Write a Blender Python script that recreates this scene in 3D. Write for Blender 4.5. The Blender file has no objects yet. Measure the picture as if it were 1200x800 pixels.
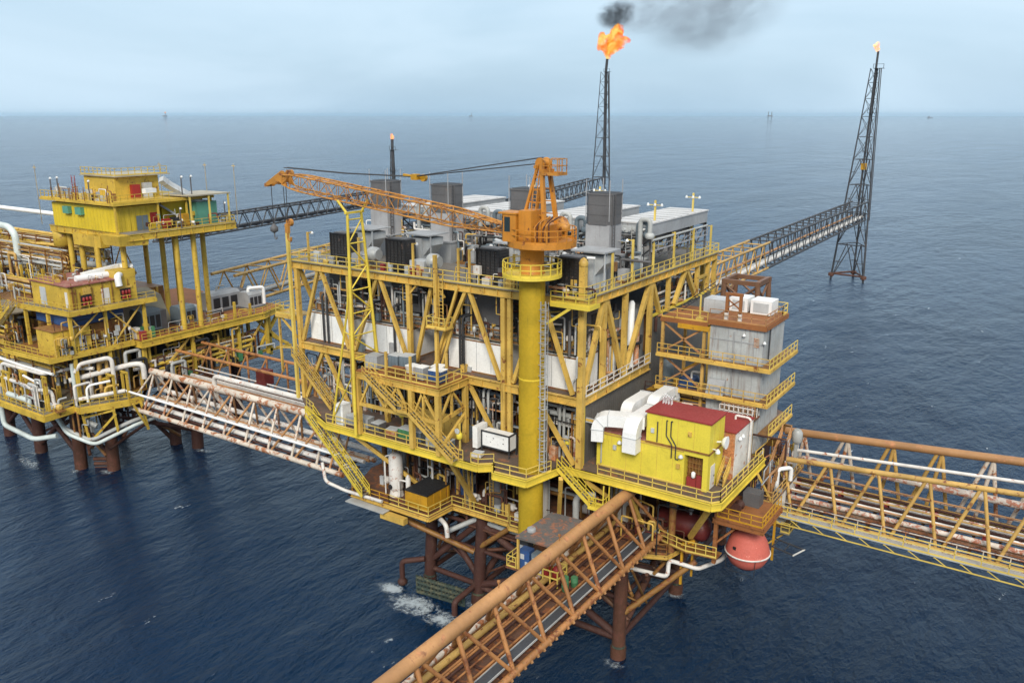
import bpy, math, random
from mathutils import Vector, Matrix
random.seed(7)
SC = bpy.context.scene
COL = SC.collection
V = Vector
UP = V((0, 0, 1))

# ------------------------------------------------------------------ mesh builder
class MB:
    """collects shapes in world coordinates, then links them as one mesh object"""
    def __init__(s):
        s.v = []; s.f = []; s.mi = []; s.sm = []; s.m = 0
    def _add(s, vs, fs, smooth=False):
        b = len(s.v)
        s.v.extend([tuple(p) for p in vs])
        for f in fs:
            s.f.append([b + i for i in f]); s.mi.append(s.m); s.sm.append(smooth)
        return s
    def box(s, x0, x1, y0, y1, z0, z1):
        vs = [(x0,y0,z0),(x1,y0,z0),(x1,y1,z0),(x0,y1,z0),(x0,y0,z1),(x1,y0,z1),(x1,y1,z1),(x0,y1,z1)]
        return s._add(vs, [(0,3,2,1),(4,5,6,7),(0,1,5,4),(1,2,6,5),(2,3,7,6),(3,0,4,7)])
    def cbox(s, c, w, d, h, rz=0.0):
        """box of size w,d,h standing on point c, turned rz about z"""
        ca, sa = math.cos(rz), math.sin(rz)
        vs = []
        for z in (0, h):
            for x, y in ((-w/2,-d/2),(w/2,-d/2),(w/2,d/2),(-w/2,d/2)):
                vs.append((c[0]+x*ca-y*sa, c[1]+x*sa+y*ca, c[2]+z))
        return s._add(vs, [(0,3,2,1),(4,5,6,7),(0,1,5,4),(1,2,6,5),(2,3,7,6),(3,0,4,7)])
    def beam(s, p, q, w, h=None, up=None):
        """rectangular bar from p to q, w wide, h high"""
        h = w if h is None else h
        p = V(p); q = V(q); d = (q-p)
        if d.length < 1e-6: return s
        d.normalize()
        u = V(up) if up else (UP if abs(d.z) < .95 else V((0,1,0)))
        a = d.cross(u).normalized(); b = a.cross(d).normalized()
        vs = []
        for e in (p, q):
            for i, j in ((-1,-1),(1,-1),(1,1),(-1,1)):
                vs.append(e + a*(i*w/2) + b*(j*h/2))
        return s._add(vs, [(0,1,2,3),(7,6,5,4),(0,4,5,1),(1,5,6,2),(2,6,7,3),(3,7,4,0)])
    def ibeam(s, p, q, w, h, t=.06, stiff=0, up=None):
        p = V(p); q = V(q); d = (q-p).normalized()
        u = V(up) if up else (UP if abs(d.z) < .95 else V((0,1,0)))
        a = d.cross(u).normalized(); b = a.cross(d).normalized()
        s.beam(p+b*(h/2-t/2), q+b*(h/2-t/2), w, t, up)
        s.beam(p-b*(h/2-t/2), q-b*(h/2-t/2), w, t, up)
        s.beam(p, q, t, h-2*t, up)
        if stiff:
            L = (q-p).length; n = max(1, int(L/stiff))
            for i in range(1, n):
                c = p + d*(L*i/n)
                s.beam(c-d*.03, c+d*.03, w*.9, h-2*t, up)
        return s
    def tube(s, pts, r, n=8, caps=True, r2=None):
        pts = [V(p) for p in pts]
        m = len(pts)
        if m < 2: return s
        ds = [(pts[min(i+1,m-1)]-pts[max(i-1,0)]).normalized() for i in range(m)]
        u = ds[0].cross(UP if abs(ds[0].z) < .9 else V((1,0,0))).normalized()
        vs = []
        for i in range(m):
            u = (u - ds[i]*u.dot(ds[i])).normalized(); w = ds[i].cross(u)
            rr = r if r2 is None else r+(r2-r)*i/(m-1)
            for k in range(n):
                t = 2*math.pi*(k+.3)/n
                vs.append(pts[i] + u*(rr*math.cos(t)) + w*(rr*math.sin(t)))
        fs = []
        for i in range(m-1):
            for k in range(n):
                fs.append((i*n+k, i*n+(k+1)%n, (i+1)*n+(k+1)%n, (i+1)*n+k))
        s._add(vs, fs, n >= 6)
        if caps:
            s._add(vs[:n], [tuple(range(n-1,-1,-1))]); s._add(vs[-n:], [tuple(range(n))])
        return s
    def pipe(s, pts, r, n=8, bend=None):
        return s.tube(fillet(pts, bend if bend else r*2.2), r, n)
    def lathe(s, c, prof, n=16, axis='z', smooth=True):
        vs = []; c = V(c)
        for r, h in prof:
            for k in range(n):
                t = 2*math.pi*(k+.3)/n; x = r*math.cos(t); y = r*math.sin(t)
                vs.append(c + (V((x,y,h)) if axis == 'z' else V((h,x,y)) if axis == 'x' else V((x,h,-y))))
        fs = []
        for i in range(len(prof)-1):
            for k in range(n):
                fs.append((i*n+k, i*n+(k+1)%n, (i+1)*n+(k+1)%n, (i+1)*n+k))
        s._add(vs, fs, smooth)
        s._add(vs[:n], [tuple(range(n-1,-1,-1))]); s._add(vs[-n:], [tuple(range(n))])
        return s
    def prism(s, poly, z0, z1):
        n = len(poly)
        a = sum(poly[i][0]*poly[(i+1)%n][1]-poly[(i+1)%n][0]*poly[i][1] for i in range(n))
        if a < 0: poly = poly[::-1]
        vs = [(x,y,z0) for x,y in poly]+[(x,y,z1) for x,y in poly]
        fs = [tuple(range(n-1,-1,-1)), tuple(range(n,2*n))]
        for i in range(n): fs.append((i,(i+1)%n,n+(i+1)%n,n+i))
        return s._add(vs, fs)
    def quad(s, *p): return s._add(p, [tuple(range(len(p)))])

def fillet(pts, rad, k=4):
    pts = [V(p) for p in pts]
    if len(pts) < 3: return pts
    out = [pts[0]]
    for i in range(1, len(pts)-1):
        a = pts[i-1]-pts[i]; b = pts[i+1]-pts[i]
        r = min(rad, a.length*.45, b.length*.45)
        p0 = pts[i]+a.normalized()*r; p1 = pts[i]+b.normalized()*r
        for j in range(k+1):
            t = j/k
            out.append(p0*(1-t)**2 + pts[i]*(2*t*(1-t)) + p1*t*t)
    out.append(pts[-1])
    return out

def thing(name, label, cat, loc=(0,0,0), group=None):
    o = bpy.data.objects.new(name, None); COL.objects.link(o)
    o.empty_display_size = .5
    o.location = loc; o['label'] = label; o['category'] = cat
    if group: o['group'] = group
    return o

def root_loc(o):
    l = V(o.location)
    while o.parent: o = o.parent; l += V(o.location)
    return l

def part(name, mb, mat, parent=None, label=None, loc=None):
    """link the shapes of mb (world coordinates) as one mesh"""
    me = bpy.data.meshes.new(name)
    off = root_loc(parent) if parent else V(loc if loc else (0,0,0))
    me.from_pydata([(p[0]-off.x, p[1]-off.y, p[2]-off.z) for p in mb.v], [], mb.f)
    mats = mat if isinstance(mat, (list, tuple)) else [mat]
    for m in mats: me.materials.append(M[m] if isinstance(m, str) else m)
    me.polygons.foreach_set('material_index', mb.mi)
    me.polygons.foreach_set('use_smooth', mb.sm)
    me.update()
    o = bpy.data.objects.new(name, me); COL.objects.link(o)
    if parent: o.parent = parent
    else: o.location = off
    if label: o['label'] = label
    return o

def solo(name, mb, mat, label, cat, loc, group=None):
    o = part(name, mb, mat, None, label, loc); o['category'] = cat
    if group: o['group'] = group
    return o

def clone(o, delta, label=None, parent=None):
    """copy a thing with its parts and sub-parts, moved by delta"""
    c = o.copy(); COL.objects.link(c)
    if parent: c.parent = parent
    else: c.location = V(o.location)+V(delta)
    if label: c['label'] = label
    for ch in [x for x in bpy.data.objects if x.parent == o]: clone(ch, (0,0,0), None, c)
    return c

# ------------------------------------------------------------------ repeated bits of steelwork
def rail_mb(path, h=1.1, step=1.5, r=.035, toe=True, mb=None, closed=False):
    mb = mb or MB()
    pts = [V(p) for p in path]
    if closed: pts.append(pts[0])
    for j, (a, b) in enumerate(zip(pts, pts[1:])):
        L = (b-a).length; n = max(1, round(L/step))
        for i in range(1 if j else 0, n if closed and j == len(pts)-2 else n+1):
            p = a.lerp(b, i/n)
            mb.beam(p, p+V((0,0,h)), r*2, r*2)
        for z in (h, h*.55): mb.beam(a+V((0,0,z)), b+V((0,0,z)), r*2, r*1.8)
        if toe: mb.beam(a+V((0,0,.08)), b+V((0,0,.08)), .03, .16)
    return mb

def railing(parent, path, mat='yel_rail', h=1.1, step=1.5, closed=False, r=.035):
    return part('railing', rail_mb(path, h, step, r, True, None, closed), mat, parent)

def stair_parts(parent, p, q, w, mat='yellow', side=None, tread='grating'):
    """straight stair from p (top) down to q, w wide; side = unit vector of its width"""
    p = V(p); q = V(q); d = q-p
    hor = V((d.x, d.y, 0)).normalized()
    s_ = V(side) if side else V((-hor.y, hor.x, 0))
    for k in (0, 1):
        o = s_*(w*k)
        part('stringer', MB().beam(p+o, q+o, .1, .34), mat, parent)
    n = max(3, int(abs(d.z)/.24)); t = MB()
    for i in range(n):
        c = p.lerp(q, (i+.5)/n)+s_*(w/2)
        t.beam(c-s_*(w/2-.06), c+s_*(w/2-.06), .26, .05)
    part('tread', t, tread, parent)
    for k in (0, 1):
        o = s_*(w*k); h = MB(); m_ = max(2, round(d.length/1.3))
        for z in (1.05, .58): h.beam(p+o+V((0,0,z)), q+o+V((0,0,z)), .07, .06)
        for i in range(m_+1):
            c = p.lerp(q, i/m_)+o; h.beam(c, c+V((0,0,1.05)), .07, .07)
        part('handrail', h, mat, parent)

def ladder_mb(p, q, w=.5, side=(1,0,0), cage=False, out=(0,-1,0)):
    p = V(p); q = V(q); s_ = V(side); mb = MB()
    mb.beam(p-s_*w/2, q-s_*w/2, .08, .08); mb.beam(p+s_*w/2, q+s_*w/2, .08, .08)
    n = int((q-p).length/.35)
    for i in range(1, n):
        c = p.lerp(q, i/n); mb.beam(c-s_*w/2, c+s_*w/2, .05, .05)
    if cage:
        o = V(out)
        for i in range(0, n, 3):
            c = p.lerp(q, i/n)
            ring = [c+s_*(.42*math.cos(t))+o*(.75*math.sin(t)) for t in [math.pi*k/6 for k in range(7)]]
            for a, b in zip(ring, ring[1:]): mb.beam(a, b, .04, .06)
        for k in (1, 3, 5):
            t = math.pi*k/6; off = s_*(.42*math.cos(t))+o*(.75*math.sin(t))
            mb.beam(p+off, q+off, .04, .04)
    return mb
# ------------------------------------------------------------------ materials
M = {}
def nd(nt, t, **kw):
    n = nt.nodes.new(t)
    for k, v in kw.items(): setattr(n, k, v)
    return n
def L(nt, a, b): nt.links.new(a, b)
def noise(nt, vec, scale, detail=4, rough=.55, dist=0):
    n = nd(nt, 'ShaderNodeTexNoise'); n.inputs['Scale'].default_value = scale
    n.inputs['Detail'].default_value = detail; n.inputs['Roughness'].default_value = rough
    n.inputs['Distortion'].default_value = dist
    if vec: L(nt, vec, n.inputs['Vector'])
    return n.outputs['Fac']
def sstep(nt, val, a, b, lo=0, hi=1):
    m = nd(nt, 'ShaderNodeMapRange', interpolation_type='SMOOTHSTEP')
    L(nt, val, m.inputs[0])
    for i, x in enumerate((a, b, lo, hi)): m.inputs[i+1].default_value = x
    return m.outputs[0]
def mixc(nt, fac, a, b, mode='MIX'):
    m = nd(nt, 'ShaderNodeMix', data_type='RGBA', blend_type=mode)
    if isinstance(fac, (int, float)): m.inputs[0].default_value = fac
    else: L(nt, fac, m.inputs[0])
    for i, x in ((6, a), (7, b)):
        if isinstance(x, tuple): m.inputs[i].default_value = (*x[:3], 1)
        else: L(nt, x, m.inputs[i])
    return m.outputs[2]
def mth(nt, op, a, b=None):
    m = nd(nt, 'ShaderNodeMath', operation=op)
    for i, x in ((0, a), (1, b)):
        if x is None: continue
        if isinstance(x, (int, float)): m.inputs[i].default_value = x
        else: L(nt, x, m.inputs[i])
    return m.outputs[0]
def base_mat(name):
    m = bpy.data.materials.new(name); m.use_nodes = True
    nt = m.node_tree; b = nt.nodes['Principled BSDF']; M[name] = m
    return m, nt, b
def paint(name, col, rust=(.13,.045,.016), amt=.3, streak=.25, var=.18, rough=.5, scale=1., metal=0, rib=0, ribax='X', bump=.15):
    """weathered paint: broad tint variation, rust blooms, vertical streaks"""
    m, nt, b = base_mat(name)
    geo = nd(nt, 'ShaderNodeNewGeometry').outputs['Position']
    big = noise(nt, geo, .35*scale, 5)
    c = mixc(nt, sstep(nt, big, .3, .7), tuple(x*(1-var) for x in col), tuple(min(1, x*(1+var*.6)) for x in col))
    gr = noise(nt, geo, .9*scale, 7, .66, .3)
    c = mixc(nt, sstep(nt, gr, .5, .8, 0, .3+.35*amt), c, tuple(.35*x+.3*r for x, r in zip(col, rust)))
    fine = noise(nt, geo, 6*scale, 5, .6)
    c = mixc(nt, sstep(nt, fine, .35, .75, 0, .22), c, tuple(x*.55 for x in col))
    if streak > 0:
        mp = nd(nt, 'ShaderNodeMapping'); mp.inputs['Scale'].default_value = (2.2*scale, 2.2*scale, .16*scale); L(nt, geo, mp.inputs[0])
        st = sstep(nt, noise(nt, mp.outputs[0], 1.3, 6, .68), .64-.25*streak, .84-.2*streak, 0, .85)
        c = mixc(nt, st, c, tuple(.5*r+.25*x for r, x in zip(rust, col)))
    if amt > 0:
        t = .70-amt*.36
        rm = sstep(nt, noise(nt, geo, 1.3*scale, 9, .70, .4), t, t+.08)
        c = mixc(nt, rm, c, mixc(nt, sstep(nt, fine, .3, .7), rust, tuple(x*2.0 for x in rust)))
    L(nt, c, b.inputs['Base Color'])
    L(nt, sstep(nt, fine, .3, .7, rough-.08, rough+.15), b.inputs['Roughness'])
    b.inputs['Metallic'].default_value = metal
    h = fine
    if rib:
        sx = nd(nt, 'ShaderNodeSeparateXYZ'); L(nt, geo, sx.inputs[0])
        w = mth(nt, 'SINE', mth(nt, 'MULTIPLY', sx.outputs[ribax], 6.283/rib))
        h = mth(nt, 'ADD', mth(nt, 'MULTIPLY', sstep(nt, w, -.3, .3), 2.5), fine)
    bp = nd(nt, 'ShaderNodeBump'); bp.inputs['Strength'].default_value = bump if not rib else .6; bp.inputs['Distance'].default_value = .03
    L(nt, h, bp.inputs['Height']); L(nt, bp.outputs[0], b.inputs['Normal'])
    return m
paint('yellow', (.70,.53,.06), amt=.16, streak=.2, var=.16)               # bright new yellow
paint('pedestal_yellow', (.80,.57,.04), rust=(.16,.10,.03), amt=.0, streak=.3, var=.12, scale=.6)
paint('house_yellow', (.72,.59,.06), amt=.1, streak=.22, var=.07)
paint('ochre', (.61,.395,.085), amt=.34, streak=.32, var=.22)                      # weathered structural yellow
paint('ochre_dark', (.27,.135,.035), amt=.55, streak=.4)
paint('left_yellow', (.58,.39,.05), amt=.36, streak=.35, var=.2)
paint('panel_yellow', (.66,.48,.02), amt=.1, streak=.25, rib=.9, var=.12)
paint('panel_yellow_y', (.60,.42,.025), amt=.15, streak=.3, rib=.9, ribax='Y', var=.12)
paint('yel_rail', (.68,.50,.11), amt=.18, streak=0)
paint('left_rail', (.58,.40,.05), amt=.3, streak=0)
paint('crane_orange', (.54,.215,.022), amt=.34, streak=.3)
paint('boom_orange', (.50,.22,.035), amt=.5, streak=.1, scale=1.5)
paint('bridge_orange', (.39,.175,.06), amt=.5, streak=.1, scale=.8, var=.3)
paint('bridge_chord', (.44,.225,.09), rust=(.26,.115,.05), amt=.42, streak=.1, scale=.45, var=.35)
paint('trestle_brown', (.17,.085,.045), amt=.4, streak=.3)
paint('tank_red', (.13,.018,.016), amt=.3, streak=.3)
paint('pipe_dull', (.56,.50,.44), rust=(.22,.085,.05), amt=.6, streak=.1, scale=1.4, var=.3)
paint('bridge_ochre', (.52,.32,.09), amt=.4, streak=.15, scale=.9, var=.3)
paint('bridge_white', (.62,.54,.45), rust=(.22,.085,.035), amt=.55, streak=.1, scale=.7, var=.2)
paint('rust_floor', (.105,.05,.03), amt=.6, streak=0, rough=.8)
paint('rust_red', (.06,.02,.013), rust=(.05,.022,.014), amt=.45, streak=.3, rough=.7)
paint('leg_orange', (.085,.032,.015), rust=(.07,.025,.015), amt=.6, streak=.4, rough=.7)
paint('marine_growth', (.03,.045,.035), rust=(.05,.05,.03), amt=.6, streak=.2, rough=.8, bump=.8)
paint('orange_floor', (.28,.105,.03), amt=.4, streak=0, rough=.75)
paint('grey_deck', (.21,.19,.165), rust=(.15,.08,.05), amt=.3, streak=0, rough=.8)
paint('brown_deck', (.12,.085,.065), rust=(.16,.07,.035), amt=.45, streak=0, rough=.8)
paint('grey', (.33,.34,.35), amt=.18, streak=.3, rough=.55)
paint('grey_light', (.47,.49,.50), amt=.12, streak=.35, rough=.55)
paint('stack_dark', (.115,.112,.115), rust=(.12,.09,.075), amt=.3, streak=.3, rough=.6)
paint('stack_light', (.37,.37,.38), amt=.08, streak=.25, rough=.5)
paint('firewall', (.13,.122,.11), rust=(.11,.08,.06), amt=.25, streak=.45, rough=.75, rib=.45, ribax='Y', scale=.7)
paint('tower_grey', (.42,.44,.44), rust=(.2,.09,.045), amt=.26, streak=.6, rough=.6)
paint('white', (.85,.85,.83), amt=.08, streak=.22, var=.06)
paint('white_clad', (.80,.80,.79), rust=(.4,.36,.3), amt=.14, streak=.2, var=.05, rough=.35)
paint('white_rusty', (.70,.67,.62), rust=(.28,.11,.045), amt=.3, streak=.35)
paint('rusty_wall', (.55,.36,.24), rust=(.30,.12,.05), amt=.75, streak=.4)
paint('pipe_white', (.68,.65,.61), rust=(.24,.095,.05), amt=.36, streak=.12, scale=1.3)
paint('pipe_grey', (.40,.41,.40), amt=.2, streak=.1)
paint('pipe_pale', (.56,.62,.60), amt=.15, streak=.1)
paint('black_steel', (.035,.037,.042), rust=(.07,.04,.03), amt=.3, streak=.1, rough=.6)
paint('flare_steel', (.05,.052,.058), rust=(.12,.06,.04), amt=.25, streak=.1, rough=.65)
paint('dark', (.018,.018,.02), amt=.1, streak=.1, rough=.6)
paint('dark_louvre', (.03,.028,.028), rust=(.09,.06,.05), amt=.3, streak=.2, rib=.3, ribax='Z', rough=.6)
paint('red_roof', (.27,.03,.028), rust=(.2,.04,.03), amt=.15, streak=0, var=.12, rough=.6)
paint('red_roof_old', (.30,.10,.08), rust=(.22,.12,.09), amt=.5, streak=0, rough=.7)
paint('red', (.28,.018,.016), amt=.1, streak=.1)
paint('lifeboat_red', (.56,.125,.09), rust=(.44,.17,.13), amt=.22, streak=.25, var=.1, rough=.7)
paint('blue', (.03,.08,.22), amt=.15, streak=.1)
paint('blue_grey', (.14,.18,.21), amt=.2, streak=.25)
paint('green', (.06,.2,.09), amt=.15, streak=.1)
paint('green_cabin', (.10,.30,.22), amt=.1, streak=.25)
paint('bin_yellow', (.52,.27,.015), amt=.25, streak=.3)
paint('shelter_roof', (.12,.11,.105), rust=(.17,.075,.045), amt=.55, streak=0, rough=.8)
paint('belt', (.05,.055,.065), amt=.1, streak=0, rough=.6)
paint('galv', (.50,.51,.50), rust=(.3,.2,.13), amt=.2, streak=.1, metal=.3)
paint('cooler_white', (.56,.55,.54), rust=(.45,.36,.3), amt=.15, streak=0, var=.08)
paint('grating', (.22,.19,.13), amt=.4, streak=0, rough=.8)
paint('tan_roof', (.38,.34,.25), amt=.3, streak=.1)
paint('lamp_head', (.75,.76,.76), amt=.05, streak=0)
paint('hazed_grey', (.22,.25,.29), amt=0, streak=0)  # part of the haze fade on horizon rigs and ship is put into this colour
m, nt, b = base_mat('glass'); b.inputs['Base Color'].default_value = (.02,.035,.04,1); b.inputs['Roughness'].default_value = .08
m, nt, b = base_mat('cable'); b.inputs['Base Color'].default_value = (.03,.03,.032,1); b.inputs['Roughness'].default_value = .5

# ------------------------------------------------------------------ sea
def make_sea():
    m, nt, b = base_mat('sea')
    geo = nd(nt, 'ShaderNodeNewGeometry').outputs['Position']
    def lay(rot, sx, sy, scale, det, rg=.6, dist=.3):
        mp = nd(nt, 'ShaderNodeMapping'); mp.inputs['Rotation'].default_value = (0,0,math.radians(rot)); mp.inputs['Scale'].default_value = (sx, sy, 1)
        L(nt, geo, mp.inputs[0]); return noise(nt, mp.outputs[0], scale, det, rg, dist)
    swell = lay(25, 1, .45, .05, 3)
    chop = lay(20, 1, .42, .25, 6, .6, .3)
    rip = lay(10, 1, .5, 1.1, 6, .68, .2)
    h = mth(nt, 'ADD', mth(nt, 'ADD', mth(nt, 'MULTIPLY', swell, 2.6), mth(nt, 'MULTIPLY', chop, 1.7)), mth(nt, 'MULTIPLY', rip, .55))
    gust = lay(-30, 1, .35, .018, 4)
    h = mth(nt, 'MULTIPLY', h, sstep(nt, gust, .3, .7, .75, 1.3))
    bp = nd(nt, 'ShaderNodeBump'); bp.inputs['Strength'].default_value = 1.0; bp.inputs['Distance'].default_value = 1.0
    L(nt, h, bp.inputs['Height']); L(nt, bp.outputs[0], b.inputs['Normal'])
    big = lay(40, 1, .4, .012, 4)
    c = mixc(nt, sstep(nt, big, .35, .65), (.0011,.0125,.038), (.0022,.020,.057))
    # scattered small whitecaps on the steepest chop
    cap = mth(nt, 'MULTIPLY', sstep(nt, chop, .65, .69), sstep(nt, rip, .55, .64))
    c = mixc(nt, cap, c, (.5,.55,.58))
    L(nt, c, b.inputs['Base Color'])
    L(nt, sstep(nt, cap, 0, 1, .05, .7), b.inputs['Roughness'])
    b.inputs['IOR'].default_value = 1.333; b.inputs['Specular IOR Level'].default_value = .2
    s = 60000
    mb = MB()
    mb.quad((-s,-s,0),(s,-s,0),(s,s,0),(-s,s,0))
    o = part('sea', mb, 'sea'); o['kind'] = 'structure'
make_sea()

def foam_mat(dens, seed):
    m, nt, b = base_mat('foam_'+str(seed))
    at = nd(nt, 'ShaderNodeAttribute', attribute_name='rim').outputs['Fac']
    geo = nd(nt, 'ShaderNodeNewGeometry').outputs['Position']
    lo = noise(nt, geo, .22, 4, .6, .8); n1 = noise(nt, geo, .8, 7, .72, 1.0); n2 = noise(nt, geo, 2.6, 5, .7, .6)
    core = mth(nt, 'SUBTRACT', mth(nt, 'ADD', sstep(nt, at, 0, 1, dens, -.25), mth(nt, 'MULTIPLY', lo, .55)), .3)
    lace = mth(nt, 'ADD', mth(nt, 'MULTIPLY', n1, .6), mth(nt, 'MULTIPLY', n2, .4))
    a = sstep(nt, mth(nt, 'ADD', core, mth(nt, 'MULTIPLY', mth(nt, 'SUBTRACT', lace, .5), 1.7)), .3, .8, 0, .75)
    b.inputs['Base Color'].default_value = (.55,.62,.66,1); b.inputs['Roughness'].default_value = .7
    L(nt, a, b.inputs['Alpha'])
    return m.name
def foam_sheet(name, discs, label, seed, dens=.5):
    """flat lacy foam made of discs (x, y, rx, ry, turn)"""
    mb = MB(); rim = []
    for q, (x, y, rx, ry, rz) in enumerate(discs):
        z = .05+.004*q; n = 36
        for r in (0, .33, .66, 1):
            for k in range(n):
                t = 2*math.pi*k/n; px, py = rx*r*math.cos(t), ry*r*math.sin(t)
                mb.v.append((x+px*math.cos(rz)-py*math.sin(rz), y+px*math.sin(rz)+py*math.cos(rz), z)); rim.append(r)
        b0 = len(mb.v)-4*n
        for i in range(3):
            for k in range(n):
                f = [b0+i*n+k, b0+(i+1)*n+k, b0+(i+1)*n+(k+1)%n, b0+i*n+(k+1)%n]
                if i == 0: f = [f[0], f[1], f[2]]
                mb.f.append(f); mb.mi.append(0); mb.sm.append(False)
    o = part(name, mb, foam_mat(dens, seed))
    at = o.data.attributes.new('rim', 'FLOAT', 'POINT'); at.data.foreach_set('value', rim)
    o['kind'] = 'stuff'; o['label'] = label; o['category'] = 'foam'
foam_sheet('sea_foam', [(-18.5,-4.2,7.5,4.4,.1),(-14,-4.6,5,3.2,.3),(-23,-3,4.5,2.6,0)], 'white churning foam round the wet boat landing below the platform', 1, .74)
foam_sheet('sea_foam', [(-95,-7.5,11,2.6,-.2),(-85.6,-5.2,3.4,2.2,0),(-81.4,-2.8,3,2,0),(-98,-5,4,2.4,0)], 'thin white foam by the legs of the far left platform', 2, .55)
foam_sheet('sea_foam', [(-76,11,5,2.6,.3),(5,-1.2,3.2,2.4,0),(5,14,3.4,2.2,.4),(-13,-.4,2.6,2,0)], 'small foam patches where platform legs meet the water', 3, .5)

# ------------------------------------------------------------------ sky, sun, haze
SUN_EL, SUN_AZ = math.radians(36), math.radians(150)     # azimuth clockwise from +Y
def make_world():
    w = bpy.data.worlds.new('World'); SC.world = w; w.use_nodes = True
    nt = w.node_tree; bg = nt.nodes['Background']
    sky = nd(nt, 'ShaderNodeTexSky', sky_type='NISHITA'); sky.sun_disc = False
    sky.sun_elevation = SUN_EL; sky.sun_rotation = SUN_AZ
    sky.air_density = 1.2; sky.dust_density = 3.0; sky.ozone_density = 1.5
    tc = nd(nt, 'ShaderNodeTexCoord').outputs['Generated']
    mp = nd(nt, 'ShaderNodeMapping'); mp.inputs['Scale'].default_value = (1, 1, 3.5); L(nt, tc, mp.inputs[0])
    cl = noise(nt, mp.outputs[0], 1.9, 4, .5, .5)
    cloud = mixc(nt, sstep(nt, cl, .32, .68), (2.5,3.5,4.4), (3.35,4.3,5.1))
    # an overcast sky is brighter overhead than at the horizon
    sx = nd(nt, 'ShaderNodeSeparateXYZ'); L(nt, tc, sx.inputs[0])
    up = sstep(nt, sx.outputs['Z'], .28, .8)
    cloud = mixc(nt, up, cloud, mixc(nt, sstep(nt, cl, .3, .7), (5.6,5.8,6.0), (6.6,6.6,6.6)))
    c = mixc(nt, sstep(nt, cl, .25, .7, .85, .97), sky.outputs[0], cloud)
    L(nt, c, bg.inputs['Color']); bg.inputs['Strength'].default_value = .1
make_world()
sun = bpy.data.lights.new('sun', 'SUN'); sun.energy = 1.5; sun.angle = math.radians(18); sun.color = (1, .94, .83)
so = bpy.data.objects.new('sun', sun); COL.objects.link(so)
sd = V((math.sin(SUN_AZ)*math.cos(SUN_EL), math.cos(SUN_AZ)*math.cos(SUN_EL), math.sin(SUN_EL)))
so.rotation_euler = sd.to_track_quat('Z', 'Y').to_euler(); so.location = sd*200

cam = bpy.data.cameras.new('camera'); cam.sensor_width = 36; cam.lens = 990/1200*36
cam.clip_start = .5; cam.clip_end = 120000
co = bpy.data.objects.new('camera', cam); COL.objects.link(co); SC.camera = co
co.location = (37.588, -67.525, 53.0); co.rotation_euler = (math.radians(75), 0, math.radians(34))
SC.render.resolution_x = 1024; SC.render.resolution_y = 682
SC.view_settings.view_transform = 'Standard'; SC.view_settings.look = 'None'
SC.view_settings.exposure = 1.0; SC.view_settings.gamma = 1
SC.cycles.use_denoising = True
try: SC.cycles.denoising_prefilter = 'ACCURATE'; SC.cycles.denoising_input_passes = 'RGB_ALBEDO_NORMAL'
except Exception: pass
SC.cycles.volume_step_rate = 2; SC.cycles.volume_bounces = 1
def make_haze():
    m = bpy.data.materials.new('haze'); m.use_nodes = True; nt = m.node_tree; nt.nodes.clear(); M['haze'] = m
    out = nd(nt, 'ShaderNodeOutputMaterial'); pv = nd(nt, 'ShaderNodeVolumePrincipled')
    pv.inputs['Color'].default_value = (.60,.83,1,1); pv.inputs['Density'].default_value = 1.7e-5; pv.inputs['Anisotropy'].default_value = .2
    L(nt, pv.outputs[0], out.inputs['Volume'])
    mb = MB(); mb.box(-62000,62000,-62000,62000,-1,150)
    o = part('haze', mb, 'haze'); o['kind'] = 'stuff'; o['label'] = 'pale sea haze in the air all round the platform'; o['category'] = 'haze'
make_haze()
# ------------------------------------------------------------------ the main platform: decks, posts, braces, jacket
ZC, ZM, ZD, ZW, ZR = 11.5, 19.5, 26.7, 31.4, 36.5
XL, YB = -38.65, 33.6
plat = thing('processing_platform', 'big yellow offshore processing platform on rusty legs in the middle of the picture', 'oil platform', (-19, 15, 0))
# roof deck
mb = MB(); mb.box(XL-.7, .45, -.45, YB+.3, ZR-.1, ZR)
part('roof_deck', mb, 'grey_deck', plat)
mb = MB()
for a, b in (((XL-.6,-.1,36.0),(.35,-.1,36.0)),((.1,.1,36.0),(.1,YB,36.0)),((XL-.3,YB,36.0),(.3,YB,36.0)),((XL-.3,.1,36.0),(XL-.3,YB,36.0))):
    mb.ibeam(a, b, .5, .8, .08, 1.6)
part('roof_girder', mb, 'ochre', plat)
mb = MB()
for y in [4.2*k for k in range(1,8)]: mb.ibeam((XL,y,36.05),(0,y,36.05), .3, .66, .05)
for x in [XL+4.3*k for k in range(1,9)]: mb.ibeam((x,.3,36.0),(x,YB,36.0), .3, .56, .05)
part('roof_joist', mb, 'ochre_dark', plat)
railing(plat, [(.35,YB,ZR),(.35,1.2,ZR)]); railing(plat, [(.35,1.2,ZR),(.35,-.35,ZR),(-1.6,-.35,ZR)])
railing(plat, [(-5.6,-.35,ZR),(XL-.6,-.35,ZR)]); railing(plat, [(XL-.6,-.35,ZR),(XL-.6,YB,ZR)]); railing(plat, [(XL-.6,YB+.2,ZR),(.35,YB+.2,ZR)])
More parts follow.
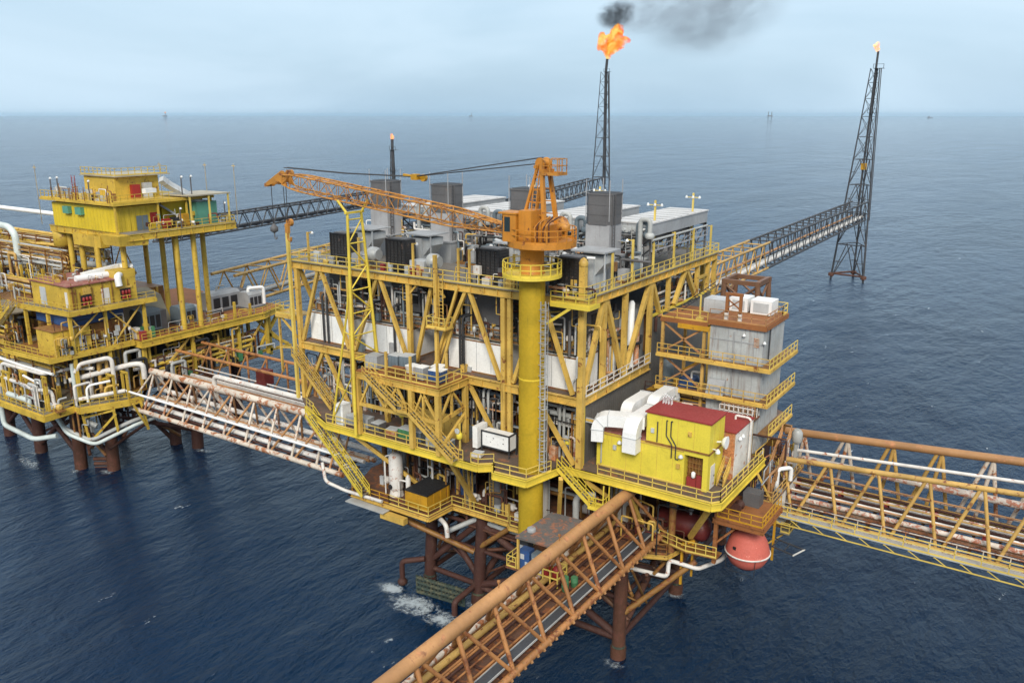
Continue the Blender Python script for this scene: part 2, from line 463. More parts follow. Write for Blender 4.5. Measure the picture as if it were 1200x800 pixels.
# posts on the front face and on the right face
def post(x, y, z0, z1, w=.5, mat='ochre'):
    mb = MB(); mb.beam((x,y,z0),(x,y,z1), w, w*.95, up=(0,1,0)); part('post', mb, mat, plat)
def brace(a, b, w=.37, mat='ochre'):
    part('brace', MB().beam(a, b, w, w), mat, plat)
for x in (XL, -30.15, -21.3, -8.95): post(x, 0, ZM, 35.6)
post(-8.2, 0, ZM, 35.6, .42); post(0, 0, ZM, 39.6, .6)
part('post_cap', MB().lathe((0,0,39.6), [(.42,0),(.46,.25),(.3,.6),(.05,.75)], 10), 'ochre', plat)
post(XL-.5, -.6, ZM, 40.4, .36, 'yel_rail')
for y in (4.3, 8.9, 14.9): post(0, y, 26.6, 35.6, .5)
for y in (19.6, 28.0, 31.4): post(0, y, 31.7, 35.6, .45)
post(0, YB, ZM, 35.6)
for x in (XL, -30.15, -21.3, -8.95, -1.5): post(x, YB, ZM, 35.6)
for y in (8.4, 16.8, 25.2):
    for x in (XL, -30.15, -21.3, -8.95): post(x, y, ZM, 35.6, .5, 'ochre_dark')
def vee(apex, za, feet, zf, y=0.0, w=.37, mat='ochre'):
    for f_ in feet: brace((apex+(.25 if f_ > apex else -.25), y, za), (f_, y, zf), w, mat)
vee(-34.8, 35.6, (-38.2,-30.6), 26.9); vee(-25.6, 35.6, (-29.7,-21.7), 26.9)
vee(-13.4, 35.6, (-17.9,-9.4), 26.9); brace((-18.4,.35,35.6),(-20.8,.35,26.9)); vee(-4.5, 35.6, (-7.8,-.9), 26.9)
vee(-34.8, 25.7, (-38.2,-31), 19.7); brace((-13.4,0,25.8),(-9.5,0,19.7)); brace((-17.8,.3,25.8),(-20.8,.3,19.7)); brace((-5.0,0,25.8),(-.6,0,19.7))
for a, b in (((.0,4.1,35.5),(0,.5,27)),((0,4.7,35.5),(0,8.6,27)),((0,14.5,35.5),(0,9.3,27)),((0,15.3,35.5),(0,17.3,32)),((0,24.2,35.5),(0,21.4,32)),((0,24.6,35.5),(0,27.6,32))): brace(a, b, .46)
brace((0,.3,34.9),(0,1.5,35.6),.2); brace((-21.3,0,34.4),(-20.2,0,35.5),.2); brace((-17.2,0,35.5),(-16.4,0,34.6),.2)
brace((0,31.4,34),(0,28,34),.3)
for x in (XL,):
    for y0, y1 in ((0,8.4),(8.4,16.8),(16.8,25.2),(25.2,33.6)):
        brace((x,y0+.4,35.5),(x,(y0+y1)/2,27),.42); brace((x,y1-.4,35.5),(x,(y0+y1)/2,27),.42)
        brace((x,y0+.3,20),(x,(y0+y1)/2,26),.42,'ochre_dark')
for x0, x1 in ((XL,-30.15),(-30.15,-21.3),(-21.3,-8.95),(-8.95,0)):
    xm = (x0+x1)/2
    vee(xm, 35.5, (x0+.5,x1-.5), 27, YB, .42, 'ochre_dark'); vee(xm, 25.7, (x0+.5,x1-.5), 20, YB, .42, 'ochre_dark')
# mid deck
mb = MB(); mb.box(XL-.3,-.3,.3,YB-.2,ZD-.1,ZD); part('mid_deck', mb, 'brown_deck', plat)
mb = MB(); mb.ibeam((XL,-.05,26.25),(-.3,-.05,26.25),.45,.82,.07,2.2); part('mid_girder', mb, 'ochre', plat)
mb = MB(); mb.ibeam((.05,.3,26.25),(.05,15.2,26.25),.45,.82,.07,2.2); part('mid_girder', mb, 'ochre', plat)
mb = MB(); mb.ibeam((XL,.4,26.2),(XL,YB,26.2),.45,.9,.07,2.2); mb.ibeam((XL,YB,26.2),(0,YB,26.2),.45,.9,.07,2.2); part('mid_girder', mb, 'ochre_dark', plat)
railing(plat, [(.25,.6,ZD),(.25,15,ZD)], 'white_rusty')
# walkway level above the white enclosures
for y0, y1 in ((1.5,2.6),(9.3,10.6)):
    mb = MB(); mb.box(XL+.5,-.6,y0,y1,ZW-1.0,ZW-.9); part('walkway', mb, 'grating', plat)
    railing(plat, [(-.7,y0+.05,ZW-.9),(XL+.6,y0+.05,ZW-.9)], 'ochre_dark', step=1.8)
# firewall with its trim
mb = MB(); mb.box(-.3,-.12,.9,YB-.4,ZM,25.8); mb.box(-.3,-.12,15.4,YB-.4,25.8,31.7); part('firewall', mb, 'firewall', plat)
mb = MB(); mb.beam((-.1,15.3,31.75),(-.1,YB-.3,31.75),.3,.2); mb.beam((-.1,15.3,26.7),(-.1,15.3,31.7),.22,.22)
part('wall_trim', mb, 'yellow', plat); part('wall_trim', MB().beam((-.06,.8,ZM),(-.06,.8,25.8),.2,.2), 'yellow', plat)
# main deck
MAIN = [(-36.2,-2.2),(-29.9,-5.0),(-8.7,-5.0),(-7.5,-4.0),(-6.4,-5.6),(-2.7,-5.4),(-1.6,-.4),(13.7,-.4),(14.35,.4),(14.35,12.6),(13.0,12.8),(13.0,27),(0,33.4),(-38.9,33.4),(-38.9,-.3)]
mb = MB(); mb.prism(MAIN, ZM-.12, ZM); part('main_deck', mb, 'brown_deck', plat)
mb = MB()
for a, b in list(zip(MAIN, MAIN[1:]))[:10]:
    mb.ibeam((*a,ZM-.36),(*b,ZM-.36),.34,.72,.07)
part('deck_edge_beam', mb, 'yellow', plat)
mb = MB()
for y in (4,9,14,19,24,29): mb.ibeam((-38.5,y,ZM-.6),(13.8 if y < 25 else 2,y,ZM-.6),.35,.9,.06)
for x in (-36,-30,-24,-18,-12,-6,0,6,12): mb.ibeam((x,-.3 if x>-2 else -4.6 if x>-30 else -1.5,ZM-.5),(x,26,ZM-.5),.3,.7,.06)
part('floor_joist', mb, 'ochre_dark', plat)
I_ = .1
def R(pts, **k): return railing(plat, [(x,y,ZM) for x,y in pts], **k)
R([(-35.9,-2.3),(-33.6,-3.3)]); R([(-29.9,-4.9),(-10.6,-4.9)]); R([(-9.6,-4.9),(-8.7,-4.9),(-7.5,-3.9),(-6.4,-5.5)]); R([(-6.4,-5.5),(-2.75,-5.3),(-1.9,-2.2)])
R([(2.2,-.3),(13.7,-.3),(14.25,.4)]); R([(14.25,.4),(14.25,12.4)])
# bracket beams below the deck edge
for a, b in (((13.4,1.2,18.9),(10.2,4.2,13.2)),((-26,-4.7,18.9),(-20.5,.2,12.2)),((-12.5,-4.6,18.9),(-13.2,.4,12.2)),((5.2,-.2,18.9),(5.0,4.2,13)),((-1,-1.8,18.8),(-3.2,1.6,12)),((.9,-.2,18.4),(2.2,1.8,16.4))):
    part('bracket', MB().beam(a, b, .42, .42), 'ochre', plat)
# cellar deck
CELL = [(-27.2,-4.3),(-15.8,-4.3),(-15.5,-.5),(-8.2,-.4),(-7.6,-1.0),(-2.2,-.8),(4.2,.6),(8.6,2.6),(9.4,6),(9.4,32),(-30,32),(-30,2)]
mb = MB(); mb.prism(CELL, ZC-.12, ZC); part('cellar_deck', mb, 'rust_floor', plat)
mb = MB()
for a, b in list(zip(CELL, CELL[1:]))[:9]: mb.ibeam((*a,ZC-.28),(*b,ZC-.28),.3,.44,.06)
part('cellar_edge_beam', mb, 'ochre', plat)
mb = MB()
for y in (2,8,14,20,26): mb.ibeam((-29.5,y,ZC-.55),(9.2 if y > 3 else 6,y,ZC-.55),.4,.9,.06)
for x in (-28,-22,-16,-10,-4,2,8): mb.ibeam((x,3 if x > 5 else .8 if x>-16 else -3.9,ZC-.5),(x,31,ZC-.5),.35,.7,.06)
part('cellar_joist', mb, 'rust_red', plat)
def RC(pts, mat='yel_rail'): return railing(plat, [(x,y,ZC) for x,y in pts], mat)
RC([(-27.1,-4.2),(-21.5,-4.2)], 'bin_yellow'); RC([(-21.5,-4.2),(-15.9,-4.2),(-15.6,-.5)]); RC([(-15.6,-.45),(-8.2,-.35)]); RC([(-7.6,-.9),(-5.2,-.85)]); RC([(4.4,.8),(8.5,2.6)], 'ochre_dark')
mb = MB(); mb.box(-26.9,-21.2,-5.6,-4.5,10.9,10.98); part('grating_flap', mb, 'galv', plat, 'grey grating panel sticking out below the deck edge')
mb = MB(); mb.box(-22,-18.6,-5.2,-4.5,10.1,10.8); part('fender_beam', mb, 'ochre', plat)
# posts between cellar and main deck
for x in (-29,-20,-13,-6,1,8.6):
    for y in (3.4,10,20):
        mb = MB(); mb.tube([(x,y,ZC),(x,y,ZM-.5)],.35,8); part('column', mb, 'ochre_dark', plat)
# jacket
LEG = {}
for i, x in enumerate((-20,-13,5)):
    for j, y in enumerate((.4,14.8,29)):
        top = (x+(.6 if x < 0 else -.4), y+.5, ZC-.2); bot = (x, y-.6, -8)
        LEG[i,j] = (V(bot), V(top))
        mb = MB(); mb.tube([bot, top], .68, 14); mb.tube([V(bot).lerp(V(top),.40), V(bot).lerp(V(top),.475)], .8, 14)
        jl = part('jacket_leg', mb, 'leg_orange' if i == 2 else 'rust_red', plat)
        mb = MB(); mb.tube([V(bot).lerp(V(top),.30), V(bot).lerp(V(top),.487)], .71, 14); part('splash_band', mb, 'marine_growth', jl)
def lp(k, z):
    b, t = LEG[k]; return b.lerp(t, (z-b.z)/(t.z-b.z))
def jb(k1, z1, k2, z2, r=.36, mat='rust_red'): part('jacket_brace', MB().tube([lp(k1,z1), lp(k2,z2)], r, 8), mat, plat)
for j in (0,1,2):
    jb((0,j),10,(1,j),3); jb((1,j),10,(0,j),3); jb((1,j),9.5,(2,j),2.2,.42); jb((2,j),9.5,(1,j),2.2,.42); jb((0,j),2.2,(1,j),2.2,.32); jb((1,j),2.0,(2,j),2.0,.36)
    jb((0,j),10.4,(1,j),10.4,.3)
for i in (0,1,2):
    for j in (0,1):
        jb((i,j),10,(i,j+1),2.4,.4,'leg_orange' if i == 2 else 'rust_red'); jb((i,j+1),10,(i,j),2.4,.4,'leg_orange' if i == 2 else 'rust_red')
        jb((i,j),2,(i,j+1),2,.32)
for a, b in (((-26.5,-3.8,11),(-20.2,.2,7.2)),((-22,-4.4,10.6),(-13.2,.2,6.2)),((-8,0,10.8),(-13,.4,6.5)),((11,4,10.9),(5.2,.6,5)),((-26,1,11),(-19.8,.4,8.5))):
    part('jacket_brace', MB().tube([a,b],.3,8), 'ochre_dark', plat)
for z in (6.4, 9.2):
    for j in (0,1): 
        jb((0,j),z,(1,j),z,.24); jb((1,j),z,(2,j),z,.26)
    for i in (0,1,2): jb((i,0),z,(i,1),z,.24)
    jb((0,0),z,(1,1),z,.2); jb((1,0),z,(0,1),z,.2); jb((1,0),z,(2,1),z,.22,'leg_orange'); jb((2,0),z,(1,1),z,.22,'leg_orange')
# boat landing and bumpers
mb = MB()
for z in (.1,.7,1.3,1.9): mb.tube([(-19.8,-1.9,z),(-13.6,-1.2,z)],.22,8)
for k in range(14): mb.tube([(-19.8+.48*k,-1.95+.054*k,-1),(-19.8+.48*k,-1.95+.054*k,2.2)],.13,6)
part('boat_landing', mb, 'marine_growth', plat)
for p, q in (((-20,-.2,3.4),(-22.3,-1.6,3.0)),((-13,0,2.2),(-13.4,-3.2,1.6))):
    mb = MB(); e = V(q)+V((0,0,-2.4)); mb.pipe([p, q, e], .33, 8, .5); mb.lathe(e+V((0,0,-.7)), [(.1,0),(.55,.25),(.6,.6),(.3,.95)], 10)
    part('bumper', mb, 'rust_red', plat)
# white drain pipes below the cellar deck
for pts, r, m_ in (([(-17.6,-1.6,10.5),(-15.6,-2.4,10.5),(-14.6,-2.8,10.3),(-14.4,-2.9,9)],.26,'pipe_white'),([(-16,-1.2,8.4),(-13.4,1,9.8),(-7.5,1.4,9.3),(-3,1.8,9.3)],.3,'pipe_grey'),
        ([(-30,-5.8,15),(-29.2,-6.2,13),(-27.4,-5,11.9),(-22,-4.8,11.9)],.2,'pipe_white'),
        ([(3.6,1.2,9.6),(8.9,2.2,9.4),(8.7,2.8,10.9),(11.4,3.6,10.4),(12.6,7,10.2),(12.9,8.6,11)],.22,'pipe_white')):
    mb = MB(); mb.pipe(pts, r, 8, .5); part('drain_pipe', mb, m_, plat)
mb = MB(); mb.beam((9.7,3.6,8.2),(9.7,3.6,12.6),.22); mb.beam((9.7,3.6,12.6),(10.6,4.4,12.8),.22); mb.beam((10.5,4.3,9),(10.5,4.3,12.7),.18); part('pipe_support', mb, 'bin_yellow', plat)
# balcony on the left end
mb = MB(); mb.box(-43,-39.1,0,2.6,29.5,29.6); mb.box(-43,-39.1,-.05,.05,29.1,29.5); part('balcony', mb, 'ochre', plat)
railing(plat, [(-39.1,.05,29.6),(-42.9,.05,29.6),(-42.9,2.5,29.6)])
mb = MB(); mb.beam((-42.6,.3,29.3),(-39,.2,26.6),.2); mb.beam((-42.7,.3,22),(-42.7,.3,29.4),.24); mb.beam((-42.7,.3,25.2),(-39,.3,25.6),.18); part('balcony_strut', mb, 'ochre', plat)
# small balcony beside the crane column
mb = MB(); mb.box(-2.5,1.6,-1.7,-.5,ZR-.5,ZR-.35); mb.box(-2.5,1.6,-1.78,-1.7,ZR-.7,ZR-.3); mb.box(1.6,1.68,-1.7,.3,ZR-.7,ZR-.3); part('balcony', mb, 'yellow', plat)
railing(plat, [(-2.5,-1.65,ZR-.35),(1.55,-1.65,ZR-.35),(1.55,-.3,ZR-.35)], 'yellow', step=1.2)
part('balcony_strut', MB().beam((-.4,-1.6,35.8),(-2.6,-2.2,34.2),.2,.26), 'yellow', plat)
# hanging pull-down frames and risers on the front face
for x in (-32,-27,-22.6,-18.6,-10.2,-1.4):
    mb = MB(); mb.beam((x,.5,35.6),(x,.5,33.6),.07); mb.beam((x+.9,.5,35.6),(x+.9,.5,33.6),.07); mb.beam((x,.5,33.6),(x+.9,.5,33.6),.07); part('pull_frame', mb, 'ochre', plat)
for x in (-35.6,-34.9,-27.4,-24.4,-15.2,-14.8,-9.6,-.9):
    mb = MB(); mb.pipe([(x,.9,26.8),(x,.9,32.6),(x+.3,3,32.6)],.14,6,.4); part('riser_pipe', mb, 'black_steel', plat)
for x in (-12.4,-11.8,-3.0,-2.5,-26,-33):
    mb = MB(); mb.pipe([(x,1.2,19.6),(x,1.2,24.9),(x-.6,3.4,25.2)],.16,6,.5); part('riser_pipe', mb, 'pipe_grey', plat)
for x, z0, z1 in ((-14.6,26.8,31),(-.2,20,26)):
    part('access_ladder', ladder_mb((x,.55,z0),(x,.55,z1),.5), 'black_steel', plat)

# ---- escape stair tower on the front of the laydown deck
t = thing('laydown_deck', 'open yellow framed laydown deck carrying crates on the front of the platform', 'laydown deck', (-19,-2.6,ZM))
mb = MB(); mb.box(-24.5,-13.3,-5.3,-.35,26.6,26.72); part('deck_plate', mb, 'orange_floor', t)
mb = MB()
for a, b in (((-24.5,-5.2),(-13.2,-5.2)),((-13.3,-5.2),(-13.3,-.4)),((-24.4,-5.2),(-24.4,-.4))):
    mb.ibeam((*a,26.2),(*b,26.2),.36,.74,.06,1.5)
part('edge_girder', mb, 'ochre', t)
for x, y in ((-24.4,-5.2),(-16.9,-5.2),(-13.4,-5.2),(-13.4,-.7),(-24.4,-.7)):
    part('post', MB().beam((x,y,ZM),(x,y,25.9),.5,.5,up=(0,1,0)), 'ochre', t)
for a, b in (((-24.4,-5.2,23),(-13.4,-5.2,23)),((-13.4,-5.2,23),(-13.4,-.7,23.4)),((-13.4,-5,20),(-13.4,-.9,22.6))): part('crossbar', MB().beam(a,b,.3,.36), 'ochre', t)
for a, b in (((-24,-5.2,23.2),(-22.6,-5.2,25.8)),((-22.6,-5.2,25.8),(-20.6,-5.2,23.2)),((-20.6,-5.2,23.2),(-18.8,-5.2,25.8)),((-18.8,-5.2,25.8),(-17.2,-5.2,23.2)),((-16.6,-5.2,23.2),(-15.4,-5.2,25.8)),((-15.4,-5.2,25.8),(-13.6,-5.2,23.2)),
             ((-15.3,-5.2,23),(-15.3,-5.2,25.9)),((-13.4,-4.9,23.2),(-13.4,-3,25.8)),((-13.4,-3,25.8),(-13.4,-1,23.4)),((-13.4,-3,23.1),(-13.4,-3,25.9))):
    part('lattice_brace', MB().beam(a,b,.22,.22), 'ochre', t)
part('toe_plate', MB().box(-20,-14,-.9,-.75,19.6,22.2), 'ochre', t)
railing(t, [(-23.2,-5.2,26.72),(-13.3,-5.2,26.72),(-13.3,-1.4,26.72)])
for x, y in ((-20.2,-5.2),(-16.9,-5.2),(-14.6,-2.2),(-13.4,-5.2)): part('tall_post', MB().beam((x,y,26.7),(x,y,29.4),.22,.22,up=(0,1,0)), 'ochre', t)

# ---- ladder tower post in front of the third bay
t = thing('ladder_tower', 'tall thin yellow post with caged ladder and a small landing rising above the roof rail', 'ladder tower', (-16.8,-1,26.72))
part('mast', MB().beam((-16.8,-1.0,26.72),(-16.8,-1.0,39.2),.34,.34,up=(0,1,0)), 'ochre', t)
part('ladder', ladder_mb((-16.2,-.9,31.8),(-16.2,-.9,37),.5), 'ochre', t)
mb = MB(); mb.box(-17.6,-15,-1.8,-.4,31.6,31.75); part('landing', mb, 'ochre', t)
railing(t, [(-17.5,-.5,31.75),(-17.5,-1.7,31.75),(-15.1,-1.7,31.75),(-15.1,-.5,31.75)], step=.9)
for k, (a, b) in enumerate((((-15.2,-.4,31.5),(-16.6,-.6,27)),((-14.4,-.4,36),(-17.6,-.4,27.2)))): part('strut', MB().beam(a,b,.26,.26), 'ochre', t)

# ---- stairs
def stair_thing(label, p, q, w, side, mat='yellow', mid=None):
    t = thing('stairway', label, 'stairs', q, 'outdoor steel stairs of the platform')
    if mid:
        a, b = mid
        stair_parts(t, p, a, w, mat, side); stair_parts(t, b, q, w, mat, side)
        s_ = V(side)
        mb = MB(); c = [V(a), V(b), V(b)+s_*w, V(a)+s_*w]
        mb.prism([(v.x, v.y) for v in c], V(a).z-.15, V(a).z); part('landing', mb, mat, t)
        railing(t, [V(a), V(b)], mat, step=.7)
    else: stair_parts(t, p, q, w, mat, side)
    return t
stair_thing('long ochre zigzag stair coming down the front of the laydown deck', (-22.6,-6.3,26.7), (-10.9,-6.2,19.55), 1.0, (0,1,0), 'ochre', ((-18.0,-6.3,23.7),(-16.6,-6.2,23.7)))
stair_thing('bright yellow stair going down from the left end of the main deck', (-33.6,-4.6,19.5), (-24.2,-5.6,12.2), 1.1, (.11,.99,0), 'yellow')
stair_thing('weathered stair behind the lattice mast at the left end of the platform', (-38.6,-1.7,25.4), (-32.4,-1.7,19.6), .9, (0,1,0), 'ochre')
stair_thing('short bright yellow stair hanging beside the crane column above the bridge', (-1.7,-1.4,19.5), (2.0,-1.4,16.6), .9, (0,1,0), 'yellow')
t = thing('stair_landing', 'small yellow railed landing at the foot of the stair beside the crane column', 'landing', (2.6,-.9,15.6))
mb = MB(); mb.box(1.9,3.6,-1.6,-.2,16.3,16.5); part('landing_plate', mb, 'yellow', t)
railing(t, [(1.95,-1.55,16.5),(3.55,-1.55,16.5),(3.55,-.25,16.5)], 'yellow', step=.8)
for y_ in (-1.5,-.3): part('hanger', MB().beam((3.5,y_,16.4),(3.5,y_+.1,19),.1,.1), 'yellow', t)
stair_thing('steep ochre stair from the main deck to the lower deck, right of the ochre bin', (-14.2,-.3,19.4), (-13.8,-.3,11.6), .6, (1,0,0), 'ochre')

# ------------------------------------------------------------------ pedestal crane
def crane():
    t = thing('pedestal_crane', 'orange crane with lattice boom lying left on a tall yellow column', 'crane', (-3.7,-3,12.2))
    c = V((-3.7,-3,0))
    mb = MB(); mb.lathe(c, [(1.1,12.2),(1.22,12.4)], 32); mb.lathe(c, [(1.22,12.4+26.1*k_/26) for k_ in range(27)], 40)
    for z_ in (18.6,28.9): mb.lathe(c, [(1.24,z_),(1.24,z_+.16)], 32); part('pedestal', mb, 'pedestal_yellow', t)
    mb = MB(); mb.lathe(c, [(1.2,38.5),(2.75,38.7),(2.75,39.0),(1,39.02)], 28, smooth=False); ring = part('ring_walkway', mb, 'yellow', t)
    pts = [(c.x+2.7*math.cos(a), c.y+2.7*math.sin(a), 39.0) for a in [2*math.pi*k/18 for k in range(18)]]
    part('ring_railing', rail_mb(pts, 1.15, 2, .045, True, None, True), 'yellow', ring)
    part('column_ladder', ladder_mb((-2.35,-3.2,20),(-2.35,-3.2,36.5),.45,(.6,.8,0),True,(.8,-.6,0)), 'galv', t)
    mb = MB(); mb.lathe(c, [(1.22,39),(1.1,39.2),(1.1,41),(1.25,41.2),(1.45,41.5)], 24); part('slew_neck', mb, 'crane_orange', t)
    c2 = c+V((.85,.1,0))
    mb = MB(); mb.prism([(c2.x+3.15*math.cos(a)*(1.05 if math.cos(a) > 0 else .95), c2.y+3.1*math.sin(a)) for a in [2*math.pi*k/20 for k in range(20)]], 41.6, 42.1)
    mb.lathe(c, [(1.4,41.3),(1.9,41.6)], 20)
    tt = part('turntable', mb, 'crane_orange', t)
    pts = [(c2.x+3.1*math.cos(a)*(1.05 if math.cos(a) > 0 else .95), c2.y+3.05*math.sin(a), 42.1) for a in [2*math.pi*(k+10.2)/20 for k in range(16)]]
    part('turntable_railing', rail_mb(pts, 1.15, 2, .04), 'crane_orange', tt)
    # cab
    x0, x1, y0, y1 = -5.5, -3.8, -5.6, -3.9
    mb = MB()
    mb.prism([(x0+.35,y0),(x1,y0),(x1,y1),(x0,y1),(x0,y0+.35)], 42.1, 44.55); mb.box(x0-.1,x1+.1,y0-.1,y1+.1,44.55,44.7)
    cab = part('cab', mb, 'crane_orange', t)
    mb = MB(); mb.box(x0-.02,x0+.02,y0+.5,y1-.2,43.0,44.3); mb.box(x0+.5,x0+1.1,y0-.02,y0+.02,43.0,44.3)
    mb.quad((x0-.015,y0+.34,43),(x0+.34,y0-.015,43),(x0+.34,y0-.015,44.3),(x0-.015,y0+.34,44.3)); part('window', mb, 'glass', cab)
    # machinery house and drums
    mb = MB(); mb.box(-3.7,-2.4,-5.3,-3.2,42.1,44.9); mb.box(-2.4,-1.4,-4.2,-1.6,42.1,43.6); part('machinery_house', mb, 'crane_orange', t)
    for y in (-2.4,-.6): part('winch_drum', MB().lathe((-2.9,y,43.0), [(.9,0),(.9,.12),(.55,.14),(.55,1.2),(.9,1.22),(.9,1.35)], 14, 'y'), 'boom_orange', t)
    part('motor', MB().lathe((-1.0,-2.9,43.4), [(.2,0),(.4,.1),(.4,1.0),(.2,1.1)], 12, 'x'), 'boom_orange', t)
    for k_ in range(6):
        mb = MB(); mb.pipe([(-2.4+.3*k_,-4.7,42.2),(-2.4+.3*k_,-4.75,43.4+.25*(k_%3)),(-2.2+.3*k_,-3.4,44.3)],.06,6,.2); part('hose', mb, 'rust_red' if k_%2 else 'boom_orange', t)
    for y in (-4.2,-1.9):
        a = MB(); a.beam((-4.5,y,42.2),(-2.7,y*.5-1.5,48.9),.22,.26); a.beam((-1.6,y,42.2),(-2.4,y*.5-1.5,48.9),.32,.36)
        for k in range(1,6): a.beam(V((-4.5,y,42.2)).lerp(V((-2.7,y*.5-1.5,48.9)),k/6), V((-1.6,y,42.2)).lerp(V((-2.4,y*.5-1.5,48.9)),k/6),.1)
        part('gantry_frame', a, 'crane_orange', t)
    mb = MB(); mb.lathe((-2.6,-3.6,48.9), [(.5,0),(.5,.1),(.35,.15),(.35,1.0),(.5,1.05),(.5,1.15)], 12, 'y'); mb.beam((-2.9,-3.9,48.6),(-2.9,-2.1,48.6),.3); mb.beam((-2.2,-3.9,48.2),(-2.2,-2.1,48.2),.4); part('sheave_block', mb, 'crane_orange', t)
    mb = MB(); mb.box(-2.2,-.6,-3.9,-2.2,47.9,48.0); bk = part('service_basket', mb, 'boom_orange', t)
    part('basket_railing', rail_mb([(-2.2,-3.85,48),(-.65,-3.85,48),(-.65,-2.25,48),(-2.2,-2.25,48)],1.3,.8,.035), 'boom_orange', bk)
    part('gantry_ladder', ladder_mb((-3.0,-4.4,42.2),(-2.7,-3.8,48.4),.45), 'crane_orange', t)
    # boom
    A, B = V((-5.2,-3.2,42.75)), V((-33.6,-5.1,46.35))
    d = (B-A).normalized(); n_ = V((-d.y,d.x,0)).normalized(); u = n_.cross(d); u = u if u.z > 0 else -u
    def sec(s):     # half width, half height along the boom
        k = min(1, s/.24, (1-s)/.12+.45)
        return (.42+.48*min(1,k))*1.0, .22+.56*max(.25,min(1,k))
    def P(s, i, j):
        w, h = sec(s); return A.lerp(B,s)+n_*(w*i)+u*(h*j)
    N = 22; st = [k/N for k in range(N+1)]
    for i in (-1,1):
        for j in (-1,1):
            mb = MB()
            for a, b in zip(st,st[1:]): mb.tube([P(a,i,j),P(b,i,j)],.085,6)
            part('boom_chord', mb, 'boom_orange', t)
    mb = MB()
    for k, (a, b) in enumerate(zip(st,st[1:])):
        f_ = 1 if k % 2 else -1
        for i in (-1,1): mb.tube([P(a,i,f_),P(b,i,-f_)],.042,5); mb.tube([P(b,i,-1),P(b,i,1)],.035,5)
        for j in (-1,1): mb.tube([P(a,f_,j),P(b,-f_,j)],.05,5); mb.tube([P(b,-1,j),P(b,1,j)],.045,5)
    part('boom_lacing', mb, 'boom_orange', t)
    mb = MB()
    for s in (.06,.10,.14): mb.beam(P(s,-1,1),P(s+.03,1,1),.12)
    mb.beam(P(.02,0,1),P(.9,0,1)+u*.08,.35,.05); part('boom_walkway', mb, 'boom_orange', t)
    # boom head
    mb = MB()
    for i in (-1,1):
        o = n_*(.5*i)
        poly = [P(.975,0,-1)+o, B+d*.6-u*.3+o, B+d*2.2-u*1.0+o, B+d*2.4-u*.7+o, B+d*.2+u*.95+o, B-d*.2+u*.95+o]
        q = [v+n_*.08 for v in poly]; mb.quad(*poly); mb.quad(*q[::-1])
        for k in range(6): mb.quad(poly[k],poly[(k+1)%6],q[(k+1)%6],q[k])
    mb.beam(B+d*2.4-u*.95-n_*.6,B+d*2.4-u*.95+n_*.6,.35); mb.lathe(B+d*.1+u*.6-n_*.3,[(.38,0),(.38,.6)],12,'y'); mb.lathe(B+d*1.4-u*.5-n_*.3,[(.3,0),(.3,.6)],12,'y')
    part('boom_head', mb, 'boom_orange', t)
    # pendant lines with the bridle block
    top = V((-2.6,-3.0,49.4)); blk = A.lerp(B,.42)+u*3.0; tip = B+d*.1+u*1.25
    mb = MB(); mb.tube([top,blk+n_*.2],.055,5); mb.tube([top-V((0,0,.5)),blk-n_*.2],.05,5)
    for i in (-.25,.25): mb.tube([blk+n_*i,blk.lerp(tip,.5)-u*.15+n_*i,tip+n_*i],.05,5)
    part('pendant_line', mb, 'cable', t)
    mb = MB(); mb.beam(blk-d*.2-n_*.3,blk-d*.2+n_*.3,.7,.55); mb.lathe(blk-n_*.2-d*.9, [(.34,0),(.34,.4)], 10, 'y'); mb.beam(blk,blk+d*1.2,.3,.2); part('bridle_block', mb, 'bin_yellow', t)
    # hooks
    for off, zz, big in ((.2,41.6,True),(2.2,41.0,False)):
        h = B+d*off-u*.8; b = V((h.x,h.y,zz))
        mb = MB()
        for i in ((-.2,.2) if big else (0,)): mb.tube([h+n_*i,b+n_*i*.6+V((0,0,.4))],.04,5)
        part('hoist_rope', mb, 'cable', t)
        mb = MB()
        if big:
            mb.lathe(b-n_*.2+V((0,0,.1)), [(.42,0),(.42,.4)], 14, 'y'); mb.beam(b,b+V((0,0,-1.0)),.5,.3)
            mb.pipe([b+V((0,0,-.9)),b+V((0,0,-1.7)),b+V((.45,0,-1.9)),b+V((.5,0,-1.4))],.12,6,.3)
        else:
            mb.lathe(b+V((0,0,-.5)), [(.1,0),(.42,.2),(.45,.6),(.12,1.0)], 12); mb.pipe([b+V((0,0,-.4)),b+V((0,0,-1.1)),b+V((.3,0,-1.2)),b+V((.35,0,-.9))],.07,6,.2)
        part('hook_block', mb, 'boom_orange' if big else 'stack_dark', t)
crane()

# ---- lattice mast that carries the resting boom
t = thing('boom_rest', 'slender bright yellow lattice mast that carries the resting crane boom', 'boom rest', (-24.4,-5.3,ZM))
fa, fb = V((-24.5,-5.75,ZM)), V((-24.4,-5.5,43.3)); ba, bb = V((-24.4,-1.9,26.75)), V((-24.3,-3.6,43.3))
part('leg', MB().tube([fa,fb],.19,10,True,.15), 'yellow', t); part('leg', MB().tube([ba,bb],.18,10,True,.15), 'yellow', t)
part('leg', MB().tube([(-29.3,-4.5,ZM),(-25.9,-4.7,33),(-24.6,-5.3,38)],.13,8), 'yellow', t)
part('leg', MB().tube([(-25.5,-1.0,26.75),(-24.4,-3.0,38)],.1,8), 'yellow', t)
mb = MB()
zs = [28+2.45*k for k in range(7)]
def on(a, b, z): return a.lerp(b,(z-a.z)/(b.z-a.z))
for k, z in enumerate(zs):
    mb.tube([on(fa,fb,z),on(ba,bb,z)],.075,6)
    if k < 6:
        a, b = (on(fa,fb,z),on(ba,bb,zs[k+1])) if k % 2 else (on(ba,bb,z),on(fa,fb,zs[k+1]))
        mb.tube([a,b],.085,6)
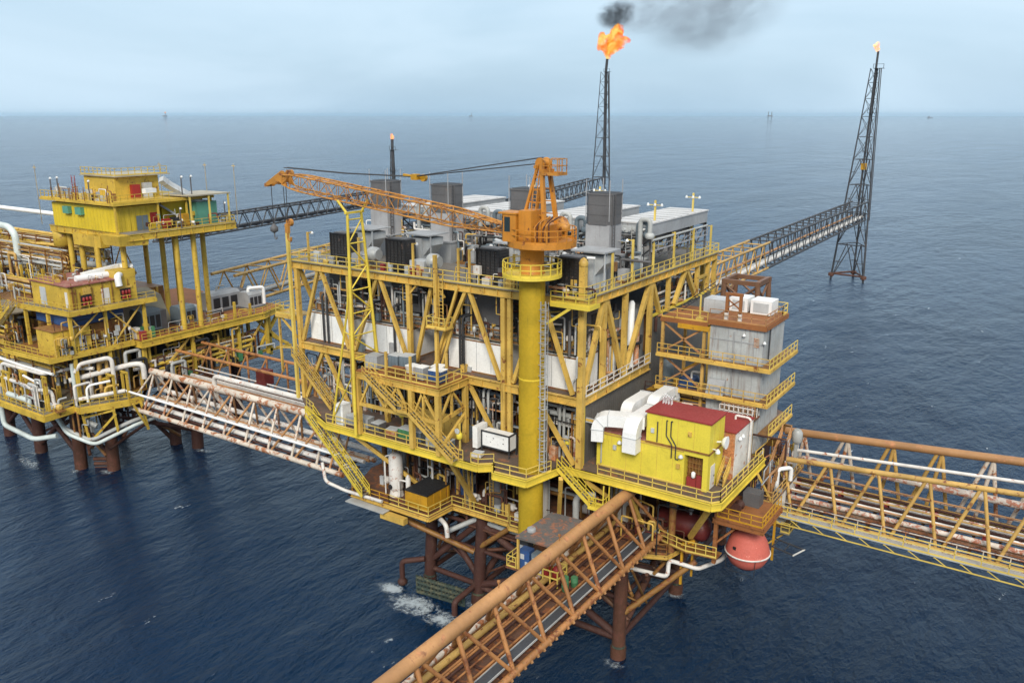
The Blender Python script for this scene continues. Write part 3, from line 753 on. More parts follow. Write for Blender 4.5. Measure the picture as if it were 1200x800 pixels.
for z in (24,30.5): mb.tube([on(fa,fb,z),V((-29.3,-4.5,ZM)).lerp(V((-25.9,-4.7,33)),(z-ZM)/13.5)],.07,6)
mb.tube([on(fa,fb,26.4),(-29.3,-4.5,ZM+.4)],.09,6)
part('lacing', mb, 'yellow', t)
mb = MB(); mb.tube([(-24.4,-5.5,43.3),(-25.6,-5.6,44.6)],.14,6); mb.tube([(-24.3,-3.6,43.3),(-23.6,-3.3,44.6)],.14,6); mb.beam((-24.4,-5.8,43.4),(-24.3,-3.3,43.4),.3,.2); part('saddle', mb, 'yellow', t)
# ------------------------------------------------------------------ equipment on the roof deck
def lamp_post(x, y, z, h, label, mat='yel_rail', face=(0,1), group='lamp posts along the platform rails', w=.2):
    t = thing('lamp_post', label, 'lamp post', (x,y,z), group)
    part('pole', MB().beam((x,y,z),(x,y,z+h), w, w, up=(0,1,0)), mat, t)
    fx, fy = face
    mb = MB(); mb.beam((x,y,z+h-.15),(x+fx*.7,y+fy*.7,z+h-.05),.07,.07); part('arm', mb, mat, t)
    mb = MB(); mb.lathe((x+fx*.75,y+fy*.75,z+h-.3), [(.05,.3),(.16,.2),(.2,.05),(.14,0)], 8); part('lamp_head', mb, 'lamp_head', t)
    return t

ORD = ['leftmost', 'second', 'third', 'rightmost']
WHERE = ['at the far left end of the platform roof', 'second from the left on the platform roof', 'behind the crane gantry', 'under the distant flare tower']
UX = [-33.2, -23.8, -12.8, -3.3]
BX = [(-33.4,-30.9), (-24.9,-22.3), (-12.7,-10.0), (-3.4,-.9)]
for i, X in enumerate(UX):
    x0, x1 = BX[i]
    # dark louvred radiator box
    t = thing('radiator_box', ['dark louvred radiator box left of the yellow boom rest mast','dark louvred radiator box just right of the yellow boom rest mast','dark louvred radiator box left of the crane column, on the roof edge','dark louvred radiator box half hidden right of the crane column'][i], 'radiator', (x0,.6,ZR), 'dark radiator boxes along the roof edge')
    mb = MB(); mb.box(x0,x1,.7,2.5,ZR+.25,ZR+3.5); part('housing', mb, 'dark_louvre', t)
    mb = MB()
    for x in (x0,x1): mb.beam((x,.66,ZR),(x,.66,ZR+3.6),.16)
    for k in range(1,5): mb.beam((x0+(x1-x0)*k/5,.66,ZR+.2),(x0+(x1-x0)*k/5,.66,ZR+3.4),.07)
    for z in (.3,3.5): mb.beam((x0,.66,ZR+z),(x1,.66,ZR+z),.14)
    part('frame', mb, 'dark', t)
    mb = MB(); mb.box(x0+.2,x1-.2,1,2.3,ZR+3.5,ZR+3.62); mb.box(x0-.25,x0+.1,1.2,2.8,ZR+1,ZR+2.4); part('cover', mb, 'stack_dark', t)
    # grey duct with flat canopy
    t = thing('duct_canopy', ['flat grey canopy and duct behind the leftmost dark radiator','flat grey canopy over a pale duct in the middle of the roof edge','flat grey canopy and duct left of the crane cab','flat grey canopy and duct below the rightmost exhaust stack'][i], 'canopy', (x0,3.6,ZR), 'grey canopies behind the radiators')
    a, b = x0+.6, x1+.9
    mb = MB(); mb.prism([(a,3.7),(a+1.8,3.7),(a+1.8,6.4),(a,6.4)],ZR,ZR+3.4)
    mb._add([(a+1.8,4,ZR+1.4),(a+1.8,6.2,ZR+1.4),(b,6.2,ZR+2.6),(b,4,ZR+2.6),(a+1.8,4,ZR+3.4),(a+1.8,6.2,ZR+3.4),(b,6.2,ZR+3.4),(b,4,ZR+3.4)], [(0,1,2,3),(4,7,6,5),(0,3,7,4),(1,5,6,2),(3,2,6,7)])
    part('duct', mb, 'grey_light', t)
    mb = MB(); mb.box(a-.5,b+.4,3.3,6.7,ZR+3.72,ZR+3.86); part('roof_sheet', mb, 'grey', t)
    for xx in (a-.4,b+.3): part('leg', MB().beam((xx,3.6,ZR),(xx,3.6,ZR+3.7),.12), 'grey_light', t)
    # exhaust stack
    t = thing('exhaust_stack', 'grey square stack with dark upper half, '+WHERE[i], 'exhaust stack', (X,10,ZR), 'grey exhaust stacks on the platform roof')
    w = 1.36
    mb = MB(); mb.box(X-1.7,X+1.7,8.4,11.8,ZR,ZR+2.3); mb.box(X-1.8,X+1.8,8.3,11.9,ZR+2.3,ZR+2.5); part('plinth', mb, 'grey', t)
    mb = MB(); mb.box(X-w,X+w,10-w,10+w,ZR+2.5,42.2); part('lower_casing', mb, 'stack_light', t)
    c = .4; mb = MB(); W = w+.08
    oct_ = [(-W+c,-W),(W-c,-W),(W,-W+c),(W,W-c),(W-c,W),(-W+c,W),(-W,W-c),(-W,-W+c)]
    mb.prism([(X+p,10+q) for p,q in oct_], 42.2, 45.2); part('upper_casing', mb, 'stack_dark', t)
    mb = MB(); mb.prism([(X+p*1.05,10+q*1.05) for p,q in oct_], 45.2, 45.36)
    for z in (43.2,44.2): mb.prism([(X+p*1.02,10+q*1.02) for p,q in oct_], z, z+.1)
    part('rim', mb, 'stack_dark', t)
    mb = MB(); mb.prism([(X+p*.9,10+q*.9) for p,q in oct_], 45.37, 45.4); part('mouth', mb, 'dark', t)
    for px_, py_ in ((-W,-W+.2),(W-.1,-W),(W,W-.3),(-W+.5,W)): part('rod', MB().beam((X+px_,10+py_,42.6),(X+px_,10+py_,46.7),.07), 'stack_light', t)
    part('ladder', ladder_mb((X+w+.2,9.2,ZR+2.4),(X+w+.2,9.2,45.2),.5,(0,1,0)), 'stack_dark', t)
    # fan set in front of the next bay
    fx = x1+1.6 if i < 3 else x0-3.2
    t = thing('fan_set', ['grey fan box right beside the leftmost dark radiator','grey fan box right beside the second dark radiator, near the ladder post','grey fan box between the crane column and the third dark radiator','grey fan box behind the crane column at the roof edge'][i], 'fan', (fx,1,ZR), 'fan boxes between the radiators')
    mb = MB(); mb.box(fx-.9,fx+1.1,.6,2.2,ZR+.15,ZR+1.5); part('casing', mb, ['grey','grey_light','blue_grey','grey'][i], t)
    mb = MB(); mb.lathe((fx+1.2,1.5,ZR+1.5), [(.75,0),(.82,.1),(.82,.9),(.6,1.0),(.6,1.3)], 16, 'x'); part('fan_drum', mb, 'galv', t)
    part('skid_base', MB().box(fx-1.1,fx+2.4,.5,2.4,ZR,ZR+.15), 'ochre_dark', t)
    # aerial cooler behind the stack
    cx0, cx1 = X-1.4, X+3.9
    if i == 3: cx1 = .1
    t = thing('aerial_cooler', ['long white topped aerial cooler behind the leftmost stack','long white topped aerial cooler behind the second stack','long white topped aerial cooler behind the crane gantry','long white topped aerial cooler at the right back corner of the roof'][i], 'cooler', ((cx0+cx1)/2,22,ZR), 'white topped coolers at the back of the roof')
    mb = MB(); mb.box(cx0,cx1,14.2,30,40.6,41.9); part('tube_bundle', mb, 'grey', t)
    mb = MB(); mb.box(cx0-.1,cx1+.1,14.1,30.1,41.9,42.05); part('top_cover', mb, 'cooler_white', t)
    mb = MB()
    for k in range(1,8): mb.box(cx0-.05,cx1+.05,14.1+2*k,14.16+2*k,42.05,42.1)
    part('cover_seam', mb, 'grey', t)
    for xx in (cx0-.1,cx1+.1):
        mb = MB(); mb.tube([(xx,14.4,40.2),(xx,29.8,40.2)],.14,7); part('header_pipe', mb, 'pipe_grey', t)
        part('side_rail', rail_mb([(xx,14.2,39.0),(xx,30,39.0)],1.1,1.8,.035), 'stack_light', t)
    mb = MB()
    for y in (14.4,19.5,24.6,29.8):
        for x in (cx0+.1,cx1-.1): mb.beam((x,y,ZR),(x,y,40.6),.2)
        mb.beam((cx0,y,40.4),(cx1,y,40.4),.2); mb.beam((cx0+.1,y,ZR),(cx1-.1,y,40.4),.12)
    for x in (cx0+.1,cx1-.1):
        for y0,y1 in ((14.4,19.5),(19.5,24.6),(24.6,29.8)): mb.beam((x,y0,40.3),(x,(y0+y1)/2,38.4),.13); mb.beam((x,y1,40.3),(x,(y0+y1)/2,38.4),.13); 
        mb.beam((x,14.4,38.4),(x,29.8,38.4),.14)
    part('support_frame', mb, 'stack_dark', t)
    for k in range(4):
        mb = MB(); mb.lathe(((cx0+cx1)/2,16.4+3.8*k,39.2), [(.9,0),(1.5,.7),(1.6,1.3)], 14); part('fan_cowl', mb, 'grey', t)
    mb = MB(); mb.box(cx0-.05,cx1+.05,14.0,14.2,40.9,41.6)
    for k in range(6): mb.lathe((cx0+.4+.7*k,14.02,41.2), [(.16,-.3),(.16,0)], 8, 'y')
    part('header_box', mb, 'grey_light', t)
    # looping vent pipes beside the stack
    for k, dx in enumerate((2.9,4.5)):
        if i == 3 and k: dx = 2.4
        yy = 12.6+.6*k
        mb = MB(); mb.pipe([(X+dx,yy,ZR),(X+dx,yy,42.6-.4*k),(X+dx+1.1,yy,42.6-.4*k),(X+dx+1.1,yy,41.2)],.26,10,.6); mb.lathe((X+dx+1.1,yy,40.6),[(.3,0),(.5,.1),(.5,.5),(.3,.65)],10)
        solo('vent_pipe', mb, ['pipe_grey','blue_grey'][k], 'grey looped vent pipe, the '+['nearer','farther'][k]+' one right of the '+['leftmost','second','third','rightmost'][i]+' stack', 'vent pipe', (X+dx,yy,ZR), 'looped vent pipes between the stacks')
    # white insulated pipe at the foot of the stack
    mb = MB(); mb.pipe([(X-4.2,9.2,ZR+2.3),(X-2.6,7.4,ZR+2.3),(X-1.7,7.4,ZR+2.3),(X-1.7,7.4,ZR+.4)],.24,8,.5); mb.pipe([(X-4.2,10.2,ZR+2.9),(X-2.3,9.0,ZR+2.9)],.2,8)
    solo('insulated_pipe', mb, 'white_clad', 'bent white insulated pipe at the foot of the '+ORD[i]+' exhaust stack', 'pipe', (X-3,8,ZR), 'bent white pipes by the stacks')
    # dark pipe clutter and valves around
    rnd = random.Random(40+i)
    t = thing('valve_skid', 'dark cluttered valve skid between stack and cooler, beside the '+ORD[i]+' exhaust stack', 'valve skid', (X+4,11,ZR), 'valve skids beside the stacks')
    part('base_frame', MB().box(X+2.3,X+(3.2 if i==3 else 5.6),8.6,13.4,ZR,ZR+.25), 'ochre_dark', t)
    for k in range(9):
        xa = X+rnd.uniform(2.4,3.1 if i==3 else 5.3); ya = rnd.uniform(8.8,13); zz = ZR+rnd.uniform(.8,2.9)
        mb = MB(); mb.pipe([(xa,ya,ZR+.2),(xa,ya,zz),(xa+rnd.choice((-.8,.5)),ya+rnd.uniform(-1,1),zz)],rnd.uniform(.08,.2),7,.3); part('pipe', mb, rnd.choice(['dark','blue_grey','pipe_grey','black_steel']), t)
    for k in range(3):
        xa = X+rnd.uniform(2.6,2.9 if i==3 else 5.2); ya = rnd.uniform(9,12.6)
        mb = MB(); mb.cbox((xa,ya,ZR+.25),.9,.9,rnd.uniform(1,2)); part('cabinet', mb, rnd.choice(['grey','blue_grey','stack_dark']), t)
# roof masts and lamps
for k, x in enumerate((-36.2,-28.2,-20.4,-14.4,-13.0,-7.6)):
    lamp_post(x, -.2, ZR, 3.5, 'ochre lamp post on the front roof rail, '+['leftmost of the row','left of the lattice boom rest','right of the second dark radiator','just right of the ladder post','second to the right of the ladder post','left of the crane column'][k], 'ochre', (0,.9), 'ochre lamp posts on the front roof rail')
for k, (y, h) in enumerate(((5.2,3.6),(9.6,4.4),(14.6,3.4),(20,4.0),(25.5,3.8),(31,3.6))):
    lamp_post(.3, y, ZR, h, 'ochre lamp post on the right roof rail, '+['nearest the corner post','second back from the corner post','in the middle by the third bay','beside the cooler fans','second from the far end','at the far back corner'][k], 'yel_rail', (-.9,0), 'ochre lamp posts on the right roof rail')
for k, (x, y) in enumerate(((-.6,16.5),(-.6,27),(-8.6,20),(-14,29),(-24.5,30))):
    t = thing('lamp_mast', 'tall yellow mast with clustered lamps standing above the coolers, '+['nearest the rightmost stack','at the right back corner','left of the right cooler','behind the crane gantry','behind the second stack'][k], 'lamp mast', (x,y,ZR), 'yellow lamp masts above the coolers')
    part('pole', MB().beam((x,y,ZR),(x,y,44.2),.18), 'yel_rail', t)
    part('crossarm', MB().beam((x-.8,y,43.7),(x+.8,y,43.7),.08), 'yel_rail', t)
    for s in (-.8,.0,.8): part('lamp_head', MB().lathe((x+s,y-.1,43.6),[(.06,.3),(.16,.1),(.13,0)],8), 'lamp_head', t)
mb = MB(); mb.beam((-.6,13.4,ZR),(-.6,13.4,41.2),.18); mb.lathe((-.6,13.4,41.2),[(.1,0),(.42,.2),(.42,.3),(.1,.34)],10)
solo('vent_post', mb, 'white', 'thin white vent post with a flared cap in front of the right cooler', 'vent', (-.6,13.4,ZR))
mb = MB(); mb.pipe([(-1.2,2.2,ZR),(-1.2,2.2,ZR+3.4),(1.0-1.2,2.6,ZR+3.4)],.12,8,.3); solo('white_post', mb, 'white', 'thin white pipe post at the corner canopy on the roof', 'pipe', (-1.2,2.2,ZR))
mb = MB(); mb.pipe([(-2.2,13.8,ZR+.5),(-.8,13.8,ZR+.5),(-.8,13.8,ZR+1.6),(-.8,20,ZR+1.6)],.2,8,.4); solo('coolant_pipe', mb, 'pipe_grey', 'grey pipe along the foot of the right cooler', 'pipe', (-1,15,ZR))
part('access_ladder', ladder_mb((-1.7,13.9,ZR),(-1.7,13.9,41.6),.6), 'galv', [o for o in bpy.data.objects if o.name.startswith('aerial_cooler') and 'right back' in o['label']][0])

# ------------------------------------------------------------------ mid deck: white enclosures and the plant behind them
EN = [(-38.2,-31.0), (-29.6,-22.2), (-17.0,-9.6), (-7.2,-.9)]
for i, (x0, x1) in enumerate(EN):
    t = thing('turbine_enclosure', ['big white panelled enclosure in the leftmost bay','big white panelled enclosure behind the lattice boom rest','big white panelled enclosure above the zigzag stair','big white panelled enclosure right of the crane column'][i], 'machine enclosure', ((x0+x1)/2,5.5,ZD), 'white enclosures on the middle deck')
    mb = MB(); mb.box(x0,x1,1.25,9,ZD+.12,ZD+3.4); part('body', mb, 'white', t)
    part('base', MB().box(x0-.1,x1+.1,1.15,9.1,ZD,ZD+.12), 'ochre_dark', t)
    mb = MB()
    for k in range(1,4): xx = x0+(x1-x0)*k/4; mb.box(xx-.02,xx+.02,1.23,1.25,ZD+.2,ZD+3.3)
    part('panel_seam', mb, 'grey', t)
    mb = MB(); mb.box(x0+.8,x0+1.7,1.21,1.25,ZD+.3,ZD+2.3); part('door', mb, 'white', t)
    mb = MB(); mb.beam((x0,1.25,ZD+3.42),(x1,1.25,ZD+3.42),.1); mb.beam((x1,1.25,ZD+3.42),(x1,9,ZD+3.42),.1); part('top_trim', mb, 'ochre_dark', t)
    # intake plenum hanging above it
    t = thing('intake_plenum', ['dark grey plenum above the leftmost white enclosure','dark grey plenum above the white enclosure behind the boom rest','dark grey plenum above the white enclosure over the stair','dark grey plenum above the white enclosure right of the crane'][i], 'air duct', ((x0+x1)/2,6,ZW), 'dark plenums under the roof')
    mb = MB(); mb.box(x0+1.6,x1-.3,3.2,8,ZW+.2,ZR-.75); part('casing', mb, 'stack_dark', t)
    mb = MB(); mb.box(x0+.2,x0+1.5,4,7.5,ZW-.8,ZR-1.2); part('side_duct', mb, 'grey', t)
    mb = MB(); mb.box(x1-1.6,x1-.6,3.1,3.2,ZW+1.2,ZW+2.4); mb.box(x1-.3,x1-.24,4,6.2,ZW+.8,ZW+2.6); part('hatch', mb, 'dark', t)
    mb = MB(); mb.beam((x0,2.6,ZW+.1),(x1,2.6,ZW+.1),.2,.24); mb.beam((x0,2.9,ZW-.4),(x1,2.9,ZW-.4),.12); part('bracket_rail', mb, 'pipe_grey', t)
    # machine hall behind
    t = thing('machine_hall', ['grey ribbed machine hall behind the leftmost enclosure','grey ribbed machine hall behind the boom rest bay','grey ribbed machine hall behind the stair bay','grey ribbed machine hall seen through the right face'][i], 'machine hall', ((x0+x1)/2,20,ZD), 'grey machine halls inside the platform')
    mb = MB(); mb.box(x0+.3,x1-.4,11,31,ZD,ZD+6.2); part('body', mb, 'grey', t)
    part('roof', MB().box(x0+.1,x1-.2,10.8,31.2,ZD+6.2,ZD+6.4), 'stack_dark', t)
    mb = MB()
    for k in range(8): mb.box(x1-.4,x1-.34,12+2.3*k,13.2+2.3*k,ZD+1.2,ZD+2.6)
    part('vent_grille', mb, 'dark', t)
# plant seen through the right face of the upper storey
for k, (y, r, h) in enumerate(((10.4,.45,5.6),(12.3,.35,7.0),(13.8,.3,4.6))):
    mb = MB(); mb.lathe((-.9,y,ZD),[(r*1.3,0),(r*1.3,.15),(r,.2),(r,h),(r*.5,h+.3)],12)
    solo('vertical_vessel', mb, ['grey_light','white','rusty_wall'][k], ['pale grey vertical vessel behind the white rail of the right face','tall thin white vertical vessel behind the right face','rust stained vertical vessel behind the right face'][k], 'vessel', (-.9,y,ZD))
for k in range(5):
    y = 16.5+3.4*k; rnd = random.Random(k)
    t = thing('pipe_stand', ['rusty pipe stand just above the top of the grey wall, nearest the step','rusty pipe stand second behind the step of the grey wall','rusty pipe stand midway along the top of the grey wall','rusty pipe stand second from the far end of the grey wall','rusty pipe stand at the far end of the grey wall'][k], 'pipe stand', (-1.2,y,ZW), 'pipe stands above the grey wall')
    part('frame', MB().beam((-1.2,y,ZW-4),(-1.2,y,ZW+2.8),.22), 'ochre_dark', t)
    for j in range(4):
        z = ZW+.5+.6*j; mb = MB(); mb.tube([(-1.0+.1*j,y-1.6,z),(-1.0+.1*j,y+1.6,z)],.1+.04*(j%2),7); part('pipe', mb, rnd.choice(['pipe_white','pipe_grey','rust_red','bridge_ochre']), t)

# ------------------------------------------------------------------ pipe racks and vessels between main and mid deck
def pipe_rack(label, x0, x1, y0, z0, n, mats, seed, group, axis='x', legs=None, dz=.45):
    rnd = random.Random(seed)
    t = thing('pipe_rack', label, 'pipe rack', ((x0+x1)/2,y0,legs if legs is not None else z0) if axis == 'x' else (y0,(x0+x1)/2,legs if legs is not None else z0), group)
    W = (lambda a,b,c: (a,b,c)) if axis == 'x' else (lambda a,b,c: (b,a,c))
    for k in range(n):
        r = rnd.choice((.09,.12,.16,.22,.28)); yy = y0+.55*(k % 4)+rnd.uniform(-.08,.08); zz = z0+dz*2*(k//4)+r
        a = x0+rnd.uniform(0,1.5); b = x1-rnd.uniform(0,1.5)
        pts = [W(a,yy,zz),W(b,yy,zz)]
        if rnd.random() < .6: pts = [W(a,yy,zz+rnd.choice((-1.6,1.3)))]+pts
        if rnd.random() < .6: pts = pts+[W(b,yy,zz+rnd.choice((-1.8,-1.2,1.2)))]
        mb = MB(); mb.pipe(pts, r, 8, .4); part('pipe', mb, rnd.choice(mats), t)
    m_ = max(2, int((x1-x0)/4))
    for k in range(m_):
        xx = x0+.8+(x1-x0-1.6)*k/(m_-1); mb = MB()
        for lv in range((n+3)//4): mb.beam(W(xx,y0-.4,z0+dz*2*lv-.1),W(xx,y0+2.1,z0+dz*2*lv-.1),.16)
        zt = z0+dz*2*((n-1)//4)
        for yy in (y0-.35,y0+2.05): mb.beam(W(xx,yy,legs if legs is not None else z0-.3),W(xx,yy,zt),.16)
        part('trestle', mb, 'ochre_dark', t)
    return t
dm = ['black_steel','pipe_grey','pipe_grey','blue_grey','rust_red','ochre_dark','pipe_white']
G1 = 'pipe racks under the middle deck'
pipe_rack('dark pipe rack under the middle deck at the far left bay', -38, -30.6, 2.2, 23.6, 8, dm, 1, G1, legs=ZM)
pipe_rack('dark pipe rack behind the laydown deck frame', -29.6, -21.6, 2.6, 23.2, 8, dm, 2, G1, legs=ZM)
pipe_rack('dark pipe rack above the white control skid', -20.6, -9.4, 2.2, 23.2, 10, dm, 3, G1, legs=ZM)
pipe_rack('dark pipe rack right of the crane column below the middle deck', -7.6, -.8, 1.6, 22.8, 10, dm, 4, G1, legs=ZM)
def pump_skid(x, y, z, label, seed, group, mats=('grey','blue_grey','ochre_dark'), s=1.0):
    rnd = random.Random(seed)
    t = thing('pump_skid', label, 'pump', (x,y,z), group)
    part('base_frame', MB().box(x-1.5*s,x+1.5*s,y-.8*s,y+.8*s,z,z+.22), 'ochre_dark', t)
    mb = MB(); mb.lathe((x-1.3*s,y,z+.85*s),[(.2,0),(.52*s,.12),(.52*s,1.1*s),(.3*s,1.25*s),(.12,1.3*s),(.12,1.6*s)],12,'x'); part('motor', mb, mats[0], t)
    mb = MB(); mb.lathe((x+.4*s,y,z+.85*s),[(.2,0),(.6*s,.2),(.6*s,.6*s),(.25,.8*s)],12,'x'); mb.cbox((x+.7*s,y,z+.22),.7*s,.6*s,.5*s); part('pump_casing', mb, mats[1], t)
    mb = MB(); mb.pipe([(x+.7*s,y,z+1.2*s),(x+.7*s,y,z+2.2*s),(x+.7*s,y+1.2,z+2.2*s)],.16,8,.4); part('discharge_pipe', mb, rnd.choice(['pipe_grey','pipe_white']), t)
    mb = MB(); mb.cbox((x-.9*s,y-.65*s,z+.22),.5,.25,1.3*s); part('control_box', mb, 'grey_light', t)
    return t
G2 = 'pumps on the main deck inside the platform'
for k, (x, y) in enumerate(((-36,1.6),(-33,3.6),(-27.5,2.2),(-20,4),(-17.8,1.6),(-11.2,3.6),(-6.2,3.2),(-3.2,2.0))):
    pump_skid(x, y, ZM, ['grey pump in the far left bay of the main deck','grey pump behind the far left stair','grey pump behind the white kiosk','grey pump deep behind the laydown frame','grey pump below the laydown deck, near its right post','grey pump behind the white control skid','grey pump left of the crane column','grey pump right of the crane column'][k], k, G2)
def drum(x, y, z, r, l, label, mat, axis='x', group=None):
    t = thing('horizontal_drum', label, 'pressure vessel', (x,y,z), group)
    mb = MB(); c = (x-l/2,y,z+r+.5) if axis == 'x' else (x,y-l/2,z+r+.5)
    mb.lathe(c,[(r*.2,-r*.45),(r*.75,-r*.28),(r,0),(r,l),(r*.75,l+r*.28),(r*.2,l+r*.45)],18,axis); part('shell', mb, mat, t)
    for s in (-.3,.3):
        p = (x+s*l,y) if axis == 'x' else (x,y+s*l)
        mb = MB(); mb.cbox((p[0],p[1],z),.3 if axis == 'x' else r*1.5,r*1.5 if axis == 'x' else .3,.6+r*.3); part('saddle', mb, 'ochre_dark', t)
    mb = MB()
    for s in (-.2,.15): 
        p = V((x+(s*l if axis == 'x' else 0),y+(s*l if axis != 'x' else 0),z+2*r+.4)); mb.lathe(p,[(.14,0),(.14,.5),(.26,.52),(.26,.62)],8)
    part('nozzle', mb, 'pipe_grey', t)
    return t
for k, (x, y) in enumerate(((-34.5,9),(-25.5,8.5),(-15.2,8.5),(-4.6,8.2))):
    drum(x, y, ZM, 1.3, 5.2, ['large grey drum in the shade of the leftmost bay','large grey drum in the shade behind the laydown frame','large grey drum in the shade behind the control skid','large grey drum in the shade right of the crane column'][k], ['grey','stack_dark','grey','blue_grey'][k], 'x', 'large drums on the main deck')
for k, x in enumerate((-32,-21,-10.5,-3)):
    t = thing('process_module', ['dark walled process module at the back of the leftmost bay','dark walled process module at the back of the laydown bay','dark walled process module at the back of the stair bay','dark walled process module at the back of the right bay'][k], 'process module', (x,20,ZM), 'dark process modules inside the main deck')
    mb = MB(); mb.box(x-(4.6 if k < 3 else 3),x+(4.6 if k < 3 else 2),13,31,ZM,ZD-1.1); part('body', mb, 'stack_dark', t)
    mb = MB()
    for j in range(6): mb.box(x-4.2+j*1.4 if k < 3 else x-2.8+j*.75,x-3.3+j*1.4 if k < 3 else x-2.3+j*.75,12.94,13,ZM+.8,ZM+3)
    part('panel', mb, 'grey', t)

# ------------------------------------------------------------------ loose gear on the laydown deck and on the main deck edge
def crate(x, y, z, w, d, h, mat, label, group, rz=0, lid='grey_light'):
    t = thing('crate', label, 'crate', (x,y,z), group)
    mb = MB(); mb.cbox((x,y,z+.12),w,d,h-.16,rz); part('box', mb, mat, t)
    mb = MB(); mb.cbox((x,y,z+h-.04),w+.06,d+.06,.08,rz); part('lid', mb, lid, t)
    ca, sa = math.cos(rz), math.sin(rz); mb = MB()
    for s in (-.32,.32): mb.cbox((x+s*w*ca,y+s*w*sa,z),.12,d,.12,rz)
    part('runner', mb, 'ochre_dark', t)
    mb = MB()
    for s in (-.5,-.17,.17,.5): mb.cbox((x+s*w*ca-(-d/2-.015)*sa,y+s*w*sa+(-d/2-.015)*ca,z+.14),.06,.05,h-.2,rz)
    part('rib', mb, mat, t)
    return t
G3 = 'crates and tanks on the laydown deck'
for a in ((-23.2,-3.6,1.5,1.4,1.5,'grey','grey crate at the left corner of the laydown deck, by the mast',.1,'grey'),(-21.4,-2.2,1.3,1.2,1.5,'blue_grey','blue grey crate left of centre on the laydown deck',.0,'grey_light'),(-20.0,-2.0,1.3,1.3,1.6,'blue_grey','blue grey crate at the centre of the laydown deck',.2,'grey_light'),
          (-18.6,-2.8,1.2,1.1,.9,'white_rusty','low white crate in the middle of the laydown deck',-.1,'white'),(-19.6,-4.2,1.4,1.0,.8,'ochre_dark','flat rusty crate near the front rail of the laydown deck',.1,'orange_floor'),(-15.6,-2.2,1.3,1.2,1.2,'grey_light','pale grey crate at the right of the laydown deck',.15,'white'),
          (-14.6,-3.6,1.5,1.2,1.3,'blue','blue crate near the right rail of the laydown deck',.05,'white'),(-16.4,-3.9,1.0,1.0,1.4,'grey','tall grey crate by the right middle post of the laydown deck',0,'white')):
    crate(*a[:2],26.72,*a[2:5],a[5],a[6],G3,a[7],a[8])
G4 = 'crates along the front rail of the main deck'
for a in ((-26.6,-3.6,1.5,1.2,1.2,'grey','grey crate next to the white kiosk',.0),(-25.2,-3.3,1.2,1.2,1.1,'grey_light','pale grey crate left of the mast foot',.1),(-23.3,-3.4,1.1,1.2,1.0,'stack_dark','dark crate just right of the mast foot',0),(-21.0,-3.6,1.3,1.0,.8,'rusty_wall','rusty crate under the laydown deck, near the left',.2),
          (-19.2,-3.4,1.5,1.2,1.2,'green','dull green crate under the middle of the laydown deck',.0),(-17.6,-3.2,1.2,1.2,1.2,'blue_grey','blue grey crate behind the middle laydown post',0),(-15.4,-3.6,1.1,1.2,1.1,'grey_light','pale crate behind the lower stair flight',.1),(-14.0,-3.4,1.6,1.2,1.0,'blue_grey','long blue grey crate behind the lower stair flight',0),(-9.9,-3.3,1.0,.9,.5,'white_rusty','flat white box beside the foot of the zigzag stair',.2)):
    crate(*a[:2],ZM,*a[2:5],a[5],a[6],G4,a[7])
t = thing('kiosk', 'white upright kiosk at the left end of the main deck rail', 'kiosk', (-28.2,-3.9,ZM))
mb = MB(); mb.cbox((-28.2,-3.9,ZM+.1),1.2,1.3,2.3); part('body', mb, 'white', t); part('base', MB().cbox((-28.2,-3.9,ZM),1.3,1.4,.1), 'grey', t)
part('door', MB().box(-28.6,-27.9,-4.58,-4.55,ZM+.2,ZM+2.1), 'grey_light', t)
t = thing('control_skid', 'white rectangular control panel skid standing left of the crane column', 'control panel', (-8.8,-1.2,ZM))
mb = MB(); mb.box(-10.4,-7.0,-1.9,-.7,ZM+.75,ZM+2.3); part('panel_box', mb, 'white', t)
mb = MB()
for x in (-10.4,-7.0):
    for y in (-1.95,-.65): mb.beam((x,y,ZM),(x,y,ZM+2.4),.12)
for z in (.7,2.35): mb.beam((-10.4,-1.95,ZM+z),(-7,-1.95,ZM+z),.12); mb.beam((-7,-1.95,ZM+z),(-7,-.65,ZM+z),.12)
part('frame', mb, 'black_steel', t)
mb = MB()
for k, (x, z) in enumerate(((-9.8,1.8),(-9.3,1.3),(-8.9,1.75),(-8.4,1.2),(-7.7,1.9),(-7.7,1.4))): s_ = .05+.03*(k%3); mb.box(x-s_*1.2,x+s_*.3,-1.92,-1.9,ZM+z-s_*.3,ZM+z+s_*.4)
part('gauge', mb, 'dark', t)
mb = MB(); mb.box(-11.3,-10.7,-2.3,-.5,ZM+.4,ZM+2.7); part('side_cabinet', mb, 'white', t); mb = MB(); mb.box(-11.31,-11.3,-2.1,-.7,ZM+.6,ZM+2.5); part('cabinet_front', mb, 'grey', t)
for k, (x, y, lab) in enumerate(((-12.4,-3.0,'yellow valve post with round box beside the foot of the zigzag stair'),(-21.6,-1.4,'yellow valve post behind the crates under the laydown deck'),(-2.2,1.6,'yellow valve post right of the crane column'))):
    t = thing('valve_post', lab, 'valve', (x,y,ZM)); part('pole', MB().beam((x,y,ZM),(x,y,ZM+3),.16), 'yel_rail', t)
    mb = MB(); mb.lathe((x,y-.1,ZM+1.6),[(.2,-.3),(.34,-.1),(.34,.3),(.2,.45)],10); part('body', mb, 'house_yellow', t); part('wheel', MB().lathe((x,y-.5,ZM+2.3),[(.3,0),(.3,.06)],10,'y'), 'grey_light', t)
t = thing('extinguisher', 'red wheeled fire extinguisher standing inside the bay above the white control skid', 'fire extinguisher', (-12.6,1.2,ZM))
part('cylinder', MB().lathe((-12.6,.9,ZM+.25),[(.26,0),(.3,.1),(.3,1.3),(.1,1.5),(.1,1.65)],12), 'red', t); part('trolley', MB().beam((-12.6,1.15,ZM),(-12.6,1.2,ZM+1.7),.5,.06), 'red', t)
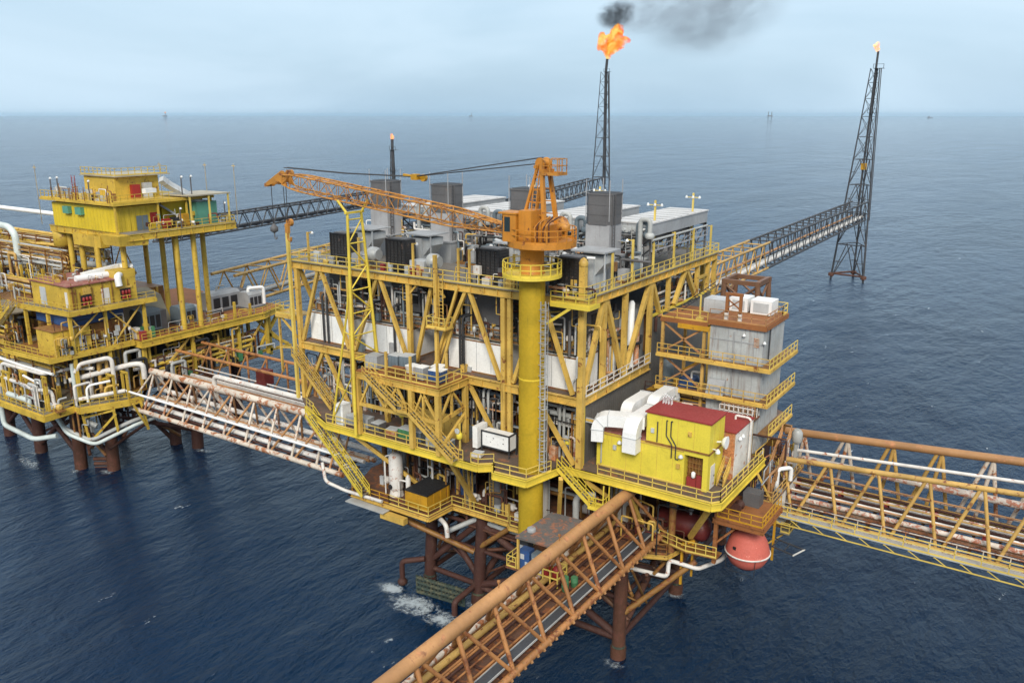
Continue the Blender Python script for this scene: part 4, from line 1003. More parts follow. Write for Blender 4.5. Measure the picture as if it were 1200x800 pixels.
t = thing('bench_stair', 'small ochre step ladder deep under the laydown deck', 'steps', (-19.4,-.6,ZM)); stair_parts(t,(-18.2,.4,ZM+2.6),(-20.2,.4,ZM),.8,'ochre',(0,1,0))

# ------------------------------------------------------------------ cellar deck
t = thing('white_vessel', 'tall white vertical vessel on the cellar deck below the crates', 'vessel', (-22.4,-1.9,ZC))
mb = MB(); mb.lathe((-22.4,-1.9,ZC+.5),[(.5,0),(.78,.35),(.8,.5),(.8,4.0),(.7,4.35),(.3,4.6),(.1,4.62)],18); part('shell', mb, 'pipe_white', t)
mb = MB(); mb.lathe((-22.4,-1.9,ZC),[(.85,0),(.7,.6)],12); part('skirt', mb, 'white_rusty', t)
mb = MB(); mb.pipe([(-23.5,-2.5,ZC),(-23.5,-2.5,ZC+4.6),(-22.5,-2.2,ZC+5.0)],.09,7,.3); mb.pipe([(-21.7,-2.5,ZC+.3),(-21.3,-2.7,ZC+.3),(-21.3,-2.7,ZC+2.4),(-20.3,-2.6,ZC+2.4)],.1,7,.3); part('pipe', mb, 'pipe_white', t)
part('manway', MB().lathe((-22.6,-2.72,ZC+1.2),[(.26,-.1),(.3,0),(.3,.1)],10,'y'), 'dark', t)
mb = MB(); mb.lathe((-20.2,-2.4,ZC+.2),[(.12,0),(.28,.2),(.28,2.6),(.12,2.9)],12); mb.beam((-20.2,-2.4,ZC),(-20.2,-2.4,ZC+.3),.4)
solo('small_vessel', mb, 'pipe_white', 'slim white vessel between the tall white vessel and the yellow bin', 'vessel', (-20.2,-2.4,ZC))
t = thing('waste_bin', 'big ochre waste bin with black lid on the lower deck', 'bin', (-18.2,-1.4,ZC))
def obox(mb, c, w, d, z0, z1, rz): return mb.cbox((c[0],c[1],z0), w, d, z1-z0, rz)
part('body', obox(MB(),(-18.1,-1.6),3.0,3.9,ZC+.15,ZC+1.9,.0), 'bin_yellow', t); part('lid', obox(MB(),(-18.1,-1.6),3.15,4.05,ZC+1.9,ZC+2.05,.0), 'dark', t)
mb = MB()
for k in range(4): mb.box(-19.65,-16.55,-3.6+1.2*k,-3.5+1.2*k,ZC+.1,ZC+1.85)
part('rib', mb, 'bin_yellow', t)
for k, (x, y, r, h, m_, lab) in enumerate(((-11.2,2.0,1.0,4.6,'stack_dark','dark upright tank behind the lower deck rail left of the crane column'),(-5.6,1.9,.85,4.4,'white_rusty','white upright tank just left of the crane column on the lower deck'),(-16.6,3.4,1.3,5,'blue','dark blue upright tank in the shade behind the yellow bin'),(-25.2,2.2,1.1,4.8,'pipe_grey','grey upright tank in the shade at the left end of the lower deck'),(1.8,6,1.2,4.6,'white_rusty','white upright tank deep under the control house'))):
    t = thing('upright_tank', lab, 'tank', (x,y,ZC)); part('shell', MB().lathe((x,y,ZC),[(r,0),(r,h),(r*.7,h+.3),(r*.2,h+.4)],18), m_, t)
    mb = MB(); mb.pipe([(x+r+.2,y,ZC),(x+r+.2,y,ZC+h+.6),(x,y,ZC+h+.6)],.09,6,.3); part('pipe', mb, 'pipe_grey', t); part('ladder', ladder_mb((x,y-r-.15,ZC),(x,y-r-.15,ZC+h),.45), 'ochre', t)
G5 = 'pumps on the lower deck'
for k, (x, y) in enumerate(((-24.6,-.6),(-20.6,1.2),(-13.2,1.4),(-8.6,1.6),(7.2,4.6))):
    pump_skid(x, y, ZC, ['grey pump behind the tall white vessel','pump behind the yellow bin','small pump beside the dark upright tank','small pump left of the white upright tank','rusty pump under the control house, by the red tank'][k], 50+k, G5, ('pipe_white','rust_red','grey'), .8)
pipe_rack('rusty pipe rack low behind the lower deck rail, left part', -27, -16, 3.4, 13.6, 8, ['rust_red','pipe_grey','pipe_white','ochre_dark'], 11, 'pipe racks on the lower deck', legs=ZC)
pipe_rack('rusty pipe rack low behind the lower deck rail, right part', -14, -1, 4.2, 13.6, 8, ['rust_red','pipe_grey','pipe_white','ochre_dark'], 12, 'pipe racks on the lower deck', legs=ZC)
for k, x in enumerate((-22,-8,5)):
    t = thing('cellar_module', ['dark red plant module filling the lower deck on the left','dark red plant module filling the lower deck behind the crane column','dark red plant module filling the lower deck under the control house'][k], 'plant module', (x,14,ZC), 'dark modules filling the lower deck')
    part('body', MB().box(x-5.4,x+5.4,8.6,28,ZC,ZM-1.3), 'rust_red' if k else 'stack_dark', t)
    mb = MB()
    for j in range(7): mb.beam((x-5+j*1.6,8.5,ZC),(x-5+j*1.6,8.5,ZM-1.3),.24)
    part('stanchion', mb, 'ochre_dark', t)
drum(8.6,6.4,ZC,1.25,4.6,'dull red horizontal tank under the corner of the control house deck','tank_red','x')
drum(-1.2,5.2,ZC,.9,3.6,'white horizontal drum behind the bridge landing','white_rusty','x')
mb = MB(); mb.pipe([(-.6,.6,12),(-.6,.6,16.2),(1.2,1.4,16.4)],.34,10,.8); solo('riser', mb, 'pipe_grey', 'thick pale riser pipe bending beside the crane column below the deck', 'pipe', (-.6,.6,ZC))

# shelter at the landing of the near bridge
t = thing('landing_shelter', 'rust stained grey flat roofed shelter beside the foot of the crane column', 'shelter', (.3,-5.6,12.3))
mb = MB(); mb.prism([(-1.6,-8.9),(2.2,-8.7),(2.3,-2.6),(-1.4,-2.8)],15.35,15.55); part('roof', mb, 'shelter_roof', t)
mb = MB(); mb.prism([(-2.7,-8.9),(2.4,-8.7),(2.5,-1.4),(-2.4,-1.4)],12.0,12.2); part('floor', mb, 'rust_floor', t)
for x, y in ((-1.4,-8.7),(2.0,-8.5),(2.1,-2.8),(-1.2,-3.0)): part('post', MB().beam((x,y,12.2),(x,y,15.4),.2), 'ochre', t)
railing(t, [(-1.6,-8.8,12.2),(-2.6,-8.8,12.2),(-2.6,-3,12.2)], 'yel_rail', step=1); part('hatch', MB().lathe((-.9,-7.2,15.55),[(.42,0),(.42,.3),(.3,.36)],12), 'grey', t)
for k, (x, y, m_, lab) in enumerate(((-.9,-8.0,'blue','dark blue cabinet under the front edge of the shelter roof'),(.5,-8.1,'blue_grey','grey blue cabinet under the shelter roof, nearer the bridge'),(-1.9,-6.6,'black_steel','black machine on the landing by the yellow rail'))):
    t = thing('cabinet', lab, 'cabinet', (x,y,12.2)); part('body', MB().cbox((x,y,12.2),1.1,.9,1.9), m_, t)
    mb = MB(); mb.cbox((x-.2,y-.47,13.2),.4,.05,.5); mb.cbox((x+.25,y-.47,12.6),.3,.05,.4); part('panel', mb, 'grey_light', t)
t = thing('deluge_skid', 'red valve skid with white lamp standing beside the near bridge pipes', 'valve skid', (2.6,-9.6,12.7))
mb = MB(); mb.lathe((2.2,-9.6,12.9),[(.3,0),(.42,.2),(.42,1.2),(.2,1.5)],12); mb.lathe((3.1,-9.3,12.9),[(.3,0),(.4,.2),(.4,1.0),(.2,1.2)],12); part('vessel', mb, 'red', t)
part('frame', rail_mb([(1.6,-10.4,12.7),(3.8,-10.3,12.7),(3.8,-8.7,12.7),(1.6,-8.7,12.7)],1.5,.7,.05,False), 'yel_rail', t); part('lamp', MB().lathe((2.6,-9.9,14.3),[(.1,0),(.22,.1),(.22,.3),(.1,.4)],8), 'lamp_head', t); part('base', MB().box(1.5,3.9,-10.5,-8.6,12.6,12.7), 'ochre', t)
G6 = 'green barrels on the near bridge'
for k, (x, y) in enumerate(((4.2,-9.6),(4.9,-9.2),(4.6,-10.3))):
    solo('barrel', MB().lathe((x,y,12.75),[(.3,0),(.32,.05),(.32,.42),(.335,.45),(.32,.48),(.32,.85),(.3,.9)],14), 'green', ['green barrel on the near bridge floor, closest to the red valve skid','green barrel on the near bridge floor, farthest back of three','green barrel on the near bridge floor, nearest the viewer'][k], 'barrel', (x,y,12.75), G6)

# ------------------------------------------------------------------ control house with ducts
t = thing('control_house', 'bright yellow control house with dark red roof at the right corner of the deck', 'control house', (6.8,3.6,ZM))
mb = MB(); mb.box(1.0,10.15,1.7,5.4,ZM,23.2); mb.box(11.95,12.45,1.7,5.4,ZM,23.2); mb.box(10.15,11.95,2.6,5.4,ZM,23.2); mb.box(10.15,11.95,1.7,2.6,22.7,23.2); part('lower_storey', mb, 'house_yellow', t)
mb = MB(); mb.box(6.25,12.5,1.64,5.3,23.2,26.1); part('upper_storey', mb, 'house_yellow', t)
mb = MB()
for x in (2.6,4.2,5.8,7.4,9.0): mb.box(x-.012,x+.012,1.685,1.7,ZM+.1,23.1)
for x in (7.8,9.4,11.0): mb.box(x-.012,x+.012,1.625,1.64,23.35,26.05)
for y in (2.8,4.1): mb.box(12.5,12.515,y-.012,y+.012,23.35,26.05)
part('plate_seam', mb, 'ochre', t)
mb = MB(); mb.box(1.0,10.1,1.60,1.68,22.96,23.06); mb.box(1.1,10.0,1.64,1.7,ZM+.05,ZM+.2); part('cable_tray', mb, 'ochre', t)
for x, z in ((3.0,21.6),(6.9,24.2),(9.6,21.2),(10.6,24.6)): part('junction_box', MB().box(x-.16,x+.16,1.5,1.7,z,z+.45), 'grey_light' if x < 8 else 'ochre', t)
part('roof', MB().box(6.1,12.65,1.5,5.45,26.1,26.24), 'red_roof', t); part('lower_roof', MB().box(.9,6.2,1.6,5.5,23.2,23.3), 'red_roof_old', t)
mb = MB(); mb.box(6.2,12.55,1.58,1.64,23.12,23.3); mb.box(12.5,12.56,1.58,5.3,23.12,23.3); part('ledge', mb, 'ochre_dark', t)
mb = MB(); mb.box(10.2,11.9,2.5,2.6,ZM+.05,22.6); part('recess_back', mb, 'ochre_dark', t)
mb = MB(); mb.box(10.3,11.2,2.1,2.5,ZM,ZM+.9); mb.box(11.25,11.85,2.1,2.5,ZM,ZM+1.25); part('recess_cabinet', mb, 'red_roof', t)
mb = MB()
for k in range(5): mb.beam((10.5+.3*k,2.2,ZM+.6),(10.5+.3*k,2.2,22.5),.07)
for z in (20.9,21.4,21.9): mb.beam((10.3,2.15,z),(11.8,2.15,z),.06)
part('recess_pipe', mb, 'ochre_dark', t)
mb = MB(); mb.lathe((11.0,1.95,ZM+1.0),[(.12,0),(.2,.1),(.2,.5),(.1,.6)],8); part('bottle', mb, 'white', t)
mb = MB(); mb.box(12.45,12.5,2.4,3.4,ZM+.05,ZM+2.3); d_ = part('door', mb, 'white_rusty', t)
part('handle', MB().box(12.5,12.55,3.15,3.25,ZM+1.1,ZM+1.25), 'black_steel', d_)
for pts in ([(8.4,1.55,25.7),(8.3,1.55,25.7),(8.3,1.55,24.2),(8.9,1.55,23.4),(8.9,1.55,22.1)],[(8.9,1.55,25.7),(8.75,1.55,25.7),(8.75,1.55,24.2),(9.3,1.55,23.4),(9.3,1.55,22.1),(9.6,1.55,22.1)],[(7.4,1.55,25.4),(7.4,1.55,23.4)]):
    mb = MB(); mb.pipe(pts,.055,6,.15); part('conduit', mb, 'black_steel', t)
for x in (9.9,3.6): part('wall_lamp', MB().lathe((x,1.4,22.4),[(.1,.3),(.25,.12),(.22,0)],8), 'lamp_head', t)
mb = MB()
for k in range(9): mb.lathe((6.6+.28*(k%4),4.4+.25*(k//4),26.24),[(.05,0),(.05,.5+.1*(k%3)),(.1,.55+.1*(k%3)),(.1,.62+.1*(k%3))],6)
part('roof_vent', mb, 'lamp_head', t)
mb = MB(); mb.lathe((12.95,3.5,24.0),[(.1,.0),(.35,.1),(.55,.3),(.62,.5)],14,'x'); mb.beam((12.5,3.5,23.9),(13,3.5,24.0),.12); part('dish', mb, 'white', t)
mb = MB(); mb.lathe((13.0,2.5,23.2),[(.08,.4),(.24,.15),(.22,0)],8); mb.beam((12.5,2.5,23.5),(13,2.5,23.5),.07); part('wall_lamp', mb, 'lamp_head', t)
def duct(pts, w, h, mat, parent=None, label=None, cat='air duct', group=None):
    """rectangular duct with rounded bends"""
    P_ = fillet(pts, w*1.0, 6); t = thing('air_duct', label, cat, P_[-1], group); mb = MB()
    m = len(P_); ds = [(P_[min(i+1,m-1)]-P_[max(i-1,0)]).normalized() for i in range(m)]
    nrm = None
    vs = []
    pl = (V(pts[1])-V(pts[0])).cross(V(pts[2])-V(pts[1])).normalized()
    for p, d in zip(P_, ds):
        b = d.cross(pl).normalized()
        for i, j in ((-1,-1),(1,-1),(1,1),(-1,1)): vs.append(p+pl*(i*w/2)+b*(j*h/2))
    fs = [(i*4+k,i*4+(k+1)%4,(i+1)*4+(k+1)%4,(i+1)*4+k) for i in range(m-1) for k in range(4)]+[(3,2,1,0),(4*m-4,4*m-3,4*m-2,4*m-1)]
    mb._add(vs, fs); part('casing', mb, mat, t)
    for q in (1, len(P_)//2, len(P_)-2):
        mb = MB(); p, d = P_[q], ds[q]; b = d.cross(pl).normalized(); c = [p+pl*(i*(w/2+.04))+b*(j*(h/2+.04)) for i,j in ((-1,-1),(1,-1),(1,1),(-1,1))]
        for a_, b_ in zip(c, c[1:]+c[:1]): mb.beam(a_, b_, .05, .05)
        part('band', mb, 'grey_light', t)
    return t
duct([(1.4,1.1,22.5),(1.4,1.1,24.7),(5.6,2.7,24.7)], 1.5, 1.15, 'white_clad', label='white bent air duct dropping over the left end of the yellow house')
duct([(5.0,1.1,22.0),(5.0,1.1,24.8),(5.0,6.5,24.8),(5.0,6.5,22.6)], 1.4, 1.15, 'white_clad', label='white air duct dropping down the middle of the yellow front wall')
duct([(2.6,5.0,23.3),(2.6,5.0,24.9),(2.6,10.2,24.9),(2.6,10.2,22.5)], 1.2, .9, 'white_clad', label='white arched air duct over the grey boxes, left one')
duct([(4.3,7.4,23.6),(4.3,7.4,25.2),(4.3,12.2,25.2),(4.3,12.2,22.9)], 1.2, .9, 'white_clad', label='white arched air duct behind the red roof, right one')
for k, (x0,x1,y0,y1,z1) in enumerate(((.4,3.2,5.9,8.6,22.6),(.4,3.4,9.2,12.4,22.9),(3.7,6.2,8.3,11.2,22.2))):
    t = thing('air_handler', ['weathered grey air handling box against the grey wall, nearest the yellow house','weathered grey air handling box against the grey wall, farther back','weathered grey air handling box in front of the blue tank'][k], 'air handling unit', ((x0+x1)/2,(y0+y1)/2,ZM), 'grey air handling boxes behind the yellow house')
    part('casing', MB().box(x0,x1,y0,y1,ZM+.2,z1), ['grey_deck','grey','grey_deck'][k], t); part('base', MB().box(x0-.1,x1+.1,y0-.1,y1+.1,ZM,ZM+.2), 'ochre_dark', t)
    mb = MB()
    for j in range(5): mb.box(x0+.3+j*.5,x0+.6+j*.5,y0-.04,y0,ZM+.6,z1-.5)
    part('louvre', mb, 'stack_dark', t); part('top_hatch', MB().box(x0+.4,x1-.6,y0+.4,y1-.8,z1,z1+.12), 'grey_light', t)
t = thing('generator_box', 'flat topped grey generator box between the red roof and the tower', 'generator', (7,10.4,ZM))
part('casing', MB().box(6.6,9.6,8.6,12.2,ZM+.2,22.8), 'grey', t); part('base', MB().box(6.5,9.7,8.5,12.3,ZM,ZM+.2), 'ochre_dark', t)
mb = MB(); mb.box(6.9,7.8,9,11.6,22.8,22.95); mb.box(8.2,9.2,9.2,10.4,22.8,22.92); part('top_panel', mb, 'blue_grey', t); part('red_patch', MB().box(8.0,8.5,10.8,11.5,22.8,22.83), 'red', t)
t = thing('store_house', 'rust stained white store house with dark red flat roof behind the yellow house', 'store house', (11.5,8,ZM))
mb = MB(); mb.box(9.8,13.45,5.7,10.6,ZM,24.2); part('wall', mb, ['rusty_wall'], t); part('roof', MB().box(9.65,13.6,5.55,10.75,24.2,24.32), 'red_roof', t)
part('side_cladding', MB().box(13.46,13.52,5.75,10.6,ZM+.1,24.15), 'white_rusty', t)
mb = MB(); mb.pipe([(12.2,9.2,24.32),(12.2,9.2,24.7),(13.75,9.2,24.7),(13.75,9.2,ZM)],.11,8,.5); part('vent_pipe', mb, 'white_rusty', t)
for y in (6.4,7.2): part('wall_lamp', MB().lathe((13.72,y,23.4),[(.08,.3),(.2,.1),(.18,0)],8), 'lamp_head', t)
t = thing('stair_cage', 'orange handrails of a small stair between yellow house and store house', 'stairs', (13.0,4.6,ZM)); stair_parts(t,(12.7,5.3,20.9),(12.7,3.6,ZM),.6,'ochre',(1,0,0))
t = thing('roof_rail_frame', 'dense brown pipe railing frame standing behind the red roof of the store house', 'railing frame', (11,11.4,ZM))
mb = MB(); mb.box(9.8,13.4,10.9,13.0,23.6,23.75); part('floor', mb, 'rust_floor', t)
for y in (10.95,11.6,12.3,12.95): part('rail', rail_mb([(9.9,y,23.75),(13.3,y,23.75)],1.2,.5,.04,False), ['bridge_chord','white_rusty'][int(y*10)%2], t)
for x in (9.95,13.3): part('post', MB().beam((x,11,ZM),(x,11,23.6),.2), 'ochre', t)

# ------------------------------------------------------------------ grey tower with balconies
t = thing('utility_tower', 'grey panelled tower block with yellow balconies and rusty roof at the right', 'tower', (10.4,16.6,ZM))
mb = MB(); mb.box(7.6,13.1,13.2,20,ZM,32.8); part('body', mb, 'tower_grey', t)
mb = MB()
for x in (8.1,9.5,10.9,12.2):
    mb.box(x,x+.04,13.17,13.2,ZM+.2,32.6)
for y in (14.2,15.6,17.2,18.6): mb.box(13.1,13.12,y,y+.04,ZM+.2,32.6)
for z in (28.9,25.4,31.2): mb.box(7.6,13.12,13.15,13.2,z-.25,z-.15)
mb.box(10.1,10.2,13.05,13.15,ZM,32); mb.box(13.12,13.2,13.25,13.35,ZM,32.5)
part('panel_seam', mb, 'grey', t)
mb = MB(); mb.box(2.2,7.4,13,19.6,32.4,32.55); mb.box(7.4,13.3,13,20.2,32.8,32.95); part('roof_deck', mb, 'orange_floor', t)
mb = MB(); mb.beam((7.4,12.95,32.7),(13.35,12.95,32.7),.15,.5); mb.beam((13.35,12.95,32.7),(13.35,20.2,32.7),.15,.5); mb.beam((2.2,12.95,32.3),(7.4,12.95,32.3),.15,.4); part('roof_edge', mb, 'orange_floor', t)
railing(t, [(7.5,13.05,32.95),(13.25,13.05,32.95),(13.25,18.5,32.95)], 'bridge_chord'); railing(t, [(13.25,18.5,32.95),(13.25,20.1,32.95),(9,20.1,32.95)], 'yel_rail'); railing(t, [(2.3,13.05,32.55),(7.3,13.05,32.55)], 'ochre')
mb = MB(); mb.beam((4.2,12.9,31.9),(7.6,12.9,31.9),.25,.5); part('front_beam', mb, 'bin_yellow', t)
for z in (28.8, 25.2, 21.6):
    mb = MB()
    if z > 22: mb.box(2.2,13.2,12.1,13.15,z-.12,z)
    mb.box(13.15,14.3,12.1 if z > 22 else 13.5,21.5,z-.12,z); bal = part('balcony', mb, 'ochre_dark', t)
    mb = MB()
    if z > 22: mb.beam((2.2,12.1,z-.14),(14.3,12.1,z-.14),.12,.32)
    mb.beam((14.3,12.1 if z > 22 else 13.5,z-.14),(14.3,21.5,z-.14),.12,.32); part('edge_beam', mb, 'ochre', bal)
    if z > 22: part('front_rail', rail_mb([(2.3,12.15,z),(14.2,12.15,z)],1.1,1.2), 'ochre', bal)
    part('side_rail', rail_mb([(14.25,12.1 if z > 22 else 13.5,z),(14.25,21.4,z)],1.1,1.2), 'yel_rail', bal)
for x in (2.4,7.0): part('frame_post', MB().beam((x,13.2,ZM),(x,13.2,32.3),.3), 'bridge_ochre', t)
part('frame_post', MB().beam((2.4,19.4,ZM),(2.4,19.4,32.3),.3), 'bridge_ochre', t)
for z0, z1 in ((28.9,31.8),(25.3,28.3)):
    part('cross_brace', MB().beam((2.6,13.3,z1),(6.9,13.3,z0),.18), 'bridge_chord', t); part('cross_brace', MB().beam((2.6,13.3,z0),(6.9,13.3,z1),.18), 'bridge_chord', t)
    part('cross_brace', MB().beam((2.6,19,z0),(6.9,19,z1),.18), 'bin_yellow', t)
mb = MB(); mb.box(.4,7.5,13.4,19.8,23.75,23.9); part('lower_floor', mb, 'bin_yellow', t)
railing(t, [(.5,13.45,23.9),(7.4,13.45,23.9)], 'rust_red')
mb = MB(); mb.pipe([(13.3,14.6,32.9),(13.3,14.6,29.2)],.07,6); part('downpipe', mb, 'black_steel', t)
for x, z in ((11.2,31.7),(13.3,31.2)): part('wall_lamp', MB().lathe((x,12.95,z),[(.06,.25),(.2,.08),(.18,0)],8), 'lamp_head', t)
mb = MB()
for k in range(5): mb.box(12.2,12.7,13.1,13.16,30.7+.2*k,30.8+.2*k)
part('vent_slat', mb, 'rusty_wall', t)
for k, (x0,x1,y0,y1,m_,lab) in enumerate(((5.2,7.6,17.2,19.4,'grey_light','pale grey cooling unit at the left on the tower roof'),(7.9,9.8,17.6,19.8,'white_clad','white cooling unit in the middle of the tower roof'),(10.2,12.4,17.4,19.6,'white_clad','white cooling unit at the right on the tower roof'))):
    zz = 32.55 if k == 0 else 32.95
    u = thing('cooling_unit', lab, 'cooling unit', ((x0+x1)/2,y0,zz), 'cooling units on the tower roof'); part('casing', MB().box(x0,x1,y0,y1,zz+.1,zz+1.55), m_, u); part('feet', MB().box(x0+.1,x1-.1,y0+.1,y1-.1,zz,zz+.1), 'stack_dark', u)
    part('grille', MB().box(x0+.3,x1-.3,y0-.04,y0,zz+.3,zz+1.3), 'grey_light', u)
t = thing('lifting_frame', 'rusty orange lifting frame on white posts in front of the tower roof units', 'lifting frame', (9.6,13.4,30))
for x in (9.1,10.5): part('post', MB().beam((x,13.4,32.0),(x,13.4,33.8),.32), 'white_rusty', t); part('upright', MB().beam((x,13.4,33.8),(x,13.4,35.6),.28), 'orange_floor', t)
mb = MB(); mb.beam((8.9,13.4,35.7),(10.7,13.4,35.7),.3); mb.beam((9.1,13.4,34.2),(10.5,13.4,35.2),.12); mb.beam((10.5,13.4,34.2),(9.1,13.4,35.2),.12); part('head', mb, 'orange_floor', t)
mb = MB(); mb.beam((6.2,13.7,32.55),(6.2,13.7,35.2),.14); mb.cbox((6.2,13.7,32.55),.7,.5,.25); solo('roof_post', mb, 'yel_rail', 'short yellow post with foot at the left front of the tower roof', 'post', (6.2,13.7,32.55))
t = thing('cable_ladder', 'inclined dark cable ladder rising to the flare bridge behind the tower', 'cable ladder', (3,19,32.5)); part('rung', ladder_mb((2.6,17,32.6),(5.6,19.8,35.4),1.0,(.7,-.7,0)), 'black_steel', t)
mb = MB(); mb.lathe((1.6,16.6,24.1),[(.7,0),(.8,.1),(.8,2.2),(.6,2.6),(.2,2.75)],16); solo('blue_grey_tank', mb, 'blue_grey', 'round blue grey tank beside the grey wall below the tower balconies', 'tank', (1.6,16.6,23.9))
t = thing('blue_compressor', 'deep blue compressor on the yellow floor left of the tower', 'compressor', (4.7,16.4,23.9))
mb = MB(); mb.lathe((3.6,16.4,24.9),[(.3,0),(.8,.2),(.8,1.6),(.4,1.9)],14,'x'); part('drum', mb, 'blue', t); mb = MB(); mb.cbox((4.6,15.4,23.9),1.6,1.2,1.7); part('housing', mb, 'blue', t); mb = MB(); mb.pipe([(5,15.4,25.6),(5,15.4,26.4),(6.2,15.4,26.4)],.12,7,.3); part('pipe', mb, 'white', t)
mb = MB(); mb._add([(7.8,12.3,25.3),(9.6,12.3,25.3),(9.6,13.1,25.3),(7.8,13.1,25.3),(7.8,12.9,26.8),(9.6,12.9,26.8),(9.6,13.1,26.8),(7.8,13.1,26.8)],[(0,3,2,1),(4,5,6,7),(0,1,5,4),(1,2,6,5),(2,3,7,6),(3,0,4,7)]); solo('sloped_hood', mb, 'grey', 'sloped grey hood on the middle balcony of the tower', 'hood', (8.7,12.7,25.2))

# right hand annex: walkways, white tank, davit and lifeboat
t = thing('side_platform', 'brown railed side platform hanging on the right edge of the deck', 'side platform', (15,13,16.3))
mb = MB(); mb.box(14.4,16.4,9.6,20.4,16.1,16.25); part('floor', mb, 'brown_deck', t); railing(t, [(14.5,9.7,16.25),(16.3,9.7,16.25),(16.3,20.3,16.25)], 'bridge_ochre')
for y in (10,15,20): part('strut', MB().beam((14.5,y,18.9),(16.2,y,16.1),.16), 'ochre', t)
t = thing('stairway', 'rusty brown stair at the right edge of the deck, above the lifeboat', 'stairs', (15,10,16.3)); stair_parts(t,(14.75,16.8,20.9),(14.75,10.8,16.3),.9,'bridge_chord',(1,0,0),'rust_floor')
t = thing('white_tank_box', 'white upright rectangular tank beside the right bridge landing', 'tank', (15.6,16.6,11.6))
part('shell', MB().box(14.9,16.2,14.6,18.6,11.8,16.05), 'white_rusty', t); part('base', MB().box(14.7,16.4,14.4,18.8,11.5,11.8), 'ochre_dark', t)
t = thing('low_walkway', 'low yellow railed walkway beside the white tank and the right bridge', 'walkway', (16.6,16.5,11.5))
part('floor', MB().box(16.3,17.3,13.2,20,11.5,11.62), 'grating', t); railing(t, [(16.4,13.3,11.62),(17.25,13.3,11.62),(17.25,19.9,11.62)], 'yel_rail', step=1.2); part('strut', MB().beam((15,14,9.6),(16.9,14,11.5),.16), 'ochre', t)
mb = MB(); mb.pipe([(15.6,13.2,16.3),(15.6,13.2,18.4),(16.6,14.4,18.4),(16.6,14.4,17)],.22,8,.4); solo('white_elbow', mb, 'white_clad', 'white double bend pipe on the brown side platform', 'pipe', (15.6,13.2,16.25))
mb = MB(); mb.beam((16.1,17.5,16.25),(16.1,17.5,21.5),.3); mb.lathe((16.1,17.5,20.0),[(.4,0),(.55,.2),(.55,1.1),(.35,1.4)],10); solo('valve_column', mb, 'pipe_grey', 'grey valve column at the landing of the right bridge', 'valve', (16.1,17.5,16.25))
t = thing('lifeboat_davit', 'orange steel davit platform with rails from which the red capsule hangs', 'davit', (15,6,16.2))
mb = MB(); mb.box(12.9,17.4,3.4,9.2,16.3,16.45); part('floor', mb, 'orange_floor', t)
mb = MB()
for y in (3.5,9.1): mb.ibeam((12.6,y,16.05),(17.5,y,16.05),.3,.5,.06)
for x in (12.8,17.3): mb.ibeam((x,3.4,16.05),(x,9.2,16.05),.3,.5,.06)
part('girder', mb, 'orange_floor', t)
for x, y in ((12.9,3.7),(12.9,8.8)): part('post', MB().beam((x,y,11.5),(x,y,19),.34), 'orange_floor', t)
railing(t, [(13.0,3.5,16.45),(17.3,3.5,16.45),(17.3,9.1,16.45)], 'bin_yellow', step=1); part('winch', MB().lathe((14.2,5.2,16.95),[(.5,0),(.5,.1),(.3,.12),(.3,.9),(.5,.95),(.5,1.05)],12,'y'), 'rust_red', t)
mb = MB(); mb.cbox((14.9,8.0,16.45),1.6,1.4,1.4); part('cabinet', mb, 'stack_dark', t); part('arm', MB().beam((12.9,3.7,13.6),(15.1,4.3,16.0),.18), 'orange_floor', t)
part('hanger', MB().beam((16.9,9.0,10.6),(16.9,9.0,16.2),.2), 'bin_yellow', t)
t = thing('lifeboat', 'faded red round survival capsule hanging below the orange davit platform', 'lifeboat', (15.3,6.2,11.4))
c = (15.3,6.2,11.4)
part('hull', MB().lathe(c,[(.3,-.75),(1.0,-.6),(1.65,-.1),(1.95,.45),(2.08,.95)],28), 'lifeboat_red', t)
part('canopy', MB().lathe(c,[(2.1,1.05),(2.0,1.5),(1.82,2.1),(1.45,2.75),(.9,3.2),(.3,3.35),(.05,3.36)],28), 'lifeboat_red', t)
part('fender_band', MB().lathe(c,[(2.02,.93),(2.18,.95),(2.18,1.07),(2.02,1.09)],28), 'white_rusty', t)
mb = MB(); mb.lathe((15.6,6.0,14.2),[(.5,0),(.5,.7),(.42,.75)],12); part('hatch_collar', mb, 'lifeboat_red', t)
mb = MB(); mb.tube([(15.3,6.2,14.7),(15.3,6.2,16.1)],.05,6); part('fall_rope', mb, 'cable', t)
mb = MB()
for k, a in enumerate((-1.95,)): 
    p = V((15.3+1.93*math.cos(a),6.2+1.93*math.sin(a),13.1)); mb.cbox(p,.3,.12,.28,a+math.pi/2)
part('window', mb, 'dark', t)
mb = MB()
for a in (-2.6,-.9): mb.pipe([(15.3+2.1*math.cos(a),6.2+2.1*math.sin(a),12.4),(15.3+2.0*math.cos(a),6.2+2.0*math.sin(a),10.4),(15.3,6.2,9.8)],.03,5,.5)
part('grab_line', mb, 'cable', t)
t = thing('boom_ladder', 'thin dark outrigger ladder with white tips sticking out beside the capsule', 'outrigger', (17,9,12)); 
mb = MB()
for dz in (0,.0): pass
mb.beam((14,9.8,13.0),(20.0,8.6,12.8),.12); mb.beam((14,8.2,13.0),(19.4,7.0,12.8),.12)
for k in range(4): mb.beam((15+1.2*k,9.6-.25*k,12.95),(14.9+1.2*k,8.0-.24*k,12.95),.08)
part('rail', mb, 'black_steel', t); part('tip', MB().beam((20,8.7,12.8),(19.4,6.9,12.8),.1), 'white_rusty', t)
